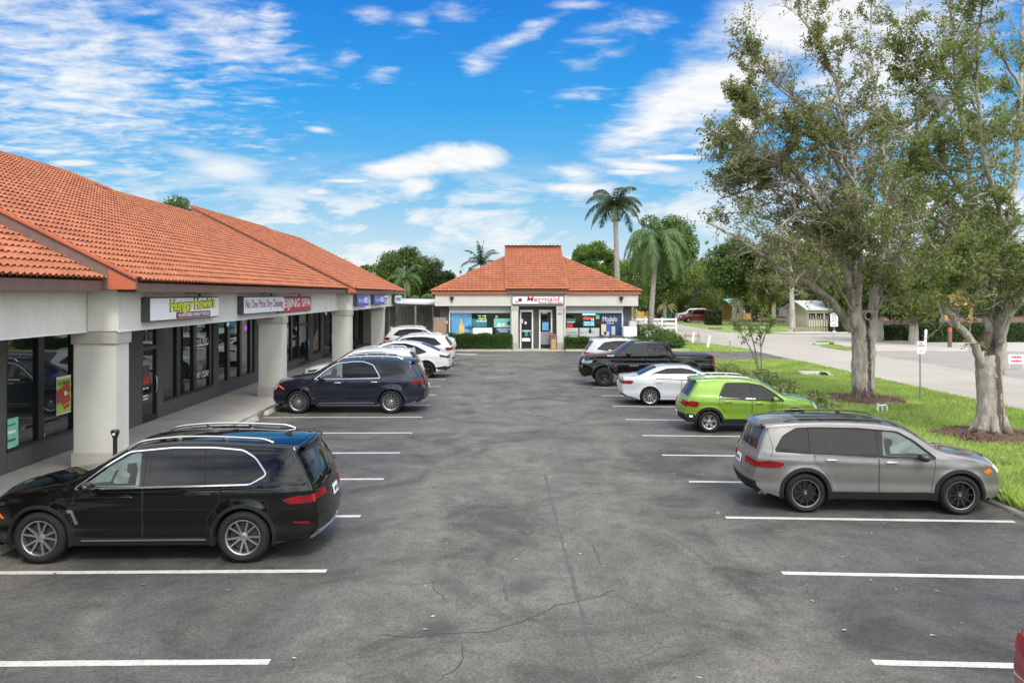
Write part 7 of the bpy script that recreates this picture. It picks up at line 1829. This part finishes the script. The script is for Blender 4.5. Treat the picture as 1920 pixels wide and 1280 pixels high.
hedge('roadside_hedge', 'dark vine-covered hedge behind the speed limit sign', at(1555, 82), at(1640, 82), 80.5, 81.6, 1.9, 10000, ['leaf_dark', 'leaf_hedge'], .16)
hedge('garden_hedge', 'dark clipped bush beside the maroon SUV', at(1328, 100), at(1350, 100), 99, 101, 1.7, 5000, ['leaf_dark'], .2)
def shrub(name, label, x, y, r, h, n, mat, size, group=None, asp=.45, cat='shrub', stems=6, flat=1.):
    t = thing(name, (x, y, 0), label=label, cat=cat, group=group); mb = MB()
    for k in range(stems):
        a = random.uniform(0, 6.28); mb.tube([(0, 0, 0), (r * .4 * math.cos(a), r * .4 * math.sin(a), h * .5), (r * .75 * math.cos(a), r * .75 * math.sin(a), h * .85)], [.018, .013, .006], 4, cap=False)
    mb.build('stem', 'bark_dark', t, fix=False)
    q = RNG.normal(size=(n, 3)); q /= np.linalg.norm(q, axis=1)[:, None]; q *= (RNG.uniform(.3, 1.1, n) ** .5)[:, None]
    lump = 1 + .25 * np.sin(q[:, 0] * 5 + x) * np.cos(q[:, 1] * 4 + y)
    C = np.stack([q[:, 0] * r * lump, q[:, 1] * r * lump, h * .52 + q[:, 2] * h * .5 * lump], 1); C[:, 2] = np.maximum(C[:, 2], .03)
    leaf_mesh('foliage', C, size, mat, t, asp, .5); return t
random.seed(8)
for k, (x, y, r, h, lb) in enumerate([(10.9, 57.0, 1.0, 1.7, 'leafy dark shrub right of the ice freezer'), (12.2, 57.6, 1.0, 1.3, 'green shrub around the foot of the drooping palm'), (11.4, 55.4, .9, 1.1, 'green shrub at the right end of the store hedge'), (12.6, 56.2, .8, .9, 'low shrub at the corner of the store bed'), (9.95, 58.2, .8, 1.9, 'shrub behind the ice freezer')]):
    shrub('leafy_shrub', lb, x, y, r, h, 2600, ['leaf_green', 'leaf_hedge'], .13)
ed = [(10.0, 38.2, .62, .85), (10.7, 36.6, .6, .75), (9.7, 41.0, .6, .8), (10.3, 33.4, .55, .7), (11.3, 33.0, .5, .65), (10.1, 31.3, .55, .7), (11.0, 30.0, .55, .75), (10.2, 28.4, .5, .65), (11.0, 27.3, .5, .6), (10.1, 26.0, .45, .55), (11.9, 35.5, .5, .55), (10.4, 24.6, .42, .5)]
en = 'nearest second third fourth fifth sixth seventh eighth ninth tenth eleventh farthest'.split()
order = sorted(range(len(ed)), key=lambda i: ed[i][1])
for k, i in enumerate(order):
    x, y, r, h = ed[i]; shrub('variegated_shrub', f'{en[k]} of the yellow-green variegated shrubs along the right edge of the lot', x, y, r * .85, h * .85, 520, ['variegated', 'variegated', 'leaf_bright'], .15, 'variegated shrubs along the right edge of the lot', .4)
# young multi-stem tree
t = Tree('young_tree', (at(1427, 36.8), 36.8, 0), 'young tree with two thin stems and dark glossy leaves in the grass strip', 'bark_grey')
for pl in ([(1425, 705, 0), (1420, 665, 0), (1412, 630, 0), (1400, 595, 0), (1385, 570, 0)], [(1429, 705, 0), (1430, 660, 0), (1426, 620, 0), (1432, 580, 0)], [(1424, 690, 0), (1410, 655, 0), (1392, 625, 0), (1376, 605, 0)], [(1430, 650, 0), (1440, 620, .2), (1455, 600, .3)]):
    P_, R_2 = t.limb([PX(x, y, 36.8 + d) for x, y, d in pl], .045, .012, 6, amp=.015); t.grow(P_, R_2, .45, 9, .55, 0, 62, (0, 0, .1))
t.finish(['leaf_green', 'leaf_olive', 'leaf_bright'], .13, .5)

# ---- grass
def blades(name, n, xf, yf, h0, h1, w=.012, mat='grass_blade', keep=None):
    u = RNG.uniform(0, 1, n); v = RNG.uniform(0, 1, n)
    x, y = xf(u, v), yf(u, v)
    if keep is not None:
        k = keep(x, y); x, y = x[k], y[k]; n = len(x)
    cl = .55 + .45 * np.sin(x * 3.1 + np.sin(y * 2.3) * 2) * np.sin(y * 2.7 + x)
    h = RNG.uniform(h0, h1, n) * (.65 + .5 * np.clip(cl, 0, 1)); a = RNG.uniform(0, 2 * PI, n); ln = RNG.uniform(.1, .7, n) * h
    b = RNG.uniform(0, 2 * PI, n); z0 = np.full(n, -.02)
    dx, dy = np.cos(a) * w / 2, np.sin(a) * w / 2; lx, ly = np.cos(b) * ln, np.sin(b) * ln
    V = np.stack([np.stack([x - dx, y - dy, z0], 1), np.stack([x + dx, y + dy, z0], 1), np.stack([x + lx * .4 + dx * .7, y + ly * .4 + dy * .7, h * .6], 1), np.stack([x + lx, y + ly, h], 1)], 1).reshape(-1, 3)
    V[3::4] = V[3::4]
    o = np_mesh(name, V, np.arange(4 * n), 4, mat); return tag(o, kind='stuff')
def notree(x, y): return (np.hypot(x - bA[0], (y - YA)) > 1.5 + .25 * np.sin(x * 5)) & (np.hypot(x - bB[0], y - YB) > 1.35 + .2 * np.sin(y * 5))
blades('lawn_grass', 190000, lambda u, v: 9.2 + u * 8.15, lambda u, v: 12 + 33 * v ** 1.25, .05, .13, .016, keep=notree)
blades('edge_grass', 46000, lambda u, v: 9.2 + (u ** 1.6) * 1.9, lambda u, v: 11.5 + 13 * v, .16, .42, .014)
blades('far_lawn_grass', 60000, lambda u, v: 10 + u * 15.5, lambda u, v: 44.8 + 24 * v, .05, .11, .03, keep=lambda x, y: ((y > 53.2) & (x < 17.3 - np.maximum(0, y - 57) * .22) & (x > 11.2) & (y < 68)) | ((y < 46.8) & (y > 44.8) & (x > 9.3) & (x < 17)))
blades('verge_grass', 26000, lambda u, v: 23.9 + u * 6, lambda u, v: 54.5 + 9.5 * v, .06, .14, .03, keep=lambda x, y: (x > 23.8 + np.maximum(0, y - 58) * .35) & (x < 25.4 + np.maximum(0, y - 58) * .25))
tag(sheet('verge_lawn', [(23.9, 54.2), (25.6, 53.9), (25.6, 58), (27.3, 64.2), (26, 64.2), (23.9, 58)], .016, 'lawn'), kind='structure')
def ring(name, c, r, n):
    P = [(c[0] + r * (1 + .14 * math.sin(3 * a) + .08 * math.sin(7 * a)) * math.cos(a), c[1] + r * (1 + .1 * math.cos(4 * a)) * math.sin(a), .0) for a in np.linspace(0, 2 * PI, 40)[:-1]]
    V = [(c[0], c[1], .16)] + [(c[0] + (x - c[0]) * .55, c[1] + (y - c[1]) * .55, .10) for x, y, _ in P] + P; m = len(P)
    F = [(0, 1 + i, 1 + (i + 1) % m) for i in range(m)] + [(1 + i, 1 + m + i, 1 + m + (i + 1) % m, 1 + (i + 1) % m) for i in range(m)]
    mb = MB(); mb.v = V; mb.f = F; mb.m = [0] * len(F); o = mb.build(name, 'mulch', smooth=60); tag(o, kind='stuff')
    q = RNG.normal(0, r * .5, (n, 2)); rr = np.hypot(q[:, 0], q[:, 1]); q = q[rr < r * 1.15]; rr = np.hypot(q[:, 0], q[:, 1])
    z = np.clip(.16 - rr / r * .16, .0, .16) + .012
    o = leaf_mesh('mulch_chips', np.stack([c[0] + q[:, 0], c[1] + q[:, 1], z], 1), .08, 'bark_chip', None, .4, 2.5); tag(o, kind='stuff')
ring('mulch', (bA[0], YA), 1.75, 2600); ring('mulch', (bB[0], YB), 1.6, 3200)

# ================================================================= street furniture and far things
def post_sign(name, px, Y, label, plates, pole='satin_metal', lean=0., top=None, base=0.):
    t = thing(name, (at(px, Y), Y, base), label=label, cat='sign'); t.rotation_euler = (0, lean, 0)
    mb = MB(); mb.tube([(0, 0, -.1), (0, 0, top)], .028, 8); mb.build('pole', pole, t, smooth=50)
    return t
Y = 28.5; t = post_sign('parking_sign', 1732.5, Y, 'no parking sign with a red arrow on a thin pole in the grass strip', 0, top=2.1)
mb = MB(); mb.box(-.15, .15, -.045, -.03, 1.68, 2.15); pl = mb.build('sign_plate', 'sign_white', t, bevel=.004)
for s_, z_, h_, w_ in (('NO', 2.08, .055, .10), ('PARKING', 1.99, .055, .24), ):
    text(s_, (0, -.05, z_), (1, 0, 0), U_, w_, h_, 'sign_red', pl, depth=.004, bold=.01)
mb = MB(); mb.tube([(-.06, -.05, 1.74), (.0, -.05, 1.82), (.06, -.05, 1.86)], .008, 6); mb.build('arrow', 'sign_red', pl)
Y = 57.5; t = post_sign('speed_sign', 1568, Y, 'white speed limit 25 sign on a pole in the grass wedge across the street', 0, top=2.5)
mb = MB(); mb.box(-.28, .28, -.05, -.03, 1.82, 2.48); pl = mb.build('sign_plate', 'sign_white', t, bevel=.006)
text('SPEED', (0, -.056, 2.40), (1, 0, 0), U_, .38, .09, 'dark_outline', pl, depth=.004, bold=.02); text('LIMIT', (0, -.056, 2.27), (1, 0, 0), U_, .34, .09, 'dark_outline', pl, depth=.004, bold=.02); text('25', (0, -.056, 2.03), (1, 0, 0), U_, .36, .30, 'dark_outline', pl, depth=.004, bold=.0)
mb = MB(); mb.box(-.28, .28, -.05, -.03, 1.50, 1.78); pl = mb.build('lower_plate', 'sign_white', t, bevel=.006); text('ALERT', (0, -.056, 1.63), (1, 0, 0), U_, .40, .10, 'dark_outline', pl, depth=.004, bold=.02)
mb = MB(); mb.box(-.12, .12, -.05, -.03, 1.0, 1.2); mb.build('small_plate', 'light_grey', t)
Y = 44.9; t = post_sign('leaning_sign', 1373, Y, 'back of a grey road sign on a leaning post by the driveway', 0, top=1.75, lean=-.06)
mb = MB(); mb.lathe([(0, -.01), (.24, -.01), (.24, .01), (0, .01)], 6, 'y', (0, -.04, 1.45)); mb.build('sign_plate', 'light_grey', t)
t = thing('marker_post', (at(1741, 52.8), 52.8, 0), label='white marker post leaning at the edge of the sandy verge', cat='post'); t.rotation_euler = (0, .06, 0)
mb = MB(); mb.tube([(0, 0, -.1), (0, 0, 1.45), (0, 0, 1.5)], [.085, .085, .04], 10); mb.build('post', 'white_paint', t, smooth=50)
t = thing('marker_post', (at(1789, 57), 57, 0), label='brown and red post in the sandy verge', cat='post')
mb = MB(); mb.box(-.12, .12, -.1, .1, 0, 1.1); mb.build('post', 'brown_board', t, bevel=.02); mb = MB(); mb.box(-.12, .12, -.1, .1, 1.1, 1.45); mb.build('post_band', 'red_board', t, bevel=.02)
# yellow pavilion frame
t = thing('yellow_pavilion', (at(1800, 71), 71, 0), label='yellow-painted pavilion frame half hidden by the right-hand trees', cat='pavilion')
def rel(a, b, Y=71): return at(a, Y) - t.location.x, at(b, Y) - t.location.x
x0, x1 = rel(1716, 1905); mb = MB(); mb.box(x0, x1, -.2, .2, hz(573, 71), hz(565, 71)); mb.build('beam', 'yellow_paint', t, bevel=.02)
x0, x1 = rel(1800, 1905); mb = MB(); mb.box(x0, x1, -.1, 3.5, hz(565, 71), hz(540, 71)); mb.build('roof', 'yellow_paint', t, bevel=.05)
for a, b, p1 in ((1734, 1744, 622), (1778, 1783, 622), (1822, 1831, 622), (1880, 1888, 622)):
    x0, x1 = rel(a, b); mb = MB(); mb.box(x0, x1, -.15, .15, 0, hz(573, 71)); mb.build('post', 'yellow_paint', t, bevel=.02)
t = thing('lawn_sign', (at(1912, 40), 40, 0), label='small white lawn sign with red lettering at the right edge', cat='sign')
mb = MB(); mb.box(-.3, .5, -.02, .02, .30, .78); pl = mb.build('sign_plate', 'sign_white', t, bevel=.005); bars('OPEN', (.1, -.03, .65), (1, 0, 0), U_, .55, .12, 'sign_red', pl, depth=.004, bold=.02); bars('HOUSE', (.1, -.03, .45), (1, 0, 0), U_, .55, .12, 'sign_red', pl, depth=.004, bold=.02)
for x_ in (-.25, .45): mb = MB(); mb.tube([(x_, 0, 0), (x_, 0, .5)], .015, 6); mb.build('leg', 'white_paint', t)
# white pipe stubs in the grass
t = thing('irrigation_pipe', (at(1660, 25.6), 25.6, 0), label='white plastic pipe stubs sticking out of the grass behind the silver grey SUV', cat='pipe')
mb = MB(); mb.tube([(-.14, 0, -.05), (-.14, 0, .30)], .032, 8); mb.tube([(-.17, 0, .22), (.12, 0, .24), (.15, 0, .20), (.15, 0, -.05)], .03, 8); mb.tube([(.0, 0, .24), (.0, 0, -.05)], .03, 8); mb.tube([(-.13, 0, .14), (-.2, 0, .1)], .025, 8); mb.build('pipe', 'white_paint', t, smooth=50)
# drainage headwalls
def headwall(px, Y, lab, w=.9):
    t = thing('culvert_headwall', (at(px, Y), Y, 0), label=lab, cat='culvert')
    mb = MB(); mb.add([(-w, -.5, .02), (w * .9, -.6, .02), (w * .9, .35, .14), (-w * 1.1, .45, .16), (-w, -.5, -.2), (w * .9, -.6, -.2), (w * .9, .35, -.2), (-w * 1.1, .45, -.2)], [(0, 1, 2, 3), (4, 7, 6, 5), (0, 4, 5, 1), (1, 5, 6, 2), (2, 6, 7, 3), (3, 7, 4, 0)]); mb.build('concrete_slab', 'stucco_trim', t, bevel=.03)
    mb = MB(); mb.tube([(.12, -.62, .02), (.12, -.2, .05)], [.17, .12], 14); mb.build('pipe_mouth', 'hollow', t, smooth=50)
headwall(1536, 37.6, 'concrete drainage headwall with a dark pipe mouth in the grass strip', .72); headwall(1556, 60, 'small concrete drainage headwall in the grass wedge across the street', .9)
# picket fence and garden fence
t = thing('picket_fence', (at(1512, 82), 82.4, 0), label='weathered pale picket fence across the street', cat='fence')
mb = MB(); x = at(1493, 82) - t.location.x; xe_ = at(1620, 82) - t.location.x
while x < xe_:
    h_ = 1.72 + random.uniform(-.05, .05); mb.add([(x, -.03, 0), (x + .12, -.03, 0), (x + .12, -.03, h_ - .1), (x + .06, -.03, h_), (x, -.03, h_ - .1), (x, 0, 0), (x + .12, 0, 0), (x + .12, 0, h_ - .1), (x + .06, 0, h_), (x, 0, h_ - .1)], [(0, 1, 2, 3, 4), (9, 8, 7, 6, 5), (0, 5, 6, 1), (1, 6, 7, 2), (2, 7, 8, 3), (3, 8, 9, 4), (4, 9, 5, 0)]); x += .26
mb.build('pickets', 'grey_wood', t); mb = MB(); x = at(1493, 82) - t.location.x; mb.box(x, xe_, .0, .06, .4, .5); mb.box(x, xe_, .0, .06, 1.2, 1.3); mb.build('rail', 'grey_wood', t)
t = thing('rail_fence', (at(1205, 72), 72, 0), label='low white rail fence right of the food store', cat='fence')
mb = MB()
for z_ in (.5, .9, 1.3): mb.box(-1.3, 3.2, -.03, .03, z_ + .2, z_ + .36)
mb.build('rail', 'white_paint', t)
for x_ in (-1.2, .3, 1.8, 3.1): mb = MB(); mb.box(x_ - .07, x_ + .07, -.07, .07, 0, 1.75); mb.build('post', 'white_paint', t)
# white boulders by the store bed
for k, (px, Y_, r) in enumerate(((1192, 59, .42), (1203, 59.5, .5), (1212, 60.5, .45), (1226, 61, .38))):
    mb = MB(); mb.ell((0, 0, .55 if k < 2 else .5), (r, r * .7, r * 1.3), 10, 8); o = mb.build('boulder', 'white_paint', smooth=0)
    me = o.data
    for v in me.vertices: v.co += Vector([random.uniform(-.06, .06) for _ in range(3)])
    o.location = (at(px, Y_), Y_, .15); tag(o, ['first', 'second', 'third', 'fourth'][k] + ' white boulder from the left beside the store bed', 'boulder', 'white boulders beside the store bed')
# wheelie bins
for k, px in enumerate((1256, 1267)):
    t = thing('wheelie_bin', (at(px, 118), 118, 0), label=('left' if k == 0 else 'right') + ' green wheelie bin under the trees across the street', cat='bin')
    mb = MB(); mb.add([(-.26, -.3, .05), (.26, -.3, .05), (.26, .3, .05), (-.26, .3, .05), (-.34, -.38, 1.0), (.34, -.38, 1.0), (.34, .38, 1.0), (-.34, .38, 1.0)], [(3, 2, 1, 0), (4, 5, 6, 7), (0, 1, 5, 4), (1, 2, 6, 5), (2, 3, 7, 6), (3, 0, 4, 7)]); mb.build('bin_body', 'teal_plastic', t, bevel=.03)
    mb = MB(); mb.box(-.36, .36, -.4, .4, 1.0, 1.08); mb.build('lid', 'teal_plastic', t, bevel=.03)
# houses across the street
def house(name, label, px0, px1, Y, eave, ridge_py, wall, roof, depth=8, wins=3):
    x0, x1 = at(px0, Y), at(px1, Y); t = thing(name, ((x0 + x1) / 2, Y, 0), label=label, cat='house'); w = (x1 - x0) / 2; e, r = hz(eave, Y), hz(ridge_py, Y)
    mb = MB(); mb.box(-w, w, 0, depth, 0, e); mb.add([(-w, 0, e), (-w, depth, e), (-w, depth / 2, r - .1), (w, 0, e), (w, depth, e), (w, depth / 2, r - .1)], [(0, 1, 2), (5, 4, 3)]); mb.build('wall', wall, t)
    mb = MB(); mb.add([(-w - .4, -.5, e - .1), (w + .4, -.5, e - .1), (w + .4, depth / 2, r), (-w - .4, depth / 2, r), (-w - .4, depth + .5, e - .1), (w + .4, depth + .5, e - .1), (-w - .4, -.5, e + .05), (w + .4, -.5, e + .05), (w + .4, depth / 2, r + .15), (-w - .4, depth / 2, r + .15), (-w - .4, depth + .5, e + .05), (w + .4, depth + .5, e + .05)],
        [(3, 2, 1, 0), (6, 7, 8, 9), (4, 5, 2, 3), (9, 8, 11, 10), (0, 1, 7, 6), (4, 10, 11, 5), (0, 6, 9, 3), (3, 9, 10, 4), (1, 2, 8, 7), (2, 5, 11, 8)]); mb.build('roof', roof, t)
    for k in range(wins):
        x = -w + (k + .5) * 2 * w / wins; mb = MB(); mb.box(x - .5, x + .5, -.05, .02, e * .4, e * .8); f = mb.build('window', 'white_paint', t); mb = MB(); mb.box(x - .42, x + .42, -.07, -.051, e * .43, e * .77); mb.build('pane', 'tinted_glass', f)
house('cottage', 'small cream cottage with a pale roof behind the picket fence', 1518, 1580, 94, 580, 566, 'cream_wall', 'white_metal_roof', 7, 4)
house('cottage', 'yellow house with a mint roof behind the young tree', 1376, 1432, 122, 572, 562, 'yellow_paint', 'mint_roof')
house('cottage', 'pink-roofed house behind the cream cottage', 1496, 1545, 130, 566, 550, 'white_paint', 'pink_roof')
house('cottage', 'orange-roofed house beside the right end of the food store', 1196, 1216, 130, 566, 545, 'yellow_paint', 'red_board')
# logs and timber edging on the far lawn
for k, (a, b, Y_) in enumerate(((1330, 1356, 88), (1375, 1440, 86))):
    mb = MB(); mb.tube([(at(a, Y_), Y_, .12), (at(b, Y_), Y_, .12)], .12, 8); tag(mb.build('fallen_log', 'bark_grey', smooth=50), ('short' if k == 0 else 'long') + ' grey log lying on the grass across the street', 'log')
t = thing('sawhorse', (at(1297, 60), 60, 0), label='small white and wood barricade in the grass by the driveway', cat='barricade')
mb = MB()
for x_ in (-.5, .5): mb.bar((x_ - .1, 0, 0), (x_ + .1, 0, .9), .05); mb.bar((x_ + .25, 0, 0), (x_ + .05, 0, .9), .05)
mb.build('leg', 'wood', t); mb = MB(); mb.box(-.6, .7, -.04, .04, .62, .76); mb.build('rail', 'wood', t); mb = MB(); mb.bar((.12, -.06, .2), (.2, -.06, 1.0), .16, .03); mb.build('white_board', 'white_paint', t)
t = thing('marker_post', (at(1328, 57), 57, 0), label='short white post leaning behind the black pickup bed', cat='post'); t.rotation_euler = (0, .2, 0)
mb = MB(); mb.box(-.08, .08, -.05, .05, 0, .9); mb.build('post', 'white_paint', t, bevel=.01)
